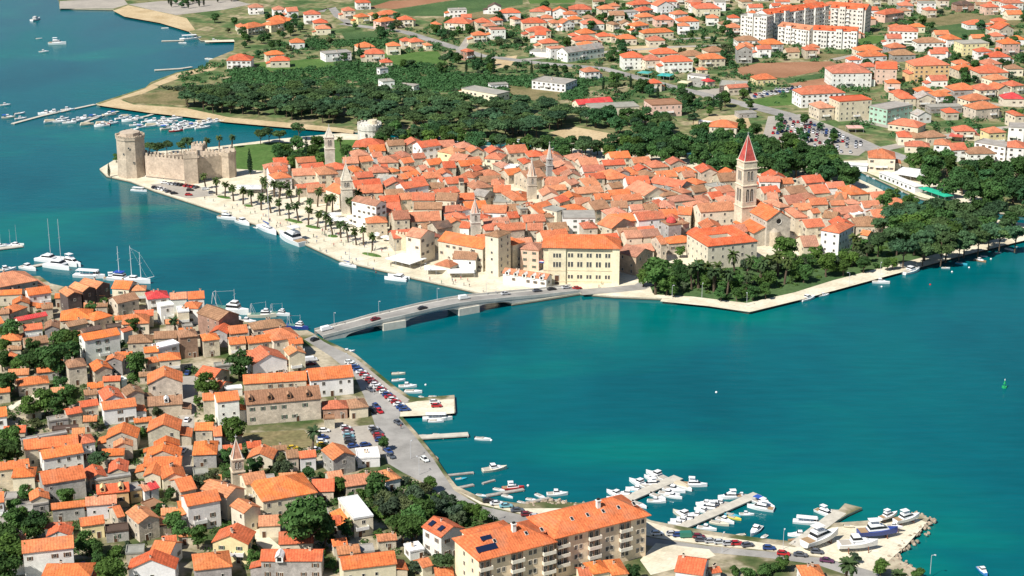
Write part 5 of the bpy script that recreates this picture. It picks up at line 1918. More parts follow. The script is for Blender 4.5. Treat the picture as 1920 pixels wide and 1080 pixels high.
# promenade palms, read by trunk foot
PALMS = """
@192 216 5
970 690
1070 750
1150 770
1230 805
1320 835
1400 855
1490 890
1580 915
1495 730
1545 745
1610 770
1660 790
@480 350 6.6667
65 290
185 330
300 360
415 400
530 440
655 485
768 520
870 540
960 610
1060 640
1155 695
1255 730
1345 730
1455 800
145 130
228 130
290 150
380 150
455 250
535 210
690 340
770 250
880 330
955 325
1195 340
1250 380
1275 280
"""
for t, x0, y0, k in read_rows(PALMS):
    p = P(x0 + float(t[0]) / k, y0 + float(t[1]) / k, Z0); tree_at(p.x, p.y, random.uniform(2.9, 3.5), "palm", "palms of the seaside promenade", random.uniform(1.0, 1.2))

def grove(poly_px, n, kinds, r0, r1, gap, group, seed, avoid=True, zs=1.0):
    rng = random.Random(seed); poly = [P(x, y, Z0) for x, y in poly_px]
    xs = [p.x for p in poly]; ys = [p.y for p in poly]; loc_ = []; k = 0
    for q in range(n * 40):
        if k >= n: break
        x, y = rng.uniform(min(xs), max(xs)), rng.uniform(min(ys), max(ys)); r = rng.uniform(r0, r1)
        if not inside(x, y, poly) or (avoid and hits(x, y, 1.5)) or (avoid and any(inside(x, y, a_) for a_ in AVOID)): continue
        if any((x - a) ** 2 + (y - b) ** 2 < (gap * (r + c)) ** 2 for a, b, c in loc_): continue
        kd = rng.choice(kinds)
        if kd == 'cypress': r = rng.uniform(1.6, 2.2)
        loc_.append((x, y, r)); tree_at(x, y, r, kd, group, zs, rng); k += 1
    return k
# the pine wood on the mainland shore and the belts of trees along the channel (polygons give the feet of the trunks)
c1 = grove(px("340 206 350 188 440 180 560 178 700 184 860 202 960 212 1060 215 1100 232 1060 248 1000 262 920 262 840 256 740 250 660 240 560 228 450 216"), 175, ["pine"], 6.0, 8.4, .41, "pines of the shore wood", 1, True, .78)
c2 = grove(px("700 254 800 262 900 276 1000 284 1100 286 1240 292 1240 310 1120 304 1000 296 860 284 760 278 700 272"), 44, ["pine", "oak", "broad"], 4.6, 6.6, .5, "trees along the channel", 2)
c3 = grove(px("1086 240 1150 226 1240 238 1260 256 1240 282 1180 288 1090 262"), 26, ["pine", "oak", "oak"], 5, 7, .5, "trees along the channel", 3, )
c4 = grove(px("1240 278 1330 280 1450 290 1540 305 1590 330 1600 358 1540 352 1440 342 1330 330 1250 318"), 62, ["oak", "broad", "oak", "oak"], 5.5, 8.2, .42, "trees along the channel", 4)
c5 = grove(px("1700 320 1760 318 1840 330 1920 330 1930 400 1860 400 1790 380 1740 360"), 30, ["oak", "broad", "oak"], 5.5, 8, .45, "trees behind the market", 5)
c6 = grove(px("1690 400 1760 412 1850 420 1925 425 1925 446 1860 452 1780 472 1700 478 1660 470 1650 440"), 34, ["pine", "pine", "broad"], 5.5, 7.8, .42, "trees at the island corner", 6)
c7 = grove(px("560 120 720 118 820 150 980 140 1100 180 1240 200 1300 240 1440 210 1380 180 1200 170 1000 130 820 110 700 96"), 50, ["broad", "oak", "pine", "cypress"], 3.2, 6.0, .8, "trees scattered over the mainland", 7)
c8 = grove(px("400 40 560 30 760 40 980 20 1240 10 1500 110 1700 30 1920 20 1920 250 1760 220 1640 150 1460 130 1300 150 1100 110 900 90 700 80 460 110"), 190, ["broad", "oak", "olive", "oak"], 2.6, 5.0, .8, "trees scattered over the mainland", 8)
c9 = grove(px("10 700 120 640 330 690 340 860 260 1000 420 1060 700 1060 760 1010 640 900 440 820 340 700 100 600 0 600"), 38, ["broad", "olive", "shrub", "broad"], 1.6, 3.0, .9, "trees of gardens and parks", 9)
c10 = grove(px("1290 255 1380 240 1440 262 1400 290 1300 286"), 12, ["broad"], 4, 6, .6, "trees along the channel", 10)
c11 = grove(px("1212 536 1260 548 1400 556 1480 540 1560 512 1650 492 1640 470 1560 490 1480 500 1400 508 1260 516"), 44, ["broad", "broad", "olive", "palm"], 3.2, 4.8, .5, "trees of gardens and parks", 11)
c12 = grove(px("1640 384 1710 396 1700 420 1650 440 1620 440 1650 410"), 9, ["broad", "pine"], 4, 6, .6, "trees at the island corner", 12)
c13 = grove(px("0 640 140 640 150 700 0 720"), 7, ["broad"], 3.4, 4.6, .7, "trees of gardens and parks", 13)
c14 = grove(px("0 900 60 880 70 1000 40 1080 0 1080"), 5, ["broad"], 3, 4.2, .8, "trees of gardens and parks", 14)
c16 = grove(px("286 12 330 6 440 -6 440 4 340 18"), 16, ["cypress", "oak"], 3, 4.5, .6, "trees of the far graveyard", 16, False)
c17 = grove(px("1450 232 1500 226 1600 272 1590 284 1500 276 1450 254"), 9, ["oak", "broad"], 2.8, 4.2, 2.0, "trees scattered over the mainland", 17, False)
c15 = grove(px("716 918 760 908 850 944 900 972 860 990 800 992 700 968"), 22, ["olive", "broad", "olive", "shrub"], 2.0, 3.4, .6, "trees of gardens and parks", 15)
print("groves", c1, c2, c3, c4, c5, c6, c7, c8, c9, c10)

# ---------------------------------------------------------------- scrub and ground cover
def scrub(name, polys, n, r0, r1, material, seed, label, leaf=.5, per=26, squash=.55):
    rng = random.Random(seed); blobs = []
    for poly_px, share in polys:
        poly = [P(x, y, Z0) for x, y in poly_px]; xs = [p.x for p in poly]; ys = [p.y for p in poly]; m = 0
        for q in range(int(n * share) * 12):
            if m >= n * share: break
            x, y = rng.uniform(min(xs), max(xs)), rng.uniform(min(ys), max(ys))
            if not inside(x, y, poly) or hits(x, y, 1.0) or any(inside(x, y, a_) for a_ in AVOID): continue
            r = rng.uniform(r0, r1); blobs.append((x, y, Z0 + r * .15, r, r * squash)); m += 1
    o = link(name, leaf_cloud(name, blobs, len(blobs) * per, leaf, material, .5))
    o["kind"] = "stuff"; o["label"] = label
    return len(blobs)
MAIN_PX = px("400 120 560 70 700 60 980 30 1300 10 1920 10 1920 300 1700 270 1500 200 1380 190 1260 230 1080 200 860 190 700 170 560 160 440 170 340 180 330 145")
scrub("mainland_scrub", [(MAIN_PX, .68), (px("440 130 640 120 800 118 900 150 900 175 640 160 420 160"), .3), (px("560 78 760 74 780 84 600 92"), .06), (px("840 140 1100 150 1090 190 900 180"), .17)], 3000, 1.5, 4.2, M_OAK, 12, "low green scrub spread over the mainland plain", .75, 26)
scrub("olive_scrub", [(MAIN_PX, .6), (px("300 165 440 160 640 165 640 176 360 180"), .4)], 420, 1.6, 3.6, M_OLIVE, 13, "grey green bushes spread over the mainland plain", .75, 24)
scrub("garden_undergrowth", [(px("0 640 330 640 340 900 240 1080 0 1080"), .45), (px("350 690 450 690 470 800 352 800"), .05), (px("400 830 640 840 700 900 760 1080 380 1080"), .25), (px("700 905 760 900 900 960 930 975 860 1000 760 1000 680 960"), .25)], 900, .8, 2.1, M_LEAF, 14, "garden undergrowth between the near houses", .32, 30, .7)
scrub("park_undergrowth", [(px("1210 530 1260 552 1400 560 1480 540 1560 512 1700 478 1860 444 1860 430 1660 450 1500 490 1330 500 1220 510"), 1.0)], 200, .7, 1.7, M_LEAF, 15, "clipped bushes under the park trees", .35, 30, .7)
# ---------------------------------------------------------------- cars
def loft(mb, rings, m=0, cap=True):
    n = len(rings[0]); i0 = len(mb.v)
    for r_ in rings: mb.v += [tuple(p) for p in r_]
    for a in range(len(rings) - 1):
        for k in range(n):
            b = (k + 1) % n
            mb.f.append((i0 + a * n + k, i0 + a * n + b, i0 + (a + 1) * n + b, i0 + (a + 1) * n + k)); mb.m.append(m)
    if cap:
        mb.f.append(tuple(i0 + k for k in reversed(range(n)))); mb.m.append(m)
        mb.f.append(tuple(i0 + (len(rings) - 1) * n + k for k in range(n))); mb.m.append(m)
def car_meshes(prof, cab, name, hw=.86):
    """prof: (x, z top) of the lower body; cab: (x, z) window line / roof stations"""
    mb = MB(); rg = []
    for x, z, w_ in prof: rg.append([(x, -w_ * .92, .28), (x, w_ * .92, .28), (x, w_, .55), (x, w_ * .96, z), (x, -w_ * .96, z), (x, -w_, .55)])
    loft(mb, rg)
    x0, x1, x2, x3, zb, zt = cab
    top = [(x1, -hw * .78, zt), (x2, -hw * .78, zt), (x2, hw * .78, zt), (x1, hw * .78, zt)]
    mb.quad(*top)
    mb.quad(*[(x, y * 1.0, zt - .001) for x, y, _ in top][::-1])
    for (xa, za), (xb, zb_) in (((x0, zb), (x1, zt)), ((x3, zb), (x2, zt))):      # pillars
        for s in (-1, 1): mb.tube((xa, s * hw * .9, za), (xb, s * hw * .77, zb_), .05, .05, 4)
    body = mb.mesh(name + "_body", [M_CARP])
    g = MB(); lo = [(x0, -hw * .9, zb), (x3, -hw * .9, zb), (x3, hw * .9, zb), (x0, hw * .9, zb)]; up = [(x, y, z - .03) for x, y, z in top]
    for i in range(4):
        j = (i + 1) % 4; g.quad(lo[i], lo[j], up[j], up[i])
    glass = g.mesh(name + "_glass", [M_GLASS])
    return body, glass
wh = MB(); wh.tube((0, -.1, 0), (0, .1, 0), .31, .31, 10); wh.f.append(tuple(reversed(range(10)))); wh.m.append(0)
WHEEL = wh.mesh("wheel", [M_TYRE])
HATCH = car_meshes([(-2.0, .78, .78), (-1.9, .92, .84), (-.9, .95, .87), (.75, .93, .87), (1.7, .8, .83), (2.02, .62, .74)], (-1.85, -1.3, .25, 1.05, .92, 1.46), "hatchback")
SALOON = car_meshes([(-2.2, .8, .76), (-2.05, .9, .84), (-1.2, .95, .87), (.75, .93, .87), (1.8, .8, .84), (2.2, .62, .74)], (-1.6, -.9, .3, 1.1, .93, 1.42), "saloon")
VAN = car_meshes([(-2.6, 1.9, .9), (-2.55, 1.95, .95), (.9, 1.95, .95), (1.25, 1.25, .95), (2.2, 1.1, .92), (2.5, .7, .84)], (.7, .72, .95, 1.75, 1.12, 1.96), "van", .97)
CARC = dict(w=((.80, .80, .79), "white"), s=((.48, .49, .50), "silver"), k=((.03, .03, .035), "black"), d=((.10, .11, .13), "dark grey"), b=((.03, .07, .22), "blue"), r=((.45, .02, .025), "red"),
            m=((.20, .025, .035), "maroon"), y=((.72, .48, .04), "yellow"), g=((.03, .16, .11), "green"), t=((.18, .42, .47), "turquoise"), p=((.12, .04, .09), "purple"))
def make_car(x, y, z, ang, c, kind="h", parts=True, group="parked cars", slope=0.0):
    bm_, gl = dict(h=HATCH, s=SALOON, v=VAN)[kind]
    nm = dict(h="hatchback_car", s="saloon_car", v="delivery_van")[kind]
    root = link(nm, None, None, (x, y, z), ang)
    if slope: root.rotation_euler = (0, -slope, ang)
    link("body", bm_, root, color=jit(CARC[c][0], .08)); link("glass", gl, root)
    if parts:
        wx = 1.3 if kind != 'v' else 1.55
        for sx in (-1, 1):
            for sy in (-1, 1): link("wheel", WHEEL, root, (sx * wx, sy * .78, .31))
    thing(root, "%s %s" % (CARC[c][1], dict(h="hatchback car", s="saloon car", v="delivery van")[kind]), "van" if kind == 'v' else "car", group, (x, y, z))
# image point, heading in degrees, colour, kind
CARS = """
@640 648 5
270 408 -52 d s
530 718 -55 d h
780 1062 -58 w h
325 562 -60 b h
298 605 -60 k h
355 610 -60 r h
875 525 5 w h
892 560 5 r h
40 765 5 w h
60 790 5 m h
60 815 5 s s
70 845 5 t h
75 870 5 d h
80 900 5 k h
110 938 20 b h
225 925 20 b h
300 770 10 s h
320 793 10 k h
338 815 10 d s
350 838 10 r h
358 860 10 m h
365 880 10 b h
440 985 -60 b s
465 1030 -60 d s
@384 648 5
1120 792 5 w h
1110 855 5 b h
1100 895 5 w h
1105 925 5 y h
612 972 12 w h
825 955 12 y h
1040 970 15 w h
995 165 15 m s
1000 130 15 w v
@0 648 5
1760 250 85 b s
1755 690 85 w h
1742 775 85 k h
1732 870 85 b h
1722 975 85 w s
10 450 20 b h
@768 864 5
740 370 8 k h
815 395 8 w s
905 418 8 t s
1010 458 8 d s
1100 497 8 m h
1182 518 8 s h
1272 538 8 k h
1372 530 12 r h
1460 535 20 w v
1068 608 -12 r h
1120 640 -12 w s
@1152 864 5
400 675 5 w h
545 680 5 s h
605 690 5 b h
690 698 5 g v
790 705 -5 m h
815 738 -5 d h
905 748 5 s h
990 758 5 s h
1075 772 5 s h
1145 770 5 r h
1250 785 15 d h
1450 812 -5 b h
1585 865 -12 r h
1745 875 -12 d s
1900 848 -12 d h
@1536 864 5
72 930 -15 p s
@0 864 5
785 978 -60 b s
@192 216 5
490 672 55 k h
520 680 55 d h
548 682 55 w h
580 695 55 w s
615 710 55 d h
670 728 20 k h
585 630 -15 w s
635 637 60 s h
670 640 60 s h
705 645 60 d h
740 650 60 k h
785 657 60 r h
820 662 60 m h
850 665 60 r h
880 672 60 d h
820 698 5 k h
808 742 0 r h
965 688 10 w h
1025 722 10 d h
"""
for t, x0, y0, k in read_rows(CARS):
    p = P(x0 + float(t[0]) / k, y0 + float(t[1]) / k, Z0 + .7)
    make_car(p.x, p.y, Z0 + .06, R(float(t[2])), t[3], t[4], group="cars parked along the near quays")
# the row of cars nose-in along the quay edge
row = "wwbbwrwrmwwrwbrwrwbb"
for i, c in enumerate(row):
    t = i / (len(row) - 1); p = P(640 + (78 + 515 * t) / 5, 648 + (150 + 445 * t) / 5, Z0 + .7)
    make_car(p.x, p.y, Z0 + .06, R(8 + random.uniform(-4, 4)), c, random.choice("hhs"), group="cars parked along the near quays")
# on the bridge
def on_deck(sx, c, kind, side):
    best = min(range(len(DECK) - 1), key=lambda i: abs(PX(DECK[i][0])[0] - sx))
    (p, z), (q, z2) = DECK[best], DECK[best + 1]; d = (q - p).normalized(); n = Vector((-d.y, d.x, 0))
    make_car(p.x + n.x * side, p.y + n.y * side, z + .03, math.atan2(d.y, d.x), c, kind, group="vehicles on the bridge", slope=math.atan2(z2 - z, (q - p).length))
on_deck(620, "w", "v", 1.6); on_deck(702, "m", "s", -1.4); on_deck(794, "k", "s", -1.5); on_deck(873, "w", "v", 1.3); on_deck(954, "s", "s", 1.5)
on_deck(1011, "d", "s", 1.8); on_deck(1037, "k", "s", 1.8); on_deck(1059, "s", "s", 1.8)
p = P(1082, 540, Z0 + .6); make_car(p.x, p.y, Z0 + .1, R(15), "r", "s", group="vehicles on the bridge")
p = P(590, 636, Z0 + .6); make_car(p.x, p.y, Z0 + .05, R(50), "k", "h", group="vehicles on the bridge")
# mainland car parks: small in the picture, body and glass only
def car_rows(poly_px, n, ang, seed, group):
    rng = random.Random(seed); poly = [P(x, y, Z0) for x, y in poly_px]; c = sum(poly, Vector()) / len(poly); k = 0
    ux, uy = math.cos(R(ang)), math.sin(R(ang)); cells = []
    for i in range(-40, 41):
        for j in range(-12, 13):
            x = c.x + ux * i * 2.7 - uy * j * 7.0; y = c.y + uy * i * 2.7 + ux * j * 7.0
            if inside(x, y, poly) and not hits(x, y, 1.5): cells.append((x, y))
    rng.shuffle(cells)
    for x, y in cells[:n]:
        make_car(x, y, Z0 + .09, R(ang + 90 + rng.uniform(-4, 4) + rng.choice((0, 180))), rng.choice("wwwsssddkkbbrrmg"), rng.choice("hhs"), False, group)
    return len(cells)
n1 = car_rows(px("1450 226 1500 222 1560 244 1620 270 1600 288 1500 280 1440 254"), 95, -12, 1, "cars in the mainland car park")
n2 = car_rows(px("1404 178 1500 162 1500 168 1410 186"), 24, 8, 2, "cars on the dealer lot")
n3 = car_rows(px("800 258 900 262 1010 268 1000 276 880 270 800 264"), 14, 0, 3, "cars under the pines")
print("car cells", n1, n2, n3)

# ---------------------------------------------------------------- boats
def hull_rings(L, B, H, n=9, fine=2.0, stern=.86):
    rg = []
    for i in range(n):
        t = i / (n - 1); x = -L / 2 + L * t
        b = B / 2 * (stern + (1 - stern) * min(1, t / .35)) * max(.02, 1 - max(0, (t - .4) / .6) ** fine)
        z = H * (.86 + .42 * t * t); k = -.35 * (1 - t ** 3)
        rg.append([(x, 0, k), (x, b * .78, .08), (x, b, z), (x, b * .86, z + .02), (x, 0, z + .06), (x, -b * .86, z + .02), (x, -b, z), (x, -b * .78, .08)])
    return rg
def cabin(mb, x0, x1, b0, b1, z0, z1, rake=.5, m=0, mg=None, hip=.85):
    lo = [(x0, -b0, z0), (x1, -b1, z0), (x1, b1, z0), (x0, b0, z0)]
    up = [(x0 + rake * .25, -b0 * hip, z1), (x1 - rake, -b1 * hip, z1), (x1 - rake, b1 * hip, z1), (x0 + rake * .25, b0 * hip, z1)]
    mb.quad(*up, m=m)
    for i in range(4):
        j = (i + 1) % 4
        if mg is None: mb.quad(lo[i], lo[j], up[j], up[i], m=m)
        else:
            f = lambda t: [tuple(a + (b - a) * t for a, b in zip(lo[q], up[q])) for q in (i, j)]
            a0, a1 = f(.35), f(.85)
            mb.quad(lo[i], lo[j], a0[1], a0[0], m=m); mb.quad(a0[0], a0[1], a1[1], a1[0], m=mg); mb.quad(a1[0], a1[1], up[j], up[i], m=m)
BOAT = {}
def reg(key, name, desc, L, parts, cat): BOAT[key] = (name, desc, L, parts, cat)
def mk(fn, mats, smooth=False):
    mb = MB(); fn(mb); return mb.mesh("part", mats, smooth)
GW = [M_WHITE, M_GLASS]
def simple_hull(L, B, H, **k): return mk(lambda mb: loft(mb, hull_rings(L, B, H, **k)), [M_PAINT])
# open boat
reg("o", "open_boat", "open boat", 5.0, [("hull", simple_hull(5, 1.9, .7), True), ("cockpit", mk(lambda mb: (mb.box(-2.1, -.62, .60, .7, .62, .74), mb.box(-.3, -.66, .74, .1, .66, .9)), [mat("cockpit_liner", (.42, .38, .32))]), False),
     ("outboard_motor", mk(lambda mb: mb.box(-2.75, -.18, .2, -2.42, .18, 1.05), [M_TYRE]), False)], "boat")
# motor cruiser with cabin
reg("m", "motor_boat", "motor boat with cabin", 7.2, [("hull", simple_hull(7.2, 2.6, .95), True),
     ("cabin", mk(lambda mb: (cabin(mb, -.9, 2.4, 1.0, .7, .95, 1.35, .9, 0), cabin(mb, -1.3, .9, .98, .88, 1.3, 2.15, .7, 0, 1)), GW), False),
     ("cockpit", mk(lambda mb: mb.box(-3.3, -.95, .84, -1.4, .95, .93), [mat("cockpit_liner", (.42, .38, .32))]), False)], "boat")
reg("n", "motor_boat", "motor boat with blue canopy", 7.0, BOAT["m"][3] + [("canopy", mk(lambda mb: (mb.box(-3.2, -1.0, 2.0, -1.1, 1.0, 2.1), [mb.tube((x, s * .95, .95), (x, s * .95, 2.02), .03, .03, 4) for x in (-3.1, -1.2) for s in (-1, 1)]), [mat("canopy_canvas", (.03, .10, .40))]), False)], "boat")
reg("a", "motor_boat", "motor boat under beige cover", 6.6, [("hull", simple_hull(6.6, 2.4, .9), True), ("cover", mk(lambda mb: cabin(mb, -3.0, 2.2, 1.05, .55, .92, 1.6, .9, 0), [mat("boat_cover", (.55, .47, .34))]), False)], "boat")
# flybridge yacht
reg("y", "motor_yacht", "large motor yacht", 13.0, [("hull", simple_hull(13, 4.1, 1.7), True),
     ("cabin", mk(lambda mb: (cabin(mb, -3.4, 3.8, 1.65, 1.1, 1.7, 3.2, 2.4, 0, 1), cabin(mb, -3.0, .9, 1.4, 1.2, 3.15, 3.75, .6, 0)), GW), False),
     ("flybridge", mk(lambda mb: (mb.box(-3.2, -1.35, 4.9, .1, 1.35, 5.02), [mb.tube((x, s * 1.2, 3.7), (x, s * 1.2, 4.95), .05, .05, 4) for x in (-3, -.1) for s in (-1, 1)]), [M_WHITE]), False),
     ("aft_deck", mk(lambda mb: mb.box(-6.2, -1.7, 1.52, -3.6, 1.7, 1.6), [mat("teak_deck", (.34, .22, .12))]), False)], "yacht")
# sailing yacht
def rig(mb, H, x): mb.tube((x, 0, 1), (x, 0, H), .11, .07, 6); mb.tube((x, 0, 2.4), (x - 4.2, 0, 2.5), .09, .07, 5); mb.tube((x, -.9, H * .62), (x, .9, H * .62), .04, .04, 4)
reg("s", "sailing_boat", "sailing boat with bare mast", 11.0, [("hull", simple_hull(11, 3.3, 1.25, fine=1.7), True), ("cabin", mk(lambda mb: cabin(mb, -2.2, 2.6, 1.05, .6, 1.25, 1.75, 1.2, 0, 1), GW), False),
     ("mast", mk(lambda mb: rig(mb, 15.5, .9), [M_METAL]), False), ("sail_cover", mk(lambda mb: mb.tube((.8, 0, 2.65), (-3.2, 0, 2.7), .24, .15, 7), [mat("sail_cover", (.04, .09, .28))]), False)], "sailboat")
# catamaran
def cat_h(mb):
    for s in (-1, 1):
        r_ = hull_rings(12, 2.0, 1.5, fine=1.8); loft(mb, [[(x, y + s * 2.3, z) for x, y, z in q] for q in r_])
    mb.box(-5, -2.2, 1.1, 2.2, 2.2, 1.5)
reg("c", "catamaran", "catamaran", 12.0, [("hull", mk(cat_h, [M_PAINT]), True), ("cabin", mk(lambda mb: cabin(mb, -3, 2.4, 2.3, 1.8, 1.5, 2.9, 1.8, 0, 1), GW), False), ("mast", mk(lambda mb: rig(mb, 19, .6), [M_METAL]), False)], "catamaran")
# fishing trawler with gantry
def gantry(mb):
    for s in (-1, 1): mb.tube((-6.2, s * 1.6, 1.8), (-5.6, s * 1.1, 7.2), .12, .1, 5); mb.tube((-3.6, s * 1.5, 1.8), (-5.6, s * 1.1, 7.2), .09, .09, 5)
    mb.tube((-5.6, -1.1, 7.2), (-5.6, 1.1, 7.2), .12, .12, 5); mb.tube((2.2, 0, 4.6), (2.2, 0, 9), .1, .06, 5); mb.tube((2.2, 0, 8.4), (-5.6, 0, 7.2), .03, .03, 4); mb.tube((2.2, -1, 7), (2.2, 1, 7), .05, .05, 4)
reg("f", "fishing_trawler", "fishing trawler with steel gantry", 15.0, [("hull", simple_hull(15, 4.6, 1.9, fine=1.8), True),
     ("wheelhouse", mk(lambda mb: (cabin(mb, -.5, 4.2, 1.7, 1.3, 1.95, 3.6, .5, 0, 1), cabin(mb, 1.0, 3.6, 1.3, 1.1, 3.55, 4.7, .4, 0, 1)), GW), False), ("gantry", mk(gantry, [M_METAL]), False),
     ("net_deck", mk(lambda mb: mb.box(-5.8, -1.6, 1.72, -.8, 1.6, 1.95), [mat("net_pile", (.10, .22, .18), noise=((2., .4),))]), False)], "trawler")
# passenger boat with long awning
def awn(mb):
    mb.box(-5.5, -1.75, 3.3, 3.8, 1.75, 3.42); [mb.tube((x, s * 1.6, 1.4), (x, s * 1.6, 3.35), .05, .05, 4) for x in (-5.2, -2.2, .8, 3.6) for s in (-1, 1)]
reg("t", "excursion_boat", "excursion boat with white awning", 14.0, [("hull", simple_hull(14, 4.2, 1.5), True), ("awning", mk(awn, [M_WHITE]), False), ("wheelhouse", mk(lambda mb: cabin(mb, 2.2, 4.6, 1.3, 1.1, 1.55, 3.2, .5, 0, 1), GW), False)], "boat")
# schooner
def rig3(mb):
    for x, H in ((-6, 19), (1.5, 20), (7, 17)): mb.tube((x, 0, 1.5), (x, 0, H), .2, .1, 6); mb.tube((x, -2, H * .62), (x, 2, H * .62), .07, .07, 4); mb.tube((x, -1.4, H * .8), (x, 1.4, H * .8), .05, .05, 4)
    mb.tube((11, 0, 3.2), (15, 0, 4.4), .16, .08, 6); mb.tube((15, 0, 4.4), (7, 0, 16.5), .03, .03, 4); mb.tube((7, 0, 16.5), (1.5, 0, 19), .03, .03, 4); mb.tube((11, 0, 2.6), (1.5, 0, 19.5), .03, .03, 4)
reg("g", "schooner", "three masted schooner", 25.0, [("hull", simple_hull(25, 6.2, 2.2, fine=1.9), True), ("cabin", mk(lambda mb: (cabin(mb, -9, -2.5, 2.0, 1.8, 2.2, 4.2, .6, 0, 1), cabin(mb, .5, 4.5, 1.5, 1.3, 2.2, 3.6, .5, 0, 1)), GW), False),
     ("mast", mk(rig3, [M_WHITE]), False), ("sun_awning", mk(lambda mb: mb.box(-8.6, -2.1, 4.9, -3.4, 2.1, 5.05), [mat("blue_canvas", (.03, .08, .38))]), False)], "schooner")
BOATC = dict(w=((.80, .80, .78), "white"), b=((.03, .06, .25), "dark blue"), t=((.05, .38, .50), "turquoise"), r=((.50, .03, .03), "red"), l=((.05, .20, .48), "blue"), n=((.36, .22, .12), "brown"), y=((.78, .64, .12), "yellow"), c=((.70, .64, .5), "cream"))
SHADE = []
def make_boat(s, b, kind, col, z=-.12, group="boats moored in the strait", wsc=None, where=""):
    name, desc, L, parts, cat = BOAT[kind]
    d = b - s; l = max(d.length, L * .55); l = min(l, L * 1.6); k = l / L * (1.18 if kind in 'mofna' else 1.05)
    c = (s + b) / 2
    root = link(name, None, None, (c.x, c.y, z), math.atan2(d.y, d.x) + random.uniform(-.02, .02), scale=(k, k, k))
    for nm, me, cl in parts:
        link(nm, me, root, color=jit(BOATC[col][0], .04) if cl else None)
    thing(root, "%s %s" % (BOATC[col][1], desc), cat, group, (c.x, c.y, 1.0))
    return root
BOATS = """
@1152 864 5
440 215 240 232 y w
285 278 120 262 m w
200 322 20 312 m w
240 300 150 288 o t
110 362 -60 352 m w
60 388 -90 384 m w
480 322 622 348 m w
470 262 650 290 m w
430 300 600 326 m w
320 372 470 384 m w
640 218 865 232 y w
1190 335 975 345 y w
1070 410 890 392 m w
1030 430 830 420 m w
1000 452 775 436 y w
900 488 760 452 m w
840 520 690 500 m w
790 555 600 545 m w
720 580 540 560 m w
670 598 515 586 m w
930 408 775 402 m w
1240 322 1130 318 m w
1490 462 1250 428 y w
1180 495 1300 500 m w
1050 495 1170 525 o t
1070 520 1180 548 o y
970 540 1110 582 m w
910 572 1060 602 o c
790 622 945 645 m w
1360 620 1285 695 m w
1425 695 1372 730 o w
1220 685 1135 697 o c
1815 700 1640 695 m w
1790 742 1640 750 o n
1780 775 1640 788 o c
1670 795 1520 782 o l
1680 565 1960 592 t w
@1536 864 5
-30 460 150 535 y w
115 472 260 492 o w
1500 1000 1570 1075 m l
@768 864 5
700 92 895 68 m c
432 172 530 162 o t
795 258 885 278 o w
890 258 1050 252 y r
630 312 710 325 o w
875 318 960 342 o w
1190 312 1265 348 o w
1300 312 1470 310 m w
1020 376 1090 396 o w
1315 378 1450 386 o w
1100 352 1190 368 o w
@640 648 5
480 262 590 260 o c
480 325 590 320 o w
550 382 695 380 m w
605 428 745 435 o w
735 470 778 488 o w
830 470 885 474 o w
920 475 970 478 o w
768 690 1035 684 t w
825 706 950 708 o w
715 845 820 845 o w
865 824 930 830 o w
1265 868 1390 880 o w
870 1035 905 1068 o n
0 64 118 52 m w
@480 350 6.6667
52 500 250 596 s w
600 742 290 612 y w
1060 962 1250 1006 s w
@384 432 5
1905 460 1705 440 c w
80 745 385 782 f w
425 800 650 805 f c
620 775 782 795 f w
780 895 955 922 f b
200 800 330 830 m w
330 850 470 860 m w
@192 216 5
275 700 412 712 t w
1090 955 1250 978 y w
1270 995 1370 1028 m w
1420 1045 1450 1055 o w
@0 432 5
365 262 570 290 c w
450 318 680 352 c w
590 290 755 335 y w
-60 150 60 140 c w
50 140 130 148 s w
100 130 205 138 c w
-20 385 140 362 m w
205 345 325 372 m w
700 425 980 440 t w
970 455 1150 445 y w
1030 450 1400 492 g w
@0 0 3
275 246 370 246 y w
222 292 270 290 m w
203 217 235 216 o w
180 116 222 106 m w
1015 225 1130 218 t w
1160 330 1195 335 o w
910 158 945 158 o w
1010 240 1045 242 o w
1180 232 1230 230 m w
@1536 432 5
510 482 650 492 m w
800 404 930 370 m w
1150 346 1220 350 o w
1290 302 1380 320 o t
1460 272 1555 292 m n
1525 237 1565 240 o w
1650 202 1700 206 o w
1750 167 1815 184 o w
1840 150 1880 158 o t
0 612 85 600 m w
@1152 432 5
1760 656 1870 626 m w
@1536 180 5
450 745 500 755 o w
510 770 570 785 o w
420 842 500 862 o w
500 860 560 880 o w
560 885 620 905 o w
610 905 680 930 o w
780 895 860 905 m w
870 920 930 935 o w
690 835 740 850 o t
520 920 580 950 o c
"""
for t, x0, y0, k in read_rows(BOATS):
    s, b = P(x0 + float(t[0]) / k, y0 + float(t[1]) / k, .4), P(x0 + float(t[2]) / k, y0 + float(t[3]) / k, .4)
    make_boat(s, b, t[4], t[5])
BERTH = [tuple(o.location[:2]) for o, *_ in THINGS if o.get("group") == "boats moored in the strait"]
def berths(a, b, off, sides, kinds="mmmmy", step=3.1, seed=1):
    rng = random.Random(seed); A, B = P(*a), P(*b); d = (B - A); n_ = int(d.length / step); d.normalize(); n = Vector((-d.y, d.x, 0))
    for s in sides:
        for i in range(n_):
            if rng.random() < .1: continue
            kd = rng.choice(kinds); L_ = BOAT[kd][2] * rng.uniform(.85, 1.1); q = A + d * (step * (i + .5)) + n * s * (off + L_ / 2)
            if any((q.x - x) ** 2 + (q.y - y) ** 2 < 9.5 for x, y in BERTH): continue
            BERTH.append((q.x, q.y)); make_boat(q - n * s * L_ / 2, q + n * s * L_ / 2, kd, rng.choice("wwwwwc"))
berths((1172, 942), (1272, 899), 2.6, (1, -1), "mmmona", 3.0, 1)
berths((1290, 988), (1420, 931), 2.4, (1, -1), "mmmona", 2.9, 2)
berths((1300, 1001), (1420, 1014), 1.0, (1,), "oom", 3.4, 3)
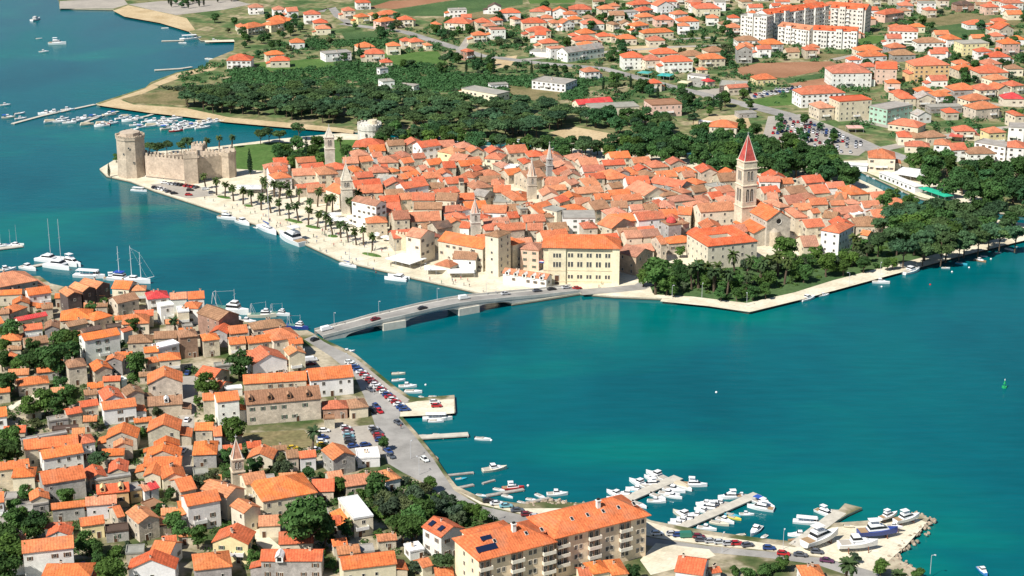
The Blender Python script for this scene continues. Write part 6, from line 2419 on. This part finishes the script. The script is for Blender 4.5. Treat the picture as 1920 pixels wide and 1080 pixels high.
WEST = "50 485 185 565 195 612 80 602 425 567 500 557 635 532 480 642 590 618 650 652 740 630 790 612 815 668 895 602 1020 577 960 660 955 680 1050 658 1140 612 1215 632 1280 615 1270 675 1340 692 1380 640 1430 682 1440 640 1490 667 1540 630 1550 656 1600 642 1640 615 1240 724 1580 707 1690 708 1640 682 1700 676 1770 702 1750 660 1830 682 1880 688 1910 650 1850 652 1180 590 560 640 700 640"
WEST2 = "510 82 590 62 620 127 700 112 740 95 820 122 900 102 960 82 1010 62 1080 62 670 35 560 95 780 80 850 100 940 120"
for txt, ox, oy in ((WEST, 0, 100), (WEST2, 192, 216)):
    for x, y in px(txt, ox, oy, 5.0):
        p = P(x, y, .4); a = R(random.choice((20, 25, 30, 200, 15)) + random.uniform(-12, 12)); l = random.uniform(3.0, 4.4); d = Vector((math.cos(a) * l, math.sin(a) * l, 0))
        make_boat(p - d, p + d, random.choice("mmmmona"), random.choice("wwwwwwwc"), group="boats of the west marina")
for x, y in ((970, 672), (1650, 728)):
    p = P(x / 5, 100 + y / 5, .4); make_boat(p - Vector((3.6, 1, 0)), p + Vector((3.6, 1, 0)), "m", "r", group="boats of the west marina")
# boats laid up on the boatyard, on cradles
def cradle(o_, L):
    mb = MB()
    for x in (-.28 * L, .22 * L):
        mb.box(x - .15, -1.3, -1.3, x + .15, 1.3, -.95)
        for s in (-1, 1): mb.tube((x, s * 1.25, -1.2), (x, s * 1.05, .35), .09, .09, 5)
    link("cradle", mb.mesh("cradle", [mat("rusty_steel", (.22, .09, .05), .8)]), o_)
for q, kd, c in (((-135, 810, 165, 700), "y", "w"), ((370, 702, 725, 680), "y", "b"), ((715, 590, 930, 535), "y", "w"), ((575, 560, 725, 510), "y", "w"), ((205, 815, 520, 800), "m", "w"), ((640, 625, 770, 640), "m", "w"), ((240, 590, 320, 600), "o", "c")):
    s, b = [P(1536 + q[i] / 5, 864 + q[i + 1] / 5, Z0 + 1.2) for i in (0, 2)]
    o_ = make_boat(s, b, kd, c, z=Z0 + (1.45 if kd != 'o' else .3), group="boats laid up in the boatyard")
    if kd != 'o': cradle(o_, BOAT[kd][2])

# ---------------------------------------------------------------- jetties and pontoons
JET = [("stone_jetty", "714.4 823 784 824 878 818", 0, 3.2, 1.0, "long pale stone jetty reaching into the water from the quay road"), ("wooden_jetty", "840 893 888 888", 0, 1.0, .6, "thin grey plank jetty beside the turquoise boat"),
       ("wooden_jetty", "905 908 928 901.5", 0, .9, .5, "short loose plank jetty lying off the near shore"), ("wooden_jetty", "858 917 888 911", 0, 1.3, .6, "short pale jetty at the rocky shore bend"), ("wooden_jetty", "912 932 982 920", 0, 1.5, .7, "plank jetty with the red white cruiser moored behind"),
       ("wooden_jetty", "978 948 1030 936", 0, 1.4, .7, "plank jetty nearest the parked cars and rocks"), ("concrete_pontoon", "1172 942 1220 921 1272 899", 0, 4.2, 1.0, "wide concrete pontoon beside the apartment hotel"),
       ("concrete_pontoon", "1268 996 1340 966 1420 931", 0, 3.8, 1.0, "long concrete pontoon in the middle of the marina"), ("floating_pontoon", "24 233 80 218 150 203 178 197", 0, 3.0, .6, "grey floating pontoon off the sandy headland tip"),
       ("floating_pontoon", "160 230 200 215 222 210", 0, 2.4, .6, "middle floating pontoon of the west marina"), ("floating_pontoon", "240 226 275 219 294 213", 0, 2.4, .6, "inner floating pontoon of the west marina"),
       ("floating_pontoon", "58 502 90 496", 0, 2.6, .7, "floating pontoon with two catamarans at the left"), ("floating_pontoon", "-30 472 42 463", 0, 3.4, .8, "floating pontoon at the left edge with moored boats"),
       ("swimming_jetty", "290 133 340 130 360 127", 0, 3.0, .8, "thin white bathing jetty on the mainland shore"), ("fishing_jetty", "303 78 345 77", 0, 2.4, .7, "small dark jetty in the far bay"), ("boat_pier", "1490 1030 1530 1000 1575 966", 0, 4.5, Z0 + .12, "pale slipway pier beside the boatyard")]
for nm, s_, _, wd, z, lb in JET:
    pts = [P(x, y, 0) for x, y in px(s_)]
    root = link(nm, None, None, (pts[0].x, pts[0].y, 0)); mbk, mbp = MB(), MB()
    for i in range(len(pts) - 1):
        a, b = pts[i] - pts[0], pts[i + 1] - pts[0]; d = (b - a).normalized(); n = Vector((-d.y, d.x, 0)) * wd / 2
        m_ = MB(); m_.prism([(q.x, q.y) for q in (a - n, b - n, b + n, a + n)], z - .45, z + .004 * i, bottom=True)
        link("deck", m_.mesh("deck", [mat("jetty_concrete", (.52, .48, .40), .9, noise=((.5, .15),)) if "wood" not in nm else mat("grey_planks", (.36, .33, .29), .9, noise=((1., .2),))]), root)
        k = max(1, int((b - a).length / 7))
        for j in range(k + 1):
            m_ = MB(); q = a + d * ((b - a).length * j / k * .98)
            m_.tube((q.x + n.x * .8, q.y + n.y * .8, -2.5), (q.x + n.x * .8, q.y + n.y * .8, z - .3), .16, .16, 6); m_.tube((q.x - n.x * .8, q.y - n.y * .8, -2.5), (q.x - n.x * .8, q.y - n.y * .8, z - .3), .16, .16, 6)
            link("pile", m_.mesh("pile", [M_CONC]), root)
    c = sum(pts, Vector()) / len(pts)
    thing(root, "", "jetty", "jetties and pontoons", (c.x, c.y, 1), lb)

# ---------------------------------------------------------------- boulders of the breakwater
def rock_mesh(seed):
    rng = random.Random(seed); bm = bmesh.new(); bmesh.ops.create_icosphere(bm, subdivisions=1, radius=1)
    for v in bm.verts: v.co *= rng.uniform(.7, 1.2)
    me = bpy.data.meshes.new("boulder"); bm.to_mesh(me); bm.free(); me.materials.append(M_RUBBLE); return me
ROCK = [rock_mesh(i) for i in range(4)]
bw = link("breakwater", None, None, tuple(P(1720, 1000, 0))); bo = bw.location.copy()
def rocks(path, n, wd, parent, org, smin=.5, smax=1.2, z=.5):
    pts = [P(x, y, 0) for x, y in path]
    for q in range(n):
        i = random.randrange(len(pts) - 1); p = pts[i].lerp(pts[i + 1], random.random())
        o_ = link("boulder", random.choice(ROCK), parent, (p.x - org[0] + random.uniform(-wd, wd), p.y - org[1] + random.uniform(-wd, wd), random.uniform(z * .3, z) - org[2]), scale=random.uniform(smin, smax))
        o_.rotation_euler = (random.uniform(0, 6), random.uniform(0, 6), random.uniform(0, 6))
rocks(px("1716 966 1742 978 1728 998 1706 1022 1672 1050 1690 1064 1720 1080"), 130, 2.0, bw, bo, .4, .95, 1.0)
thing(bw, "", "breakwater", None, tuple(bo), "tan boulder breakwater around the boatyard point")
bw2 = link("rock_bank", None, None, tuple(P(1060, 955, 0))); bo2 = bw2.location.copy()
rocks(px("985 951 1030 946 1070 950 1108 951 1150 960 1190 968"), 80, 1.8, bw2, bo2, .4, 1.0, 1.2)
thing(bw2, "", "rocks", None, tuple(bo2), "bank of pale boulders beside the parked white van")

# ---------------------------------------------------------------- cafe awnings, market tents, lamps, people, buoys
def canopy(name, a, b, W, h, col, label, grp, k, x0, y0, ridge=.8):
    A, B = P(x0 + a[0] / k, y0 + a[1] / k, Z0 + h), P(x0 + b[0] / k, y0 + b[1] / k, Z0 + h)
    L, ang, c = footprint(A, B, W); root = box_thing(name, c, ang)
    mb = MB(); n = max(1, int(L / 4.5)); st = L / n
    for i in range(n):
        xa, xb = -L / 2 + st * i, -L / 2 + st * (i + 1) - .06; xm = (xa + xb) / 2
        q = [(xa, -W / 2, h), (xb, -W / 2, h), (xb, W / 2, h), (xa, W / 2, h)]; t = (xm, 0, h + ridge)
        for j in range(4):
            mb.quad(q[j], q[(j + 1) % 4], t); mb.quad(q[j], (q[j][0], q[j][1], h - .3), (q[(j + 1) % 4][0], q[(j + 1) % 4][1], h - .3), q[(j + 1) % 4])
    link("canvas", mb.mesh("canvas", [M_PAINT]), root, color=col)
    for i in range(n + 1):
        for s in (-1, 1):
            m_ = MB(); m_.tube((-L / 2 + .15 + (L - .3) * i / n, s * (W / 2 - .15), 0), (-L / 2 + .15 + (L - .3) * i / n, s * (W / 2 - .15), h), .06, .06, 5); link("post", m_.mesh("post", [M_METAL]), root)
    thing(root, "", "awning", grp, (c.x, c.y, Z0 + h), label)
CW = (.80, .80, .78)
k6 = 6.6667
canopy("cafe_awning", (640, 905), (930, 900), 7, 2.8, CW, "white cafe awning in front of the small orange shed roof", "cafe awnings", k6, 700, 370)
canopy("cafe_awning", (930, 945), (1265, 940), 7, 2.8, CW, "white cafe awning before the white house with brown roof", "cafe awnings", k6, 700, 370)
canopy("cafe_awning", (150, 760), (460, 835), 12, 3.0, CW, "largest white cafe awning below the battlemented town wall", "cafe awnings", k6, 700, 370)
canopy("cafe_awning", (890, 360), (1070, 350), 5, 2.7, CW, "small white cafe awning among the promenade palms", "cafe awnings", k6, 480, 350)
canopy("cafe_awning", (940, 430), (1165, 420), 6, 2.7, CW, "white cafe awning under two promenade palms", "cafe awnings", k6, 480, 350)
canopy("cafe_awning", (1140, 395), (1250, 390), 5, 2.7, CW, "narrow white cafe awning beside the tall white gabled house", "cafe awnings", k6, 480, 350)
canopy("cafe_awning", (1245, 690), (1490, 690), 9, 3.0, CW, "white tent behind the palms near the castle", "cafe awnings", 5, 192, 216)
canopy("market_tent", (680, 720), (950, 765), 9, 3.2, CW, "front row of white market tents by the channel", "market tents", 5, 1536, 180)
canopy("market_tent", (740, 690), (960, 720), 8, 3.2, CW, "back row of white market tents by the channel", "market tents", 5, 1536, 180)
canopy("market_tent", (930, 860), (1180, 945), 6, 3.2, (.03, .42, .26), "bright green market canopy at the channel side", "market tents", 5, 1536, 180)
canopy("market_tent", (1215, 375), (1345, 385), 10, 3.6, (.55, .10, .07), "left red restaurant tent on the mainland", "market tents", 5, 1536, 180)
canopy("market_tent", (1355, 362), (1490, 366), 10, 3.6, (.55, .10, .07), "right red restaurant tent on the mainland", "market tents", 5, 1536, 180)
canopy("market_tent", (400, 705), (520, 715), 10, 3.4, (.06, .42, .38), "turquoise restaurant tent on the mainland", "market tents", 5, 1152, 0)
canopy("market_tent", (215, 680), (320, 690), 8, 3.4, (.08, .38, .33), "green restaurant tent left of the turquoise one", "market tents", 5, 1152, 0)
canopy("market_tent", (590, 770), (690, 780), 8, 3.4, (.74, .66, .42), "cream market tent beside the mainland road", "market tents", 5, 1152, 0)
canopy("market_tent", (270, 300), (420, 300), 8, 3.2, (.70, .40, .34), "pink terrace awning under the cream office block", "market tents", 5, 1536, 180)
def low_block(name, a, b, W, h, col, label, k, x0, y0, cat="kiosk"):
    A, B = P(x0 + a[0] / k, y0 + a[1] / k, Z0 + h), P(x0 + b[0] / k, y0 + b[1] / k, Z0 + h); L, ang, c = footprint(A, B, W); root = box_thing(name, c, ang)
    mb = MB(); mb.box(-L / 2, -W / 2, 0, L / 2, W / 2, h - .2, bottom=False); link("wall", mb.mesh("wall", [M_WALL]), root, color=col)
    mb = MB(); mb.box(-L / 2 - .3, -W / 2 - .3, h - .2, L / 2 + .3, W / 2 + .3, h); link("roof", mb.mesh("roof", [M_FLAT]), root, color=(.74, .72, .68))
    for i in range(int(L / 4)): link("window", WIN[4], root, (-L / 2 + 2 + i * 4, -W / 2, h * .5), 0)
    thing(root, "", cat, None, (c.x, c.y, h), label); FOOT.append((c.x, c.y, math.cos(ang), math.sin(ang), L / 2, W / 2))
low_block("kiosk_row", (565, 715), (900, 850), 5, 3.6, CW, "long white kiosk row on the market quay", 5, 1536, 180)
low_block("kiosk_row", (60, 625), (450, 655), 6, 3.6, CW, "white flat roofed kiosk row left of the market hall", 5, 1536, 180)
low_block("coach_shelter", (785, 385), (920, 400), 4, 3.4, CW, "white bus shelter beside the yellow roofed villa", 5, 1152, 150, "shelter")
# grass beds round the promenade palms
BED = bpy.data.meshes.new("flower_bed")
_b = MB(); _b.prism(ring(14, 1.0), 0, .35, scale=.9); BED = _b.mesh("flower_bed", [M_GRASS])
for x, y, l in ((548, 414, 5), (587, 426, 5), (624, 443, 3), (697, 478, 6), (420, 370, 5), (556, 416, 4), (466, 386, 3)):
    p = P(x, y, Z0); o_ = link("flower_bed", BED, None, (p.x, p.y, Z0), R(-35), scale=(l, 1.9, 1)); thing(o_, "green oval grass bed", "flower bed", "grass beds of the promenade", tuple(p))
# cafe parasols
_b = MB(); _b.prism(ring(8, 1.7), 2.3, 3.0, scale=.04); _b.prism(ring(8, 1.7), 2.15, 2.3); PARA = _b.mesh("parasol_canvas", [M_PAINT])
_b = MB(); _b.tube((0, 0, 0), (0, 0, 2.9), .05, .05, 5); PPOLE = _b.mesh("parasol_pole", [M_METAL])
for i in range(30):
    t = random.random(); p = P(600 + 250 * t + random.uniform(0, 12), 408 + 98 * t - random.uniform(0, 3), Z0)
    if hits(p.x, p.y, 1.8): continue
    o_ = link("parasol", None, None, tuple(p)); link("canvas", PARA, o_, color=(.8, .79, .75)); link("pole", PPOLE, o_)
    thing(o_, "white cafe parasol", "parasol", "cafe parasols on the promenade", tuple(p))
# lamp posts
def lamp_mesh():
    mb = MB(); mb.tube((0, 0, 0), (0, 0, 6.2), .09, .06, 6); mb.tube((0, 0, 6.2), (.9, 0, 6.5), .05, .05, 5); mb.box(.7, -.22, 6.4, 1.3, .22, 6.58); return mb.mesh("pole", [M_METAL])
LAMP = lamp_mesh()
lb_ = MB(); lb_.box(.74, -.18, 6.34, 1.26, .18, 6.40); LAMPH = lb_.mesh("lamp_head", [M_WHITE])
for x, y in px("652 690 700 740 770 860 786 890 925 978 1165 1000 1354 1036 1468 1030 1744 1076 1592 536 1650 518 1316 558 1400 574 1260 560 930 552 800 520 690 486 620 458 540 424 460 396 392 372 1010 540"):
    p = P(x, y, Z0); o_ = link("street_lamp", None, None, tuple(p), random.uniform(0, 6.28)); link("pole", LAMP, o_); link("lamp_head", LAMPH, o_)
    thing(o_, "slim grey street lamp", "street lamp", "street lamps along the quays", tuple(p))
# people: one continuous body each
def person_mesh(seed):
    rng = random.Random(seed); bm = bmesh.new()
    st = rng.uniform(.12, .3)
    def rings(pts):
        prev = None; first = None
        for (x, y, z, rx, ry) in pts:
            r_ = [bm.verts.new((x + rx * math.cos(t * math.pi / 3), y + ry * math.sin(t * math.pi / 3), z)) for t in range(6)]
            if prev:
                for q in range(6): bm.faces.new((prev[q], prev[(q + 1) % 6], r_[(q + 1) % 6], r_[q]))
            else: bm.faces.new(list(reversed(r_)))
            prev = r_
        bm.faces.new(prev); return prev
    rings([(.0, 0, .82, .17, .12), (0, 0, 1.0, .16, .12), (0, 0, 1.22, .19, .13), (0, 0, 1.42, .21, .12), (0, 0, 1.5, .09, .08), (0, 0, 1.56, .07, .07), (0, 0, 1.6, .10, .11), (0, 0, 1.7, .10, .12), (0, 0, 1.78, .05, .06)])
    for s in (-1, 1):
        rings([(s * .09, s * st + .08, .0, .05, .10), (s * .09, s * st, .08, .05, .06), (s * .09, s * st * .5, .46, .065, .07), (s * .09, 0, .88, .09, .10)])
        rings([(s * .27, -s * st * .7, .80, .035, .045), (s * .26, -s * st * .4, 1.08, .04, .045), (s * .22, 0, 1.40, .055, .06)])
    me = bpy.data.meshes.new("person"); bm.to_mesh(me); bm.free()
    me.materials.append(M_PAINT); me.materials.append(mat("trousers", (.05, .06, .09))); me.materials.append(mat("skin", (.5, .3, .2)))
    for f in me.polygons:
        z = f.center.z; f.material_index = 1 if z < .95 and abs(f.center.x) < .2 else 2 if z > 1.5 else 0
    return me
PERS = [person_mesh(i) for i in range(4)]
PCOL = [((.7, .7, .68), "white"), ((.5, .04, .04), "red"), ((.05, .1, .3), "blue"), ((.03, .03, .03), "black"), ((.6, .45, .2), "tan"), ((.1, .3, .15), "green")]
EXTRA = " ".join("%.1f %.1f" % (lambda t, u: (410 + 460 * t + 26 * u + random.uniform(-6, 6), 397 + 133 * t - 16 * u))(random.random(), random.random()) for _ in range(75))
for x, y in px(EXTRA + " 575 458 600 470 612 474 640 486 648 478 655 486 668 490 690 498 702 492 626 462 594 456 700 508 705 515 733 500 806 526 828 532 848 528 850 534 854 530 870 536 877 528 880 538 906 548 1128 534 1123 540 548 430 520 420 505 416 470 402 450 398 436 392 400 378 384 374 421 388 930 552 661 496 1146 533 752 804 686 868 692 870"):
    c, cn = random.choice(PCOL); p = P(x, y, Z0)
    o_ = link("person", random.choice(PERS), None, (p.x, p.y, Z0 + .06), random.uniform(0, 6.28), color=c)
    thing(o_, "person in a %s top walking" % cn, "person", "people walking on the quays", tuple(p))
# navigation buoy, mooring buoys, flagpole
b = P(1883, 727, 0); root = link("navigation_buoy", None, None, tuple(b))
MG_ = mat("buoy_green", (.02, .35, .12), .5)
mb = MB(); mb.prism(ring(10, 1.0), -.4, .6); link("float", mb.mesh("float", [MG_]), root)
mb = MB(); [mb.tube((math.cos(a) * .8, math.sin(a) * .8, .6), (0, 0, 3.2), .08, .06, 5) for a in (0, 2.1, 4.2)]; mb.prism(ring(8, .45), 1.6, 3.0, scale=.3); link("lattice", mb.mesh("lattice", [MG_]), root)
mb = MB(); mb.prism(ring(8, .2), 3.1, 3.7, scale=.4); link("lantern", mb.mesh("lantern", [M_WHITE]), root)
thing(root, "", "buoy", None, tuple(b), "green navigation buoy alone on open water at the right")
bs = bmesh.new(); bmesh.ops.create_icosphere(bs, subdivisions=2, radius=.45); BU = bpy.data.meshes.new("mooring_buoy"); bs.to_mesh(BU); bs.free(); BU.materials.append(M_PAINT)
for x, y, c in ((1653, 538, "w"), (1744, 534, "r"), (1817, 502, "w"), (1785, 510, "w"), (1858, 486, "w"), (990, 911, "w"), (798, 722, "w"), (921, 826, "w"), (1343, 736, "w")):
    p = P(x, y, 0); o_ = link("mooring_buoy", BU, None, (p.x, p.y, .1), color=BOATC[c][0])
    thing(o_, "small round %s mooring buoy" % BOATC[c][1], "buoy", "mooring buoys", tuple(p))
p = P(1010, 531, Z0); root = link("flagpole", None, None, tuple(p))
mb = MB(); mb.tube((0, 0, 0), (0, 0, 11.5), .09, .05, 6); link("pole", mb.mesh("pole", [M_METAL]), root)
for i, c in enumerate(((.5, .04, .04), (.8, .8, .78), (.04, .08, .35))):
    mb = MB(); z1 = 11.2 - i * .5
    for j in range(4):
        x0_, x1_ = .1 + j * .55, .1 + (j + 1) * .55; w0, w1 = .18 * math.sin(j * 1.3), .18 * math.sin((j + 1) * 1.3)
        mb.quad((x0_, w0, z1 - .5), (x1_, w1, z1 - .5), (x1_, w1, z1), (x0_, w0, z1)); mb.quad((x0_, w0 + .02, z1), (x1_, w1 + .02, z1), (x1_, w1 + .02, z1 - .5), (x0_, w0 + .02, z1 - .5))
    link("flag_stripe", mb.mesh("flag_stripe", [M_PAINT]), root, color=c)
thing(root, "", "flagpole", None, tuple(p), "flagpole with a striped flag before the white scalloped loggia")
# ---------------------------------------------------------------- labels: look first, then the nearest thing one can find, then the order from the left
ANCH = [("the round castle keep", 258, 300), ("the castle's right tower", 420, 310), ("the castle lawn", 490, 292), ("the pale square bell tower", 619, 290), ("the grey spired bell tower", 648, 350), ("the round white fort", 692, 262),
        ("the tall white gabled house", 700, 410), ("the yellow town house", 836, 298), ("the grey needle spire", 1030, 320), ("the mid-town stone belfry", 996, 350), ("the small lantern belfry", 890, 425), ("the square tower house", 920, 470),
        ("the cream school", 1090, 495), ("the courtyard palace", 1345, 465), ("the cathedral", 1450, 430), ("the tallest bell tower", 1393, 350), ("the red domed house", 1262, 440), ("the grey flat roof", 1085, 415), ("the brown town roof", 1200, 365),
        ("the white house by the park", 1560, 455), ("the corner trees", 1760, 440), ("the island's pointed corner", 1404, 570), ("the bridge", 790, 590), ("the bridge's near end", 600, 640), ("the square white pier", 810, 762),
        ("the long stone jetty", 830, 822), ("the ruined long building", 530, 750), ("the near car park", 650, 820), ("the near bell tower", 447, 880), ("the big orange church hall", 540, 935), ("the white flat roofed hall", 665, 960),
        ("the apartment hotel", 1040, 1010), ("the solar panel house", 840, 1000), ("the hotel pontoon", 1220, 925), ("the middle pontoon", 1340, 960), ("the boatyard", 1600, 1000), ("the breakwater point", 1700, 990), ("the red house at the bottom", 1300, 1050),
        ("the three dark gables", 160, 550), ("the moored schooner", 250, 515), ("the left catamarans", 110, 490), ("the fishing trawlers", 490, 590), ("the large brown gable", 410, 595), ("the tall white house", 192, 650), ("the brown hipped house", 140, 690),
        ("the narrow lane", 350, 780), ("the long grey stone house", 120, 905), ("the yellow cottage", 172, 985), ("the apricot house", 215, 925), ("the bottom left white house", 90, 1040), ("the two-tiered orange house", 120, 850), ("the white gabled warehouse", 510, 680),
        ("the white house by the church", 380, 950), ("the left edge gardens", 30, 780), ("the red gabled house", 205, 740),
        ("the sandy headland", 270, 190), ("the west marina", 260, 225), ("the pine wood's left end", 430, 195), ("the pine wood's middle", 700, 205), ("the pine wood's right end", 980, 215), ("the sandy square", 1120, 262), ("the modern white villa", 1030, 155),
        ("the concrete pavilion", 900, 172), ("the far bay", 430, 90), ("the top left quay", 200, 12), ("the graveyard", 350, 12), ("the top left suburb", 560, 40), ("the twin hipped houses", 530, 108), ("the mid suburb villas", 850, 60), ("the road junction", 1000, 110), ("the top middle houses", 1080, 30),
        ("the long grey shop", 1100, 95), ("the red roofed rows", 1230, 110), ("the brown field", 1470, 130), ("the apartment blocks", 1480, 45), ("the top right houses", 1850, 15), ("the pink hotel", 1680, 150), ("the peach hotel", 1750, 140), ("the yellow flat roofed house", 1830, 95),
        ("the white corner hotel", 1600, 150), ("the mint green office", 1680, 215), ("the mainland car park", 1530, 255), ("the market hall", 1655, 305), ("the market tents", 1700, 330), ("the red restaurant tents", 1810, 255), ("the right edge houses", 1890, 200), ("the yellow roofed villa", 1355, 250),
        ("the flat roofed hotel", 1150, 200), ("the dealer lot", 1450, 172), ("the channel boats", 1650, 360), ("the tree belt behind town", 1480, 320), ("the channel trees", 860, 270), ("the promenade's far palms", 460, 370), ("the promenade's middle palms", 560, 400), ("the promenade's near palms", 680, 450),
        ("the cafe awnings", 790, 505), ("the convent roofs", 575, 340), ("the open water", 1350, 720), ("the left strait", 300, 430), ("the upper left sea", 100, 120), ("the park palms", 1400, 510), ("the park lawn", 1500, 530)]
ORD = ["", "leftmost", "second from left", "third from left", "fourth from left", "fifth from left", "sixth from left", "seventh from left", "eighth from left", "ninth from left", "tenth from left", "eleventh from left", "twelfth from left"] + ["%s from left" % s for s in ("thirteenth", "fourteenth", "fifteenth", "sixteenth", "seventeenth", "eighteenth", "nineteenth", "twentieth", "twenty-first", "twenty-second", "twenty-third", "twenty-fourth", "twenty-fifth")]
buckets = {}
for o, desc, pos, label in THINGS:
    if label:
        o["label"] = label; continue
    x, y = PX(pos)
    a = min(ANCH, key=lambda q: (q[1] - x) ** 2 + ((q[2] - y) * 1.6) ** 2)
    dx, dy = x - a[1], y - a[2]
    if max(abs(dx), abs(dy) * 1.6) < 22: rel = "at"
    elif abs(dx) > abs(dy) * 1.6: rel = "left of" if dx < 0 else "right of"
    else: rel = "beyond" if dy < 0 else "in front of"
    buckets.setdefault((desc, rel, a[0]), []).append((x, o))
for (desc, rel, an), lst in buckets.items():
    lst.sort(key=lambda q: q[0])
    for i, (x, o) in enumerate(lst):
        base = "%s %s %s" % (desc, rel, an)
        if len(lst) > 1:
            base += ", " + (ORD[i + 1] if i + 1 < len(ORD) and i < len(lst) - 1 else "rightmost" if i == len(lst) - 1 else "%d from left" % (i + 1))
        for s_ in ("small ", "large ", "long ", "tall ", "old ", "pale "):
            if len(base.split()) > 16: base = base.replace(s_, "", 1)
        if len(base.split()) > 16: base = base.replace(" of the ", " of ").replace("the ", "", 1)
        o["label"] = base
bad = [o["label"] for o, *_ in THINGS if not 4 <= len(o["label"].split()) <= 16]
from collections import Counter
print(Counter(o.name.split(".")[0] for o, *_ in THINGS).most_common(14))
print("things", len(THINGS), "labels", len(set(o["label"] for o, *_ in THINGS)), bad[:5])
